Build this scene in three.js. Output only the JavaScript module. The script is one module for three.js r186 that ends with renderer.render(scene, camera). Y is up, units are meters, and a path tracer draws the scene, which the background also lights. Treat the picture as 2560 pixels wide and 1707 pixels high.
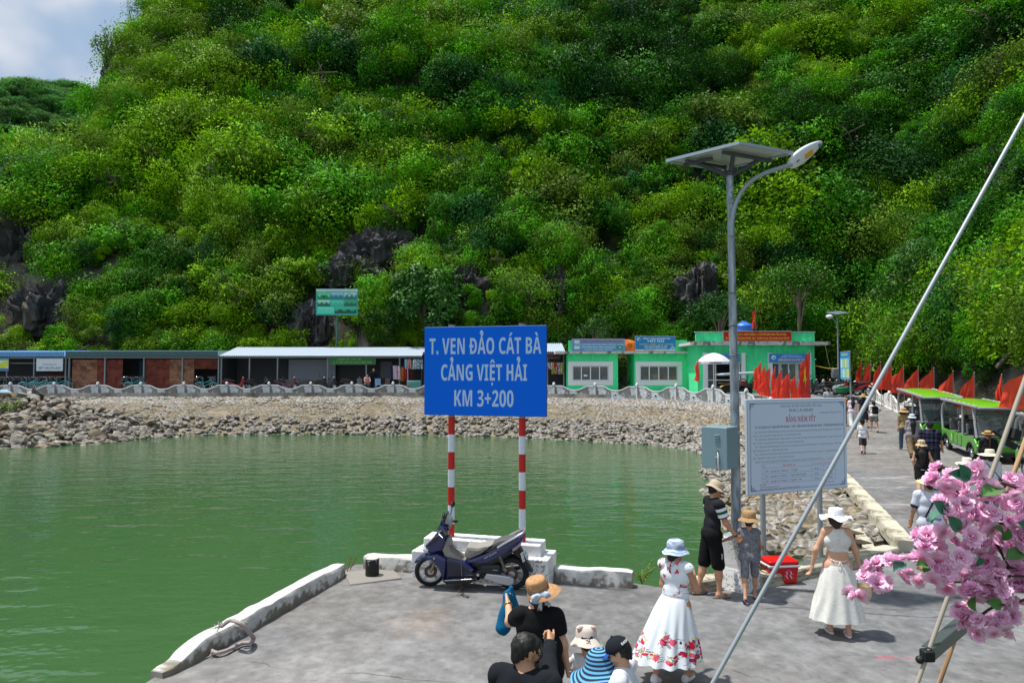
import * as THREE from 'three';
import { mergeGeometries, mergeVertices, toCreasedNormals } from 'three/addons/utils/BufferGeometryUtils.js';
import { RoundedBoxGeometry } from 'three/addons/geometries/RoundedBoxGeometry.js';

// ---------------------------------------------------------------- camera, sky, sun, exposure
const EYE = 3.39, FPX = 1735, PITCH = Math.atan(71.5 / FPX);
const scene = new THREE.Scene();
const camera = new THREE.PerspectiveCamera(2 * Math.atan(853.5 / FPX) * 180 / Math.PI, 1024 / 682, 0.1, 900);
camera.position.set(0, EYE, 0);
camera.rotation.x = PITCH;
const renderer = new THREE.WebGLRenderer();
renderer.toneMapping = THREE.LinearToneMapping;
renderer.toneMappingExposure = 1.16;
renderer.shadowMap.enabled = true;

// ---- seeded randomness and noise
function rng(seed) { let a = seed >>> 0; return () => { a = (a + 0x6d2b79f5) | 0; let t = Math.imul(a ^ (a >>> 15), 1 | a); t = (t + Math.imul(t ^ (t >>> 7), 61 | t)) ^ t; return ((t ^ (t >>> 14)) >>> 0) / 4294967296; }; }
const LAT = (() => { const r = rng(77), a = new Float32Array(4096); for (let i = 0; i < 4096; i++) a[i] = r(); return a; })();
const hash3 = (x, y, z) => LAT[(Math.imul(x, 73856093) ^ Math.imul(y, 19349663) ^ Math.imul(z, 83492791)) & 4095];
const sm = (t) => t * t * (3 - 2 * t), mix = (a, b, t) => a + (b - a) * t, clamp = (x, a = 0, b = 1) => Math.min(b, Math.max(a, x));
const sstep = (a, b, x) => sm(clamp((x - a) / (b - a)));
function noise3(x, y, z) {
  const i = Math.floor(x), j = Math.floor(y), k = Math.floor(z), u = sm(x - i), v = sm(y - j), w = sm(z - k);
  return mix(mix(mix(hash3(i, j, k), hash3(i + 1, j, k), u), mix(hash3(i, j + 1, k), hash3(i + 1, j + 1, k), u), v),
    mix(mix(hash3(i, j, k + 1), hash3(i + 1, j, k + 1), u), mix(hash3(i, j + 1, k + 1), hash3(i + 1, j + 1, k + 1), u), v), w) * 2 - 1;
}
function fbm3(x, y, z, n = 4) { let s = 0, a = 0.5; for (let i = 0; i < n; i++) { s += a * noise3(x, y, z); x = x * 2.03 + 11.3; y = y * 2.03 + 5.7; z = z * 2.03 + 3.1; a *= 0.5; } return s; }
// tiling 2-D noise: period p cells
function tn(x, y, p, s) {
  const i = Math.floor(x), j = Math.floor(y), u = sm(x - i), v = sm(y - j), m = (q) => ((q % p) + p) % p, h = (a, b) => LAT[(m(a) * 131 + m(b) * 977 + s * 613) & 4095];
  return mix(mix(h(i, j), h(i + 1, j), u), mix(h(i, j + 1), h(i + 1, j + 1), u), v) * 2 - 1;
}
function tfbm(u, v, p, n, s = 0) { let t = 0, a = 0.5; for (let i = 0; i < n; i++) { t += a * tn(u * p, v * p, p, s + i); p *= 2; a *= 0.5; } return t; }

// ---- the sky: thin broken cloud, computed for every direction
const SUN = new THREE.Vector3(-0.29, 0.93, -0.07).normalize();
{
  const W = 1536, H = 768, d = new Float32Array(W * H * 4);
  for (let r = 0; r < H; r++) {
    const el = ((r + 0.5) / H - 0.5) * Math.PI, y = Math.sin(el), c = Math.cos(el);
    for (let q = 0; q < W; q++) {
      const o = (r * W + q) * 4, az = ((q + 0.5) / W - 0.5) * 2 * Math.PI, x = Math.cos(az) * c, z = Math.sin(az) * c;
      let R, G, B;
      if (y < -0.02) { R = 0.16; G = 0.19; B = 0.2; }
      else {
        const t = clamp(y), k = Math.pow(1 - t, 3);
        R = mix(0.26, 0.5, k); G = mix(0.38, 0.6, k); B = mix(0.56, 0.72, k);
        const f = fbm3(x * 5 + 3.3, y * 7.5 + 1.2, z * 5 + 9.4, 6), f2 = fbm3(x * 1.7 + 7, y * 2.4, z * 1.7, 3);
        const low = 1 - sstep(0.3, 0.75, y);
        const cl = clamp(sstep(-0.12, 0.2, f + f2 * 0.5 + low * 0.1) * 0.8);
        const s = Math.max(0, x * SUN.x + y * SUN.y + z * SUN.z), glow = Math.pow(s, 6) * 0.45;
        const wh = 0.66 + 0.22 * f + glow;
        R = mix(R, wh * 0.93, cl) + glow * 0.5; G = mix(G, wh * 0.97, cl) + glow * 0.48; B = mix(B, wh * 1.04, cl) + glow * 0.44;
      }
      d[o] = R; d[o + 1] = G; d[o + 2] = B; d[o + 3] = 1;
    }
  }
  const sky = new THREE.DataTexture(d, W, H, THREE.RGBAFormat, THREE.FloatType);
  sky.mapping = THREE.EquirectangularReflectionMapping; sky.magFilter = THREE.LinearFilter; sky.needsUpdate = true;
  scene.background = sky; scene.environment = sky;
}
const sun = new THREE.DirectionalLight(new THREE.Color(1, 0.96, 0.88), 4.6);
sun.position.copy(SUN).multiplyScalar(150); sun.castShadow = true; sun.shadow.radius = 3;
Object.assign(sun.shadow.camera, { left: -90, right: 90, top: 90, bottom: -90, near: 1, far: 400 });
sun.shadow.mapSize.set(4096, 4096); sun.name = 'sun';
scene.add(sun);

// ---------------------------------------------------------------- helpers
const V = (x, y, z) => new THREE.Vector3(x, y, z), PI = Math.PI;
// where a sight line of the photograph meets the vertical plane z = -depth, or the level y
function at(px, py, depth) {
  const dy = (853.5 - py) / FPX, c = Math.cos(PITCH), s = Math.sin(PITCH), t = depth / (c - dy * s);
  return V((px - 1280) / FPX * t, EYE + (dy * c + s) * t, -depth);
}
function onLevel(px, py, y = 0) { const p = at(px, py, 1); return at(px, py, (y - EYE) / (p.y - EYE)); }
const used = new Map();
function numbered(n) { const k = used.get(n) ?? 0; used.set(n, k + 1); return k ? n + '_' + String(k).padStart(3, '0') : n; }
function shade(o) { o.castShadow = o.receiveShadow = true; return o; }
function tag(o, label, category, group, kind) { if (label) o.userData.label = label; if (category) o.userData.category = category; if (group) o.userData.group = group; if (kind) o.userData.kind = kind; return o; }
function thing(name, label, category, pos = [0, 0, 0], turn = 0, group) {
  const o = new THREE.Group(); o.name = numbered(name); scene.add(o); o.position.set(...(pos.toArray ? pos.toArray() : pos)); o.rotation.y = turn;
  return tag(o, label, category, group);
}
function part(parent, name, geo, m, label) { const o = shade(new THREE.Mesh(geo, m)); o.name = parent === scene ? numbered(name) : name; parent.add(o); if (label) o.userData.label = label; return o; }
function dup(src, pos, turn, label, group) { const c = src.clone(); c.name = numbered(src.name.replace(/_\d{3}$/, '')); scene.add(c); c.position.set(...(pos.toArray ? pos.toArray() : pos)); if (turn !== undefined) c.rotation.y = turn; if (label) c.userData.label = label; if (group) c.userData.group = group; return c; }
const struct = (name, geo, m) => { const o = part(scene, name, geo, m); o.userData.kind = 'structure'; return o; };

// geometry
function clean(g, col) { g = g.index ? g.toNonIndexed() : g; for (const k of Object.keys(g.attributes)) if (!['position', 'normal', 'uv'].concat(col ? ['color'] : []).includes(k)) g.deleteAttribute(k); if (!g.attributes.uv) g.setAttribute('uv', new THREE.Float32BufferAttribute(new Float32Array(g.attributes.position.count * 2), 2)); g.morphAttributes = {}; return g; }
const M = (...l) => mergeGeometries(l.flat(Infinity).map((g) => clean(g)));
const Mc = (...l) => mergeGeometries(l.flat(Infinity).map((g) => clean(g, true)));
function place(g, x = 0, y = 0, z = 0, rx = 0, ry = 0, rz = 0) { if (rx || ry || rz) g.applyMatrix4(new THREE.Matrix4().makeRotationFromEuler(new THREE.Euler(rx, ry, rz, 'YXZ'))); return g.translate(x, y, z); }
const box = (w, h, d, x, y, z, rx, ry, rz) => place(new THREE.BoxGeometry(w, h, d), x, y, z, rx, ry, rz);
const rbox = (w, h, d, r, x, y, z, rx, ry, rz) => place(new RoundedBoxGeometry(w, h, d, 2, Math.min(r, w / 2.01, h / 2.01, d / 2.01)), x, y, z, rx, ry, rz);
const ball = (r, x, y, z, sx = 1, sy = 1, sz = 1, n = 14) => new THREE.SphereGeometry(r, n, Math.max(6, Math.round(n * 0.7))).scale(sx, sy, sz).translate(x, y, z);
function rod(a, b, r1, r2 = r1, n = 10, open = false) {
  a = a.isVector3 ? a : V(...a); b = b.isVector3 ? b : V(...b);
  const d = b.clone().sub(a), g = new THREE.CylinderGeometry(r2, r1, d.length(), n, 1, open);
  return g.applyQuaternion(new THREE.Quaternion().setFromUnitVectors(V(0, 1, 0), d.clone().normalize())).translate((a.x + b.x) / 2, (a.y + b.y) / 2, (a.z + b.z) / 2);
}
const tube = (pts, r, n = 20, m = 7, closed = false) => new THREE.TubeGeometry(new THREE.CatmullRomCurve3(pts.map((p) => (p.isVector3 ? p : V(...p))), closed), n, r, m, closed);
const lathe = (pts, n = 20) => new THREE.LatheGeometry(pts.map((p) => new THREE.Vector2(...p)), n);
const shapeOf = (pts) => { const s = new THREE.Shape(); pts.forEach((p, i) => (i ? s.lineTo(...p) : s.moveTo(...p))); return s; };
function slab(pts, depth, bevel = 0, holes = []) {      // an outline in x, y given a thickness in z, centred
  const s = pts.isShape ? pts : shapeOf(pts); for (const h of holes) s.holes.push(h.isPath ? h : shapeOf(h));
  return new THREE.ExtrudeGeometry(s, { depth: depth - 2 * bevel, bevelEnabled: bevel > 0, bevelSize: bevel, bevelThickness: bevel, bevelOffset: -bevel, bevelSegments: 2, steps: 1, curveSegments: 8 }).translate(0, 0, -depth / 2 + bevel);
}
function grid(nu, nv, fn, wrapU = false) {                // fn(u, v) -> [x, y, z]
  const p = [], uv = [], id = [];
  for (let j = 0; j <= nv; j++) for (let i = 0; i <= nu; i++) { p.push(...fn(i / nu, j / nv)); uv.push(i / nu, j / nv); }
  for (let j = 0; j < nv; j++) for (let i = 0; i < nu; i++) { const a = j * (nu + 1) + i, b = a + 1, c = a + nu + 1, d = c + 1; id.push(a, b, d, a, d, c); }
  const g = new THREE.BufferGeometry(); g.setAttribute('position', new THREE.Float32BufferAttribute(p, 3)); g.setAttribute('uv', new THREE.Float32BufferAttribute(uv, 2)); g.setIndex(id); g.computeVertexNormals();
  if (wrapU) { const n = g.attributes.normal; for (let j = 0; j <= nv; j++) { const a = j * (nu + 1), b = a + nu, x = n.getX(a) + n.getX(b), y = n.getY(a) + n.getY(b), z = n.getZ(a) + n.getZ(b), l = Math.hypot(x, y, z) || 1; n.setXYZ(a, x / l, y / l, z / l); n.setXYZ(b, x / l, y / l, z / l); } }
  return g;
}
function uvFlat(g, s = 1, a = 'x', b = 'z') { const p = g.attributes.position, u = new Float32Array(p.count * 2), get = { x: (i) => p.getX(i), y: (i) => p.getY(i), z: (i) => p.getZ(i) }; for (let i = 0; i < p.count; i++) { u[2 * i] = get[a](i) / s; u[2 * i + 1] = get[b](i) / s; } g.setAttribute('uv', new THREE.BufferAttribute(u, 2)); return g; }
function uvBox(g, s = 1) { g = g.index ? g.toNonIndexed() : g; g.computeVertexNormals(); const p = g.attributes.position, n = g.attributes.normal, u = new Float32Array(p.count * 2); for (let i = 0; i < p.count; i++) { const x = Math.abs(n.getX(i)), y = Math.abs(n.getY(i)), z = Math.abs(n.getZ(i)); const q = y > x && y > z ? [p.getX(i), p.getZ(i)] : x > z ? [p.getZ(i), p.getY(i)] : [p.getX(i), p.getY(i)]; u[2 * i] = q[0] / s; u[2 * i + 1] = q[1] / s; } g.setAttribute('uv', new THREE.BufferAttribute(u, 2)); return g; }
function paint(g, fn) { const p = g.attributes.position, c = new Float32Array(p.count * 3); for (let i = 0; i < p.count; i++) c.set(fn(p.getX(i), p.getY(i), p.getZ(i), i), i * 3); g.setAttribute('color', new THREE.BufferAttribute(c, 3)); return g; }
function wobble(g, amp, scale, seed = 0) {                // worn, uneven edges; welded so that nothing opens
  g = mergeVertices(clean(g).deleteAttribute('normal').deleteAttribute('uv'), 1e-4); const p = g.attributes.position;
  for (let i = 0; i < p.count; i++) { const x = p.getX(i), y = p.getY(i), z = p.getZ(i); p.setXYZ(i, x + amp * noise3(x * scale + seed, y * scale, z * scale), y + amp * noise3(x * scale + 31 + seed, y * scale + 7, z * scale), z + amp * noise3(x * scale, y * scale + 57 + seed, z * scale + 3)); }
  return toCreasedNormals(g, 0.6);
}
// materials
const lin = (h) => new THREE.Color(h);
const mat = (c, rough = 0.8, o = {}) => new THREE.MeshStandardMaterial({ color: Array.isArray(c) ? new THREE.Color().setRGB(...c) : new THREE.Color(c), roughness: rough, ...o });
const phys = (c, rough = 0.8, o = {}) => new THREE.MeshPhysicalMaterial({ color: Array.isArray(c) ? new THREE.Color().setRGB(...c) : new THREE.Color(c), roughness: rough, ...o });
function texture(w, h, fn, colour = true) {
  const d = new Uint8Array(w * h * 4);
  for (let y = 0; y < h; y++) for (let x = 0; x < w; x++) { const c = fn((x + 0.5) / w, (y + 0.5) / h), o = (y * w + x) * 4; if (typeof c === 'number') d[o] = d[o + 1] = d[o + 2] = clamp(c, 0, 255); else { d[o] = clamp(c[0], 0, 255); d[o + 1] = clamp(c[1], 0, 255); d[o + 2] = clamp(c[2], 0, 255); } d[o + 3] = 255; }
  const t = new THREE.DataTexture(d, w, h); t.wrapS = t.wrapT = THREE.RepeatWrapping; t.magFilter = t.minFilter = THREE.LinearFilter; if (colour) t.colorSpace = THREE.SRGBColorSpace; t.needsUpdate = true; return t;
}
function canvasTex(w, h, draw) { const c = document.createElement('canvas'); c.width = w; c.height = h; const x = c.getContext('2d'); draw(x, w, h); const t = new THREE.CanvasTexture(c); t.colorSpace = THREE.SRGBColorSpace; return t; }
// lettering with Vietnamese marks: the plain letter from the font, its marks drawn as strokes where the font lacks them
function say(x, s, px, py, font, fill, squeeze, align = 'center') {
  x.font = font; x.fillStyle = fill; x.strokeStyle = fill; x.textAlign = 'left'; x.textBaseline = 'alphabetic';
  const size = +/(\d+)px/.exec(font)[1], bold = /bold/.test(font), ch = [...s.normalize('NFC')].map((c) => { if (c < '\u1ea0' || c > '\u1eff') return [c, '']; let d = c.normalize('NFD'), b = d[0], m = d.slice(1); for (const k of ['\u0302', '\u0306', '\u031b']) if (m.includes(k)) { b = (b + k).normalize('NFC'); m = m.replace(k, ''); } return [b, m]; });
  const plain = ch.map((c) => c[0]).join(''), w = x.measureText(plain).width, k = squeeze ? squeeze / w : 1, x0 = align === 'center' ? -w / 2 : 0;
  x.save(); x.translate(px, py); x.scale(k, 1); x.fillText(plain, x0, 0);
  let pre = ''; x.lineWidth = size * (bold ? 0.09 : 0.05) / Math.sqrt(k); x.lineCap = 'round';
  for (const [b, m] of ch) { const a = x0 + x.measureText(pre).width, cw = x.measureText(b).width, cx = a + cw / 2, up = b.toUpperCase() === b && b.toLowerCase() !== b, hat = b.normalize('NFD').length > 1 && !'ƠƯơư'.includes(b), t = -(up ? size * 0.76 : size * 0.58) - (hat ? size * 0.17 : 0), e = size * 0.09, q = hat && m !== '\u0323' ? e * 1.2 : 0; pre += b;
    for (const c of m) { x.beginPath(); if (c === '\u0323') { x.arc(cx, size * 0.15, size * (bold ? 0.07 : 0.05), 0, 7); x.fill(); continue; } if (c === '\u0301') { x.moveTo(cx - e * 0.4 + q, t); x.lineTo(cx + e + q, t - e * 1.7); } else if (c === '\u0300') { x.moveTo(cx + e * 0.4 + q, t); x.lineTo(cx - e + q, t - e * 1.7); } else if (c === '\u0309') { x.arc(cx + q, t - e * 1.7, e * 0.9, PI * 1.05, PI * 2.45); x.lineTo(cx + q, t - e * 0.1); } else if (c === '\u0303') { x.moveTo(cx - e * 1.6, t); x.quadraticCurveTo(cx - e * 0.6, t - e * 2, cx, t - e * 0.8); x.quadraticCurveTo(cx + e * 0.7, t + e * 0.4, cx + e * 1.6, t - e * 1.2); } x.stroke(); } }
  x.restore();
}
// a printed face lying 3 mm proud of the plane z = 0 of its parent
const printed = (w, h, t, x = 0, y = 0, z = 0, rough = 0.6) => [place(new THREE.PlaneGeometry(w, h), x, y, z), new THREE.MeshStandardMaterial({ map: t, roughness: rough })];

const steel = mat('#8d979d', 0.45, { metalness: 0.55 }), galv = mat('#95a0a8', 0.5, { metalness: 0.35 }), blackM = mat('#141516', 0.6), rubber = mat('#17171a', 0.85), chrome = mat('#c9ccd0', 0.18, { metalness: 1 }), whiteP = mat('#dfe3e6', 0.6);
// ================================================================ THE SETTING
const WATER = -0.62, QUAY = 1.9;
const roadY = (D) => (D < 20 ? 0 : D > 46 ? 1.85 : 1.85 * ((D - 20) / 26) ** 2);
const roadL = (D) => { const t = [[3, 6.5], [13.05, 7.42], [21, 10.05], [25, 11.3], [30, 12.4], [35, 12.9], [42, 13.2], [60, 13.4]]; for (let i = 1; i < t.length; i++) if (D <= t[i][0]) return mix(t[i - 1][1], t[i][1], clamp((D - t[i - 1][0]) / (t[i][0] - t[i - 1][0]))); return 13.4; };
const roadR = (D) => 14.0 + 0.2 * D;

const concreteMap = texture(1536, 1536, (u, v) => {
  const X = u * 20 - 6, D = v * 20 + 3, a = tfbm(u, v, 8, 5, 1), b = tfbm(u, v, 40, 4, 9), c = tfbm(u, v, 3, 3, 21), f = tfbm(u, v, 220, 2, 33);
  let L = 146 + a * 22 + b * 12 + c * 18 + f * 24 + tfbm(u, v, 90, 3, 70) * 22;
  let R = L + 5 + c * 8, G = L + 1, B = L - 5 - c * 10;
  const scuff = sstep(0.3, 0.42, tfbm(u, v, 22, 4, 60)) * 12; R += scuff; G += scuff; B += scuff;
  const damp = sstep(0.12, 0.42, tfbm(u, v, 7, 4, 44)); R -= damp * 15; G -= damp * 13; B -= damp * 9;
  const pit = sstep(0.4, 0.5, tfbm(u, v, 300, 2, 50)); R -= pit * 13; G -= pit * 13; B -= pit * 12;
  const rx = Math.hypot((X + 1.05) / 0.55, (D - 9.55) / 0.5), ru = sstep(1.1, 0.1, rx + b * 1.2) * 0.22; R += ru * 42; G -= ru * 6; B -= ru * 34;
  const rz = sstep(1, 0.5, Math.hypot((X - 4.4) / 0.2, (D - 8.35) / 0.09) + b) + sstep(1, 0.5, Math.hypot((X - 4.68) / 0.1, (D - 8.3) / 0.05) + b); R += rz * 30; G -= rz * 25; B -= rz * 18;
  for (const [x0, d0, x1, d1, w] of [[3.4, 10.1, 9, 9.2, 0.014], [3.4, 10.35, 9, 9.42, 0.01], [8.5, 14, 12, 12.4, 0.012], [2.5, 8, 6.5, 3.5, 0.01], [-3.1, 8.2, 3, 6.9, 0.008]]) {
    const dx = x1 - x0, dd = d1 - d0, t = clamp(((X - x0) * dx + (D - d0) * dd) / (dx * dx + dd * dd)), e = Math.hypot(X - x0 - dx * t, D - d0 - dd * t + b * 0.16);
    if (t > 0 && t < 1) { const k = sstep(w * 2.2, w * 0.4, e) * 46; R -= k; G -= k; B -= k; }
  }
  for (const [x0, d0, x1, d1] of [[11, 15.2, 16, 14.4], [9, 17.6, 13, 17.2], [10, 20.5, 14, 20], [10.5, 22.4, 14, 22.2]]) { const t = (X - x0) / (x1 - x0); if (t > 0 && t < 1) { const e = Math.abs(D - mix(d0, d1, t) + a * 0.8), k = sstep(0.14, 0.02, e) * sstep(-0.1, 0.3, b + 0.2) * 34; R += k; G += k; B += k; } }
  return [R, G, B];
});
const concreteBump = texture(1024, 1024, (u, v) => 128 + tfbm(u, v, 24, 5, 3) * 90 + tfbm(u, v, 160, 2, 7) * 70, false); concreteBump.repeat.set(5, 5);
const concrete = mat('#ffffff', 0.88, { map: concreteMap, bumpMap: concreteBump, bumpScale: 0.012 }); concrete.color.setRGB(0.54, 0.555, 0.6);
const cTone = texture(512, 512, (u, v) => { const L = 138 + tfbm(u, v, 6, 5, 4) * 75; return [L + 4, L, L - 7]; });
const roughConcrete = mat('#ffffff', 0.92, { map: cTone });
{   // deck of the pier and the road that climbs from it
  const xs = (D) => (D < 11 ? -6 : 0), g = grid(60, 150, (u, v) => { const D = 13 + 47 * v, l = roadL(D), r = roadR(D); const x = mix(l, r, u); return [x, roadY(D), -D]; });
  struct('road', uvFlat(g, 20), concrete);
  const edge = [[-5.35, 3], [-4.18, 7.2], [-3.98, 7.62], [-3.86, 8.3], [-3.2, 10.9], [-2.72, 12.25], [-2.45, 12.32], [0, 11.72], [1.95, 11.2], [2.25, 11.02], [2.6, 11.0], [3.0, 11.35], [3.7, 11.3], [4.6, 11.78], [5.6, 12.3], [6.85, 12.98], [7.0, 13.02], [16.6, 13.02], [16.6, 3]];
  const fine = []; edge.forEach((a, i) => { const b = edge[(i + 1) % edge.length], n = i < 16 ? Math.max(1, Math.round(Math.hypot(b[0] - a[0], b[1] - a[1]) / 0.18)) : 1; for (let k = 0; k < n; k++) { const t = k / n; fine.push([mix(a[0], b[0], t) + 0.035 * noise3(i * 3 + t * 9, 1.5, 2) * (i < 12), mix(a[1], b[1], t) + 0.035 * noise3(i * 3 + t * 9, 7.5, 4) * (i < 12)]); } });
  const top = new THREE.ExtrudeGeometry(shapeOf(fine), { depth: 1.35, bevelEnabled: false }).rotateX(-PI / 2).translate(0, -1.35, 0);
  const uv = uvFlat(clean(top), 20);
  // uv convention of the concrete map: u from x = -6, v from depth 3
  struct('pier_pavement', uv, concrete);
  for (const o of scene.children) if (o.isMesh && o.material === concrete) { const a = o.geometry.attributes, p = a.position, t = a.uv; for (let i = 0; i < t.count; i++) t.setXY(i, (p.getX(i) + 6) / 20, (-p.getZ(i) - 3) / 20 + (Math.abs(p.getY(i)) > 0.01 && p.getZ(i) > -13 ? p.getY(i) / 20 : 0)); }
}
// ---- water
{
  const bump = texture(1536, 1536, (u, v) => 128 + tfbm(u, v, 26, 3, 12) * 60 + tn(u * 22, v * 60, 1e6, 2) * 0 + tfbm(u * 0.5, v, 46, 3, 71) * 70 + tfbm(u, v, 150, 2, 5) * 20, false);
  bump.repeat.set(1 / 22, 1 / 15);
  const g = new THREE.PlaneGeometry(500, 400, 1, 1).rotateX(-PI / 2).translate(0, WATER, 0); uvFlat(g, 1);
  const m = phys([0.042, 0.1, 0.037], 0.06, { bumpMap: bump, bumpScale: 0.05, ior: 1.33 });
  struct('water', g, m);
}
// ---- quay platform and revetment: matched samples of the top edge (x, y, depth) and the shore line (x, depth)
const REV = [
  [[-46, 1.5, 46.5], [-39, 38]], [[-34.5, 1.5, 47.2], [-27, 36.8]], [[-29, 1.5, 47.6], [-23.8, 38.4]], [[-23, 1.5, 48], [-20.5, 42.2]], [[-11.7, 1.5, 48.6], [-10.4, 43.5]], [[-3.6, 1.5, 48.3], [-3.2, 42.5]],
  [[4.3, 1.5, 45.6], [3.1, 40.2]], [[8.2, 1.5, 43.4], [6.4, 38.4]], [[10.9, 1.5, 40], [8.8, 36.0]], [[12.2, 1.4, 37], [9.2, 33.2]], [[12.55, 1.0, 33.5], [7.75, 27.5]], [[11.35, 0.3, 26.5], [6.5, 22.2]], [[10.2, 0, 22.5], [5.85, 18.4]], [[8.9, -0.15, 18.5], [5.55, 15.9]], [[8.2, -0.2, 16], [6.6, 15.0]], [[8.2, -0.3, 15], [7.6, 14.6]]];
const revTop = new THREE.CatmullRomCurve3(REV.map(([t]) => V(t[0], t[1], -t[2]))), revToe = new THREE.CatmullRomCurve3(REV.map(([, b]) => V(b[0], WATER - 0.05, -b[1])));
const revP = (s, t) => { const a = revTop.getPoint(s), b = revToe.getPoint(s), p = a.lerp(b, t); p.y += Math.sin(clamp(t) * PI) * 0.06; return p; };
{
  const mort = texture(1024, 1024, (u, v) => { const a = tfbm(u, v, 10, 5, 2), b = tfbm(u, v, 60, 3, 8), L = 102 + a * 44 + b * 40; return [L + 9, L, L - 18]; }); mort.repeat.set(14, 1);
  const g = grid(240, 14, (u, v) => { const p = revP(u, v * 1.12); return [p.x + 0.05 * noise3(u * 200, v * 9, 1), p.y + 0.07 * noise3(u * 180, v * 8, 5), p.z]; });
  const wall = struct('retaining_wall', g, mat('#ffffff', 0.95, { map: mort }));
  // quay ground behind it
  const pts = []; for (let i = 0; i <= 60; i++) { const p = revTop.getPoint(i / 60 * 0.64); pts.push([p.x, -p.z + 0.02]); }
  pts.push([13.3, 34], [13.6, 46], [24, 52], [30, 62], [-90, 66], [-90, 46]);
  const q = new THREE.ExtrudeGeometry(shapeOf(pts), { depth: 0.5, bevelEnabled: false }).rotateX(-PI / 2).translate(0, 1.32, 0);
  // lifts to the shop level behind the balustrade
  const p = q.attributes.position; for (let i = 0; i < p.count; i++) if (p.getY(i) > 1.5) p.setY(i, -p.getZ(i) < 36 ? 1.3 : 1.82);
  struct('quay_ground', uvFlat(clean(q), 4), roughConcrete);
}
// stones: faceted boulders in a few shapes and tones
const stoneShapes = Array.from({ length: 9 }, (_, k) => {
  let g = new THREE.IcosahedronGeometry(0.5, 1); g = mergeVertices(g.deleteAttribute('normal').deleteAttribute('uv')); const p = g.attributes.position, r = rng(100 + k), q = [0.75 + r() * 0.5, 0.5 + r() * 0.3, 0.65 + r() * 0.4];
  for (let i = 0; i < p.count; i++) { const x = p.getX(i), y = p.getY(i), z = p.getZ(i), n = 1 + 0.5 * noise3(x * 2.6 + k * 9, y * 2.6, z * 2.6) + (r() - 0.5) * 0.3; p.setXYZ(i, x * n * q[0], clamp(y * n * q[1], -0.3, 0.32), z * n * q[2]); }
  return toCreasedNormals(g, 0.22);
});
const stoneTex = texture(256, 256, (u, v) => { const L = 190 + tfbm(u, v, 5, 5, 3) * 110; return [L + 3, L, L - 6]; });
const stoneM = [[0.4, 0.38, 0.34], [0.33, 0.31, 0.28], [0.46, 0.44, 0.42], [0.36, 0.3, 0.22], [0.25, 0.235, 0.215], [0.5, 0.48, 0.47]].map((c) => mat(c.map((v) => v * 0.84), 0.92, { map: stoneTex }));
for (const g of stoneShapes) uvFlat(g, 1, 'x', 'y');
function scatterStones(parent, list, keep) {     // list of {p, s:[sx,sy,sz], e:Euler, m}; the largest in view as parts, the rest one mass
  const r = rng(5), mats = list.map((q) => new THREE.Matrix4().compose(q.p, new THREE.Quaternion().setFromEuler(q.e), V(...q.s)));
  const order = list.map((q, i) => [i, Math.max(...q.s) / Math.hypot(q.p.x, q.p.y - EYE, q.p.z) * (Math.abs(q.p.x / q.p.z) < 0.745 ? 1 : 0.01)]).sort((a, b) => b[1] - a[1]).map((a) => a[0]);
  const rest = {};
  order.forEach((i, k) => {
    const q = list[i], g = stoneShapes[Math.floor(r() * stoneShapes.length)];
    if (k < keep) { const o = part(parent, 'stone', g, stoneM[q.m]); o.applyMatrix4(mats[i]); }
    else { const key = stoneShapes.indexOf(g) % 3 + '_' + q.m; (rest[key] ??= []).push(mats[i]); }
  });
  const geos = [], col = [];
  for (const [key, l] of Object.entries(rest)) { const [gi, mi] = key.split('_').map(Number); for (const mt of l) { const g = clean(stoneShapes[gi].clone()).applyMatrix4(mt); const c = stoneM[mi].color, n = g.attributes.position.count, a = new Float32Array(n * 3); for (let i = 0; i < n; i++) a.set([c.r, c.g, c.b], i * 3); g.setAttribute('color', new THREE.BufferAttribute(a, 3)); geos.push(g); } }
  if (geos.length) { const o = part(parent, 'stones', mergeGeometries(geos), mat('#ffffff', 0.92, { vertexColors: true, map: stoneTex })); o.userData.kind = 'stuff'; }
}
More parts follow.
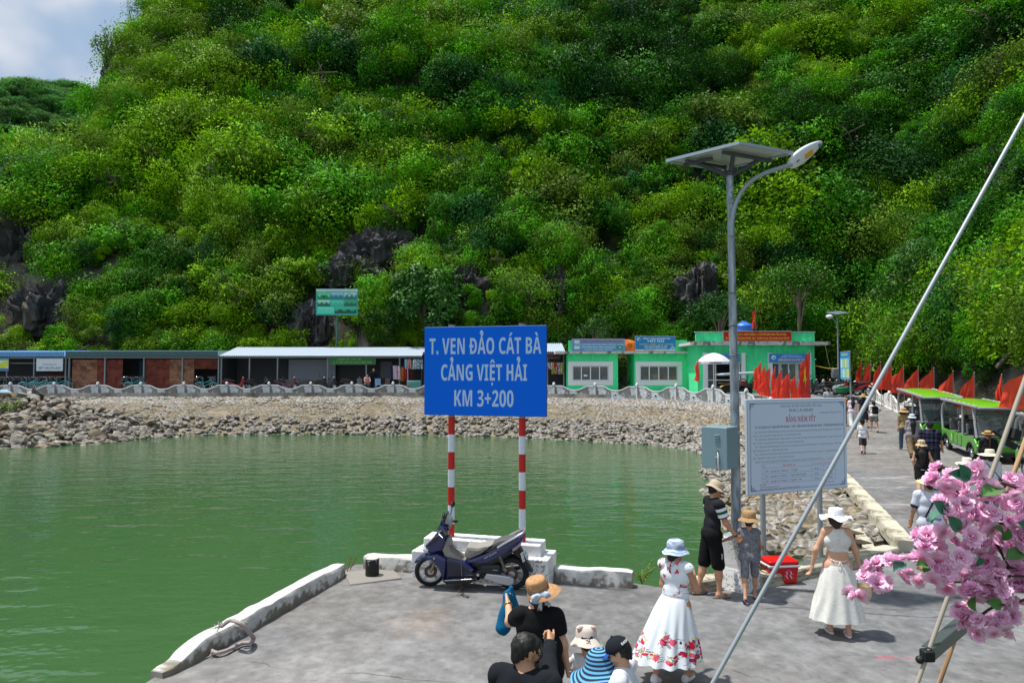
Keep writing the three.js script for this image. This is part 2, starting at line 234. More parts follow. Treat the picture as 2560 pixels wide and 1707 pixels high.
{
  const r = rng(11), wall = scene.getObjectByName('retaining_wall'), a = [], b = [];
  const eu = (k) => new THREE.Euler((r() - 0.5) * k, r() * 6.28, (r() - 0.5) * k);
  const nrm = (s) => { const p = revP(s, 0), q = revP(s, 1), e = Math.atan2(p.y - q.y, Math.hypot(p.x - q.x, p.z - q.z)); return { dir: Math.atan2(q.x - p.x, q.z - p.z), e }; };
  // pitched stones set in the mortar of the upper slope
  for (let i = 0; i < 4200; i++) {
    const s = 0.1 + r() * 0.585, t = Math.pow(r(), 1.1) * 0.56; if (s < 0.18 && t > 0.14 + (s - 0.1) * 5) continue;
    const up = t < 0.17, dens = 0.5 + 0.9 * noise3(s * 60, t * 3, 2) + (up ? 0.6 : 0.06); if (r() > dens) continue;
    const p = revP(s, t), { dir, e } = nrm(s), w = 0.24 + r() * 0.26, q = new THREE.Euler(e, dir, 0, 'YXZ');
    const qq = new THREE.Quaternion().setFromEuler(q).multiply(new THREE.Quaternion().setFromAxisAngle(V(0, 1, 0), r() * 6.28));
    p.y += up ? 0.016 : 0.0; a.push({ p, s: [w * 1.25, 0.16 + r() * 0.06, w * 0.95], e: new THREE.Euler().setFromQuaternion(qq), m: up ? [0, 2, 5, 2][Math.floor(r() * 4)] : [0, 1, 3, 3, 0][Math.floor(r() * 5)] });
  }
  scatterStones(wall, a, 280);
  // loose riprap along the water and the whole bank beside the road
  const bank = new THREE.Group(); bank.name = 'riprap_bank'; bank.userData.kind = 'structure'; scene.add(bank);
  for (let i = 0; i < 3800; i++) {
    const u = r(), near = u > 0.52, s = near ? 0.62 + r() * 0.375 : 0.14 + r() * 0.5; let t = near && s > 0.66 ? 0.04 + r() * 1.02 : 0.6 + r() * 0.47;
    const p = revP(s, t), w = (s > 0.8 ? 0.34 : 0.28) * (0.7 + r() * 0.75); p.y += 0.02 + r() * 0.1; p.x += (r() - 0.5) * 0.1;
    b.push({ p, s: [w * 1.3, w * (0.85 + r() * 0.4), w], e: eu(1.1), m: s > 0.74 ? [0, 1, 3, 2, 3, 0][Math.floor(r() * 6)] : [0, 2, 5, 2, 1, 0][Math.floor(r() * 6)] });
  }
  scatterStones(bank, b, 290);
  // heap of rubble where the wall has slumped
  const heap = new THREE.Group(); heap.name = 'rubble_heap'; heap.userData.kind = 'structure'; scene.add(heap); const c = [];
  for (let i = 0; i < 1150; i++) {
    const s = 0.05 + r() * 0.15, t = Math.pow(r(), 0.8) * 1.15; if (t < 0.12 + Math.max(0, s - 0.1) * 6) continue;
    const p = revP(s, t), w = 0.2 + Math.pow(r(), 4) * 0.6; p.y += 0.12 + 0.45 * (1 - t) * sstep(0.19, 0.06, s) + r() * 0.12;
    c.push({ p, s: [w * 1.35, w, w], e: eu(1.4), m: [0, 1, 3, 4, 1, 2, 0][Math.floor(r() * 7)] });
  }
  for (const [px, py, D, w, m] of [[35, 1052, 41, 1.15, 3], [30, 1085, 39, 1.3, 4], [95, 1068, 40, 1.1, 1], [225, 1082, 41, 1.25, 1], [205, 1088, 40.3, 1.2, 0], [255, 1080, 41.5, 1.1, 0], [235, 1055, 43.5, 0.9, 4], [60, 1020, 45, 1, 4], [270, 1055, 44, 0.8, 1]]) { const p = at(px, py, D); c.push({ p, s: [w * 1.5, w * 0.9, w], e: eu(0.8), m }); }
  scatterStones(heap, c, 290);
}
// ================================================================ THE WOODED HILL
const ridgeEdge = (D) => -48 - 0.38 * (D - 80);
function hillY(x, D) {
  const n1 = fbm3(x * 0.07, D * 0.07, 3.3, 3), n2 = fbm3(x * 0.22, D * 0.22, 8.1, 3);
  const a = D - 56 - n1 * 2.5, xr = D < 24 ? mix(18.2, 20.6, clamp((D - 12) / 12)) : D < 38 ? mix(20.6, 23.4, (D - 24) / 14) : mix(23.4, 28, clamp((D - 38) / 14)), b = (x - xr) * 0.9 - n1 * 2;
  const d = Math.max(a, b, 0) + Math.max(0, Math.min(a, b)) * 0.3;
  let h = d < 4 ? d * 1.9 : 7.6 + (d - 4) * 1.12;
  h += (n1 * 6 + n2 * 4.2) * clamp(d / 6);
  const xe = ridgeEdge(D) + n2 * 1.2, cap = 23.4 + n2 * 2 + n1 * 2 - 0.02 * Math.abs(x + 60);
  if (x < xe + 2.2) h = mix(Math.min(h, cap), h, sstep(xe - 1.2, xe + 2.2, x) ** 1.4);
  if (x < -36 && D < 62) h = Math.min(h, h * 0.75 + 1);
  if (x > 15 && D < 52) return mix(roadY(D) - 0.22, 1.78, sstep(44, 52, D)) + h - (Math.max(a, b) < 0 ? Math.min(0.9, -Math.max(a, b) * 0.8) : 0);
  return 1.78 + h;
}
const hillNormal = (x, D) => { const e = 0.4; return V(hillY(x - e, D) - hillY(x + e, D), 2 * e, hillY(x, D + e) - hillY(x, D - e)).normalize(); };
{
  const g = grid(190, 110, (u, v) => { const D = 52 + 118 * v * v + 8 * v, x = mix(-150, 110, u); return [x, hillY(x, D) + 0.5 * fbm3(x * 0.9, D * 0.9, 1, 3), -D]; });
  const g2 = grid(70, 60, (u, v) => { const x = mix(17.2, 95, u), D = mix(-10, 53, v); return [x, hillY(x, D) + 0.5 * fbm3(x * 0.9, D * 0.9, 1, 3), -D]; });
  const far = grid(70, 40, (u, v) => { const x = mix(-190, -60, u), D = mix(150, 240, v), q = Math.hypot((x + 129) / 42, (D - 195) / 50), t = clamp(1 - q * q * 0.62 + 0.06 * noise3(x * 0.06, D * 0.06, 4)); return [x, 82 * t + 3 * fbm3(x * 0.15, D * 0.15, 6, 3), -D]; });
  const soil = (gg) => paint(gg, (x, y, z) => { const n = fbm3(x * 0.5, y * 0.9, z * 0.5, 4), k = 0.03 + 0.028 * n; return n > 0.2 ? [0.1 + 0.1 * n, 0.095 + 0.1 * n, 0.09 + 0.1 * n] : [k * 1.1, k, k * 0.7]; });
  const m = mat('#ffffff', 1, { vertexColors: true });
  struct('hill', M2(soil(g), soil(g2)), m); struct('distant_hill', soil(far), m);
}
function M2(...l) { return mergeGeometries(l.map((q) => clean(q, true))); }
// ---- foliage: a crown is many small leaves gathered in clumps on an uneven dome of unit radius
function crownGeo(seed, { n = 900, leaf = 0.15, lobes = 13, flat = 0.75, droop = 0.35, narrow = 0.45, low = -0.25, spread = 1, tone = 0.3, fill = 0.12 }) {
  const r = rng(seed), L = [];
  for (let i = 0; i < lobes; i++) { const a = i * 2.4 + r() * 0.9, c = mix(low, 1, Math.pow((i + r()) / lobes, 0.8)), s = Math.sqrt(1 - Math.max(0, c) * Math.max(0, c)) * spread, q = 0.52 + r() * 0.32; L.push({ c: V(Math.cos(a) * s * q, c * flat * (0.5 + r() * 0.3), Math.sin(a) * s * q), r: 0.17 + r() * 0.2, t: 0.58 + r() * 0.84 }); }
  const P = new Float32Array(n * 12 * 1.5), N = new Float32Array(n * 18), C = new Float32Array(n * 18); let k = 0;
  const pos = new Float32Array(n * 18), d = V(), p = V(), u = V(), w = V(), q = V(), nn = V();
  for (let i = 0; i < n; i++) {
    const l = L[Math.floor(r() * lobes)];
    do d.set(r() * 2 - 1, r() * 2 - 0.75, r() * 2 - 1); while (d.lengthSq() > 1 || d.lengthSq() < 0.05); d.normalize();
    p.copy(l.c).addScaledVector(d, l.r * (r() < fill ? r() : 0.74 + r() * r() * 0.7)); p.y = p.y * 1;
    u.set(d.x + (r() - 0.5), d.y * 0.4 - droop + (r() - 0.5) * 0.9, d.z + (r() - 0.5)).normalize();      // along the leaf
    nn.copy(d).add(q.set(r() - 0.5, r() * 0.9, r() - 0.5)).normalize(); w.crossVectors(u, nn).normalize(); nn.crossVectors(w, u).normalize();
    const s = leaf * (0.6 + r() * 0.8), ww = s * narrow, t = l.t * (1 - tone + r() * 2 * tone);
    const A = p, B = q.copy(p).addScaledVector(u, s * 0.5), tip = V().copy(p).addScaledVector(u, s).addScaledVector(nn, -s * 0.15), b1 = V().copy(B).addScaledVector(w, ww * 0.6).addScaledVector(nn, s * 0.1), b2 = V().copy(B).addScaledVector(w, -ww * 0.6).addScaledVector(nn, s * 0.1);
    const o = i * 18, tri = [A, b1, tip, A, tip, b2], e = V().copy(nn).multiplyScalar(0.42).addScaledVector(d, 0.58).normalize();
    for (let j = 0; j < 6; j++) { pos.set([tri[j].x, tri[j].y, tri[j].z], o + j * 3); N.set([e.x, e.y, e.z], o + j * 3); C.set([t, t, t * 0.9], o + j * 3); }
  }
  const g = new THREE.BufferGeometry(); g.setAttribute('position', new THREE.BufferAttribute(pos, 3)); g.setAttribute('normal', new THREE.BufferAttribute(N, 3)); g.setAttribute('color', new THREE.BufferAttribute(C, 3)); g.setAttribute('uv', new THREE.BufferAttribute(new Float32Array(n * 12), 2));
  return g;
}
// rosettes of long stiff blades on bare stems, as screw pines carry them
function rosetteGeo(seed, heads = 6, blade = 0.5) {
  const r = rng(seed), out = [];
  for (let h = 0; h < heads; h++) {
    const c = V((r() - 0.5) * 1.5, 0.25 + r() * 0.9, (r() - 0.5) * 1.5);
    for (let i = 0; i < 34; i++) { const a = r() * 6.28, e = -0.3 + r() * 1.5, L = blade * (0.7 + r() * 0.5), w = 0.035, dx = Math.cos(a) * Math.cos(e), dy = Math.sin(e), dz = Math.sin(a) * Math.cos(e), sx = -Math.sin(a) * w, sz = Math.cos(a) * w, m = [c.x + dx * L * 0.6, c.y + dy * L * 0.6, c.z + dz * L * 0.6], t = [c.x + dx * L, c.y + dy * L - L * 0.22, c.z + dz * L];
      const g = new THREE.BufferGeometry(); g.setAttribute('position', new THREE.Float32BufferAttribute([c.x - sx, c.y, c.z - sz, c.x + sx, c.y, c.z + sz, m[0] + sx, m[1], m[2] + sz, c.x - sx, c.y, c.z - sz, m[0] + sx, m[1], m[2] + sz, m[0] - sx, m[1], m[2] - sz, m[0] - sx, m[1], m[2] - sz, m[0] + sx, m[1], m[2] + sz, ...t], 3)); g.computeVertexNormals(); const k = 0.8 + r() * 0.5; out.push(paint(g, () => [k, k, k])); }
  }
  return Mc(out);
}
const leafM = phys('#ffffff', 0.72, { vertexColors: true, transmission: 0.42, thickness: 0, side: THREE.DoubleSide, specularIntensity: 0.16 });
const crowns = [
  crownGeo(1, { n: 3000, leaf: 0.075, lobes: 16, narrow: 0.5 }), crownGeo(2, { n: 3000, leaf: 0.07, lobes: 20, flat: 0.7, droop: 0.15, narrow: 0.4 }),
  crownGeo(3, { n: 2200, leaf: 0.1, lobes: 12, flat: 1, droop: 0.55, narrow: 0.55 }), crownGeo(4, { n: 3800, leaf: 0.055, lobes: 22, flat: 0.9, droop: 0.2, narrow: 0.4 }),
  crownGeo(5, { n: 2600, leaf: 0.1, lobes: 15, flat: 1.2, droop: 0.7, narrow: 0.3, low: -0.6 }), crownGeo(6, { n: 2000, leaf: 0.1, lobes: 9, flat: 0.9, droop: 0.3, narrow: 0.6 }), crownGeo(7, { n: 3600, leaf: 0.06, lobes: 26, flat: 0.55, spread: 1.2, droop: 0.1, narrow: 0.45 })];
const OUTCROPS = [   // photograph position, depth, size: bare dark karst showing through the wood
  [955, 655, 64, 5.0, 4.4, 'dark fluted limestone outcrop high above the billboard'], [880, 700, 62, 4.4, 3.0, 'low broken dark rock ledge just above the picture billboard'], [1165, 725, 61, 3.2, 3.4, 'dark grooved rock face under the trees above the blue sign'], [1395, 745, 60, 1.6, 4.2, 'pale streaked rock rib standing behind the two green kiosks'], [1745, 730, 58.5, 2.4, 3.4, 'black rock face behind the lamp post above the green building'],
  [60, 640, 66, 5.0, 6.5, 'tall grey cliff patch at the far end of the slope above the blue shed'], [110, 800, 60, 4.2, 4.6, 'brown and grey broken rock face just above the blue shed roof'], [780, 830, 59, 2.4, 3.6, 'dark rock wall beside the billboard post'], [296, 235, 93, 3.6, 9, 'steep bare cliff edge at the skyline shoulder of the hill'], [1450, 620, 66, 1.2, 3.6, 'thin dark rock pinnacle between the trees']];
const nearOutcrop = (x, y, z, k = 1) => OUTCROPS.some(([px, py, D, w, h]) => { const p = at(px, py, D); return Math.abs(p.x - x) < w * 0.8 * k && Math.abs(p.y - y) < h * 0.62 * k && z > -D - 2; });
function rockGeo(seed, w, h, d) {
  let g = new THREE.IcosahedronGeometry(1, 26); g = mergeVertices(clean(g).deleteAttribute('normal').deleteAttribute('uv'), 1e-4); const p = g.attributes.position;
  for (let i = 0; i < p.count; i++) { let x = p.getX(i), y = p.getY(i), z = p.getZ(i); const a = noise3(x * 2 + seed, y * 1.3, z * 2), f = 1 - Math.abs(noise3(x * 6 + seed, y * 1.4, z * 6)), c = 1 - Math.abs(noise3(x * 3.2, y * 4 + seed, z * 3.2)), hf = fbm3(x * 11 + seed, y * 5, z * 11, 3), k = 0.6 + hf * 0.22 + a * 0.3 + f * f * 0.42 + c * 0.24; p.setXYZ(i, x * k * w, (y * k + (y > 0 ? 0.18 * f : 0)) * h, z * k * d); }
  g = toCreasedNormals(g, 0.7);
  return paint(g, (x, y, z) => { const n = fbm3(x * 0.9 + seed, y * 0.35, z * 0.9, 4), st = sstep(0.1, 0.4, fbm3(x * 2.2, y * 0.4 + seed, z * 2.2, 3)), k = 0.036 + 0.034 * n + st * 0.09, br = sstep(0.15, 0.4, fbm3(x * 0.5, y * 0.6, z * 0.5 + seed, 3)) * 0.4; return [k * (1 + br), k * (1 + br * 0.35), k * (1.06 - br * 0.3)]; });
}
const karst = mat('#ffffff', 0.95, { vertexColors: true });
OUTCROPS.forEach(([px, py, D, w, h, label], i) => { const p = at(px, py, D); const o = part(scene, 'rock_outcrop', rockGeo(i * 7.3, w * 0.64, h * 0.52, 1.5 + w * 0.12), karst); o.position.set(p.x, p.y, p.z + 0.2); tag(o, label, 'rock'); });
const GREENS = [[0.016, 0.092, 0.004], [0.042, 0.2, 0.004], [0.09, 0.32, 0.004], [0.2, 0.4, 0.004], [0.022, 0.13, 0.03], [0.14, 0.25, 0.024]];
function greenAt(x, y, r, bright = 0) {
  const n = fbm3(x * 0.06 + 4, y * 0.08, 2, 3) + (r() - 0.5) * 0.95 + bright + sstep(10, -60, x) * 0.3 - sstep(10, 45, x) * 0.16, k = 0.85 + r() * 0.3;
  const c = n < -0.28 ? GREENS[0] : n < -0.02 ? GREENS[r() < 0.3 ? 4 : 1] : n < 0.3 ? GREENS[r() < 0.2 ? 5 : 2] : GREENS[r() < 0.25 ? 5 : 3];
  return [c[0] * k, c[1] * k, c[2] * k];
}
const foliageSpots = [];
{
  const r = rng(21), add = (x, D, R, lift = 0.2) => {
    const y = hillY(x, D), n = hillNormal(x, D); if (D < 66 && x < 22) R = Math.min(R, D < 58.5 ? 1.1 + 0.2 * R * 0.5 : 2.1); if (nearOutcrop(x, y + R * 0.4, -D, 0.85)) return; if (D < 59.5 && Math.abs(x + 14.2) < 3 && y > 4) return;
    foliageSpots.push([x + n.x * R * 0.35, y + R * lift, -D + n.z * R * 0.35, R, n]);
  };
  for (let i = 0; i < 4700; i++) { const D = 56.5 + Math.pow(r(), 1.1) * 70, x = mix(-0.82 * D - 3, 0.82 * D + 4, r()), q = r(); add(x, D, q < 0.5 ? 0.9 + r() * 0.8 : q < 0.86 ? 1.6 + r() * 1.1 : 2.7 + r() * 1.4, 0.15 + r() * 0.5); }
  for (let i = 0; i < 2600; i++) { const D = 12 + r() * 46, x = 17.6 + 0.2 * D + Math.pow(r(), 1.25) * 52; add(x, D, r() < 0.6 ? 0.9 + r() * 0.7 : 1.5 + r() * 1.2, 0.3); }
  for (let i = 0; i < 2600; i++) { const D = 56.5 + r() * 62, x = mix(-0.8 * D, 0.8 * D, r()); add(x, D, 0.45 + r() * 0.6, 0.8 + r() * 2.4); }
  const per = crowns.map(() => []); const qt = new THREE.Quaternion(), e = new THREE.Euler();
  foliageSpots.forEach(([x, y, z, R, n]) => {
    if (x < -34 && -z < 66 && y < 14 && noise3(x * 0.4, y * 0.4, 3) > 0.18) return;      // bare scree at the far end
    let kind = Math.floor(clamp(noise3(x * 0.13, y * 0.13, 9) * 0.9 + r(), 0, 0.999) * crowns.length); if (R > 1.9 && (kind === 2 || kind === 4 || kind === 5)) kind = kind === 2 ? 3 : kind === 4 ? 6 : 1; const sq = 0.8 + r() * 0.45;
    e.set((r() - 0.5) * 1.1 + n.z * 0.4, r() * 6.28, (r() - 0.5) * 1.1 - n.x * 0.4); qt.setFromEuler(e);
    per[kind].push([new THREE.Matrix4().compose(V(x, y, z), qt, V(R * (0.85 + r() * 0.75), R * sq * 1.3, R * (0.85 + r() * 0.6))), greenAt(x, y, r)]);
  });
  const wood = new THREE.Group(); wood.name = 'jungle_undergrowth'; scene.add(wood); tag(wood, 'dense green jungle of trees and shrubs covering the steep hillside', 'jungle', null, 'stuff');
  crowns.forEach((g, k) => { const im = shade(new THREE.InstancedMesh(g, leafM, per[k].length)); im.name = 'foliage'; im.userData.kind = 'stuff'; per[k].forEach(([m4, c], i) => { im.setMatrixAt(i, m4); im.setColorAt(i, new THREE.Color().setRGB(...c)); }); wood.add(im); });
  {   // stems and boughs that show in the gaps
    const bough = (k) => { const q = rng(k), l = [tube([[0, -1, 0], [0.1, -0.3, 0.15], [(q() - 0.5) * 0.5, 0.35, 0.3]], 0.045, 7, 5)]; for (let i = 0; i < 5; i++) l.push(tube([[0.1, -0.3 + i * 0.12, 0.15], [(q() - 0.5) * 0.9, 0.1 + q() * 0.3, 0.3 + q() * 0.3], [(q() - 0.5) * 1.7, 0.2 + q() * 0.6, 0.4 + q() * 0.6]], 0.02, 6, 4)); return M(l); };
    const l = foliageSpots.filter((_, i) => i % 15 === 0), bm = mat([0.12, 0.1, 0.08], 0.95), im = shade(new THREE.InstancedMesh(bough(3), bm, l.length)); im.name = 'stems'; im.userData.kind = 'stuff'; l.forEach(([x, y, z, R, n], i) => im.setMatrixAt(i, new THREE.Matrix4().compose(V(x + n.x * R * 0.4, y, z + n.z * R * 0.35), qt.setFromEuler(e.set((r() - 0.5) * 0.8, (r() - 0.5) * 2.2, (r() - 0.5) * 0.9)), V(R, R * 1.35, R)))); wood.add(im);
  }
  // the far hill's wood
  const pf = []; for (let i = 0; i < 4200; i++) { const x = mix(-178, -82, r()), D = mix(152, 205, r()), q = Math.hypot((x + 129) / 42, (D - 195) / 50), t = clamp(1 - q * q * 0.62 + 0.06 * noise3(x * 0.06, D * 0.06, 4)); if (t < 0.2) continue; const R = 1.3 + r() * 1.5; pf.push([new THREE.Matrix4().compose(V(x, 82 * t + 3 * fbm3(x * 0.15, D * 0.15, 6, 3) + 0.4, -D), new THREE.Quaternion().setFromEuler(e.set(0, r() * 6.28, 0)), V(R * 1.3, R, R * 1.3)), [0.1 + r() * 0.07, 0.3 + r() * 0.12, 0.08 + r() * 0.03]]); }
  const im = shade(new THREE.InstancedMesh(crowns[0], leafM, pf.length)); im.name = 'distant_woodland'; pf.forEach(([m4, c], i) => { im.setMatrixAt(i, m4); im.setColorAt(i, new THREE.Color().setRGB(...c)); }); scene.add(im); tag(im, 'hazy blue green woodland on the distant hill', 'woodland', null, 'stuff');
}
// ---- trees that stand out one by one
const barkM = mat('#6f655a', 0.95), bigCrowns = {};
function tree(name, label, px, py, D, R, kind, col, o = {}) {
  const c = at(px, py, D), gy = o.ground ?? hillY(c.x, D), base = V(c.x + (o.lean ?? 0), Math.min(gy, c.y - R * 0.7) - 0.3, c.z - 0.4), t = thing(name, label, 'tree', base);
  const rel = c.clone().sub(base), r = rng(Math.round(px * 3 + py)), g = [tube([[0, 0, 0], [rel.x * 0.25, rel.y * 0.5, rel.z * 0.4], [rel.x * 0.9, rel.y, rel.z]], R * 0.05, 10, 6)];
  for (let i = 0; i < 7; i++) { const a = r() * 6.28, s = V(rel.x * 0.6, rel.y * (0.6 + r() * 0.3), rel.z * 0.6); g.push(tube([s, [rel.x + Math.cos(a) * R * 0.3, rel.y + R * 0.05, rel.z + Math.sin(a) * R * 0.3], [rel.x + Math.cos(a) * R * 0.65, rel.y + R * (0.1 + r() * 0.35), rel.z + Math.sin(a) * R * 0.65]], R * 0.022, 8, 5)); }
  part(t, 'trunk', M(g), o.bark ?? barkM);
  const cm = phys(col, 0.5, { vertexColors: true, transmission: 0.28, thickness: 0, side: THREE.DoubleSide, specularIntensity: 0.2 });
  const cr = part(t, 'crown', bigCrowns[kind] ??= crownGeo(500 + kind, [{ n: 5200, leaf: 0.06, lobes: 26, flat: 0.7, droop: 0.2, narrow: 0.5 }, { n: 3600, leaf: 0.085, lobes: 20, flat: 1, droop: 0.6, narrow: 0.75, low: -0.6 }, { n: 6500, leaf: 0.048, lobes: 30, flat: 0.6, spread: 1.15, droop: 0.1, narrow: 0.4 }, { n: 4000, leaf: 0.085, lobes: 20, flat: 1, droop: 0.6, narrow: 0.3, low: -0.6 }][kind]), cm);
  cr.position.copy(rel); cr.scale.set(R * (o.wide ?? 1.1), R * (o.tall ?? 1), R * 1.05); cr.rotation.y = r() * 6; if (o.tilt) cr.rotation.z = o.tilt;
  return t;
}
const G = GREENS;
tree('broadleaf_tree', 'tall tree with large pale round leaves just behind the top of the blue road sign', 1060, 760, 57.6, 3.1, 1, [0.056, 0.173, 0.035], { tall: 1.15, ground: 1.9 });
tree('leaning_tree', 'bright yellow green tree leaning out on a bare curved limb behind the sign', 1310, 720, 58, 2.3, 2, [0.140, 0.315, 0.012], { lean: 2.4, tilt: 0.35, wide: 1.5, ground: 3 });
tree('olive_tree', 'dull olive crowned tree growing directly behind the picture billboard', 900, 690, 61.5, 2.3, 2, [0.079, 0.150, 0.028], {});
tree('feathery_tree', 'fresh green feathery tree standing alone low on the slope above the brown screens', 435, 660, 62.5, 2.6, 2, [0.038, 0.188, 0.012], { tall: 1.3 });
tree('broadleaf_tree', 'pale dusty green tree high at the middle of the slope', 1520, 90, 102, 4.3, 0, [0.065, 0.173, 0.025], {});
tree('broadleaf_tree', 'upright light green tree with a spire shaped crown in the middle of the slope', 1310, 260, 88, 3.2, 3, [0.065, 0.225, 0.012], { tall: 1.6, wide: 0.8 });
tree('broadleaf_tree', 'dark dense tree overhanging the roof of the green office building', 1800, 790, 53.5, 2.6, 0, [0.026, 0.112, 0.016], { ground: 1.9 });
tree('flowering_tree', 'bushy tree with small pale blossoms beside the solar lamp at the road end', 2000, 720, 53, 3.1, 0, [0.070, 0.210, 0.020], { ground: 1.9 });
tree('flowering_tree', 'light green tree speckled with white flowers above the row of red flags', 2300, 700, 44, 2.6, 3, [0.056, 0.180, 0.020], { ground: 3 });
tree('broadleaf_tree', 'spreading green tree over the far end of the silver roof beside the billboard', 960, 810, 57.5, 2.1, 0, [0.033, 0.133, 0.020], { ground: 1.9 });
tree('broadleaf_tree', 'wide bluish green tree above the join of the dark and silver roofs', 700, 790, 58.5, 2.5, 0, [0.026, 0.122, 0.030], { ground: 1.9 });
tree('yellow_tree', 'yellowish green rounded tree on the slope over the silver shed', 720, 700, 61, 2.4, 2, [0.094, 0.217, 0.012], {});
tree('feathery_tree', 'feathery bright tree crowning the ridge left of the cliff', 255, 340, 84, 3.4, 2, [0.047, 0.203, 0.012], {});
tree('broadleaf_tree', 'glossy tree with drooping long leaves on the middle slope above the leaning tree', 1400, 560, 68, 2.5, 3, [0.042, 0.150, 0.020], {});
tree('small_tree', 'young tree between the two signboards of the kiosks and the lamp', 1490, 830, 55.5, 1.5, 3, [0.056, 0.158, 0.030], { ground: 1.9 });
tree('broadleaf_tree', 'large dark green tree with layered branches high on the slope right of centre', 1870, 400, 78, 3.6, 0, [0.034, 0.135, 0.014], {});
{   // screw pines with bare stems
  const rg = rosetteGeo(31, 6, 0.5), pm = phys([0.075, 0.12, 0.03], 0.5, { vertexColors: true, transmission: 0.2, thickness: 0, side: THREE.DoubleSide });
  for (const [px, py, D, s, l] of [[1450, 590, 67, 2.6, 'screw pine with spiky rosettes on long bare stems beside the rock pinnacle'], [1420, 680, 62, 1.8, 'small spiky screw pine on the rock above the kiosks'], [235, 520, 72, 2.4, 'spiky screw pine among bushes above the brown bamboo screens'], [1160, 640, 64, 1.8, 'spiky screw pine at the upper edge of the grooved rock']]) {
    const p = at(px, py, D), t = thing('screw_pine', l, 'tree', V(p.x, p.y - s * 0.9, p.z)); const st = []; for (let i = 0; i < 6; i++) st.push(tube([[0, -0.6, -0.3], [(i - 2.5) * 0.12 * s, 0.5 * s, 0.1], [(i - 2.5) * 0.26 * s, 1.15 * s, 0.2 * (i % 3)]], 0.045, 8, 5)); part(t, 'stem', M(st), mat('#8d8674', 0.95)); const c = part(t, 'leaves', rg, pm); c.scale.setScalar(s); c.position.y = s * 0.45;
  }
}
// low scrub behind the sheds, so that no bare ground shows
{
  const r = rng(41), l = []; for (let i = 0; i < 420; i++) { const x = mix(-46, 24, r()), D = 56.6 + r() * 2.4; if (x > 3 && x < 22 && D < 53.5) continue; l.push([x, 1.9 + r() * 0.9, -D, 0.7 + r() * 0.9]); }
  const im = shade(new THREE.InstancedMesh(crowns[2], leafM, l.length)), e = new THREE.Euler(); l.forEach(([x, y, z, R], i) => { im.setMatrixAt(i, new THREE.Matrix4().compose(V(x, y, z), new THREE.Quaternion().setFromEuler(e.set(0, r() * 6, 0)), V(R, R * 1.2, R))); im.setColorAt(i, new THREE.Color().setRGB(...greenAt(x, y, r))); }); im.name = 'scrub'; scene.add(im); tag(im, 'low scrub along the foot of the hill behind the sheds', 'scrub', null, 'stuff');
}
// ================================================================ BALUSTRADES
const whitewash = (seed, base, dirt, amt = 0.5) => texture(512, 512, (u, v) => { const a = tfbm(u, v, 5, 5, seed), b = tfbm(u, v, 14, 4, seed + 9), st = tfbm(u, v * 0.25, 24, 3, seed + 3), k = sstep(-0.05, 0.25, a + st * 0.6 - 0.25 + amt * 0.35), c = 1 + b * 0.16; return [0, 1, 2].map((i) => mix(base[i], dirt[i], k) * c); });
const limeTex = whitewash(3, [196, 202, 208], [128, 128, 126], 0.5), limeM = mat('#ffffff', 0.9, { map: limeTex }), limeWhite = mat('#ffffff', 0.85, { map: whitewash(8, [226, 227, 224], [176, 170, 158], 0.1) });
const copeGrey = mat('#a9adb0', 0.9);
function balustrade(label, pts, m, len) {
  const t = thing('concrete_balustrade', label, 'balustrade');
  const prof = [[-0.5, 0], [-0.5, 0.78], [-0.36, 0.79], [-0.3, 0.76]]; for (let i = 0; i <= 10; i++) { const x = -0.26 + 0.52 * i / 10; prof.push([x, 0.52 + 0.2 * (x / 0.26) ** 2 * (Math.abs(x) / 0.26) ** 0.4]); } prof.push([0.3, 0.76], [0.36, 0.79], [0.5, 0.78], [0.5, 0]);
  const dia = (x, y, s) => [[x - s, y], [x, y - s * 1.05], [x + s, y], [x, y + s * 1.05]];
  const W = len - 0.16, P = uvFlat(slab(prof.map(([x, y]) => [x * W, y]), 0.1, 0.012, [-0.5, 0, 0.5].map((x) => dia(x, 0.27, 0.085))), 2.2, 'x', 'y');
  const rim = slab(dia(0, 0.27, 0.13), 0.15, 0.01, [dia(0, 0.27, 0.085)]);
  const cop = []; for (let i = 0; i < prof.length - 3; i++) { const a = prof[i + 1], b = prof[i + 2]; cop.push(rod([a[0] * W, a[1] + 0.01, 0], [b[0] * W, b[1] + 0.01, 0], 0.06, 0.06, 6)); }
  const foot = box(W, 0.08, 0.2, 0, 0.04, 0.0), cope = M(cop, foot), post = uvFlat(M(rbox(0.17, 0.98, 0.2, 0.02, 0, 0.45, 0), lathe([[0, 0.14], [0.05, 0.13], [0.09, 0.06], [0.1, 0]], 12).translate(0, 0.93, 0)), 1.3, 'x', 'y');
  pts.forEach((p, i) => {
    const q = part(t, 'post', post, m); q.position.copy(p); const b = pts[i + 1]; const dir = b ? b.clone().sub(p) : p.clone().sub(pts[i - 1]); q.rotation.y = Math.atan2(-dir.z, dir.x);
    if (!b) return; const d = Math.hypot(dir.x, dir.z), g = part(t, 'panel', P, m); g.position.copy(p).add(b).multiplyScalar(0.5); g.rotation.set(0, Math.atan2(-dir.z, dir.x), Math.atan2(dir.y, d), 'YXZ'); g.scale.x = d / len;
    part(g, 'coping', cope, m === limeM ? copeGrey : limeWhite); for (const x of [-0.5, 0, 0.5]) part(g, 'diamond_rim', rim, limeM).position.x = x;
  });
  return t;
}
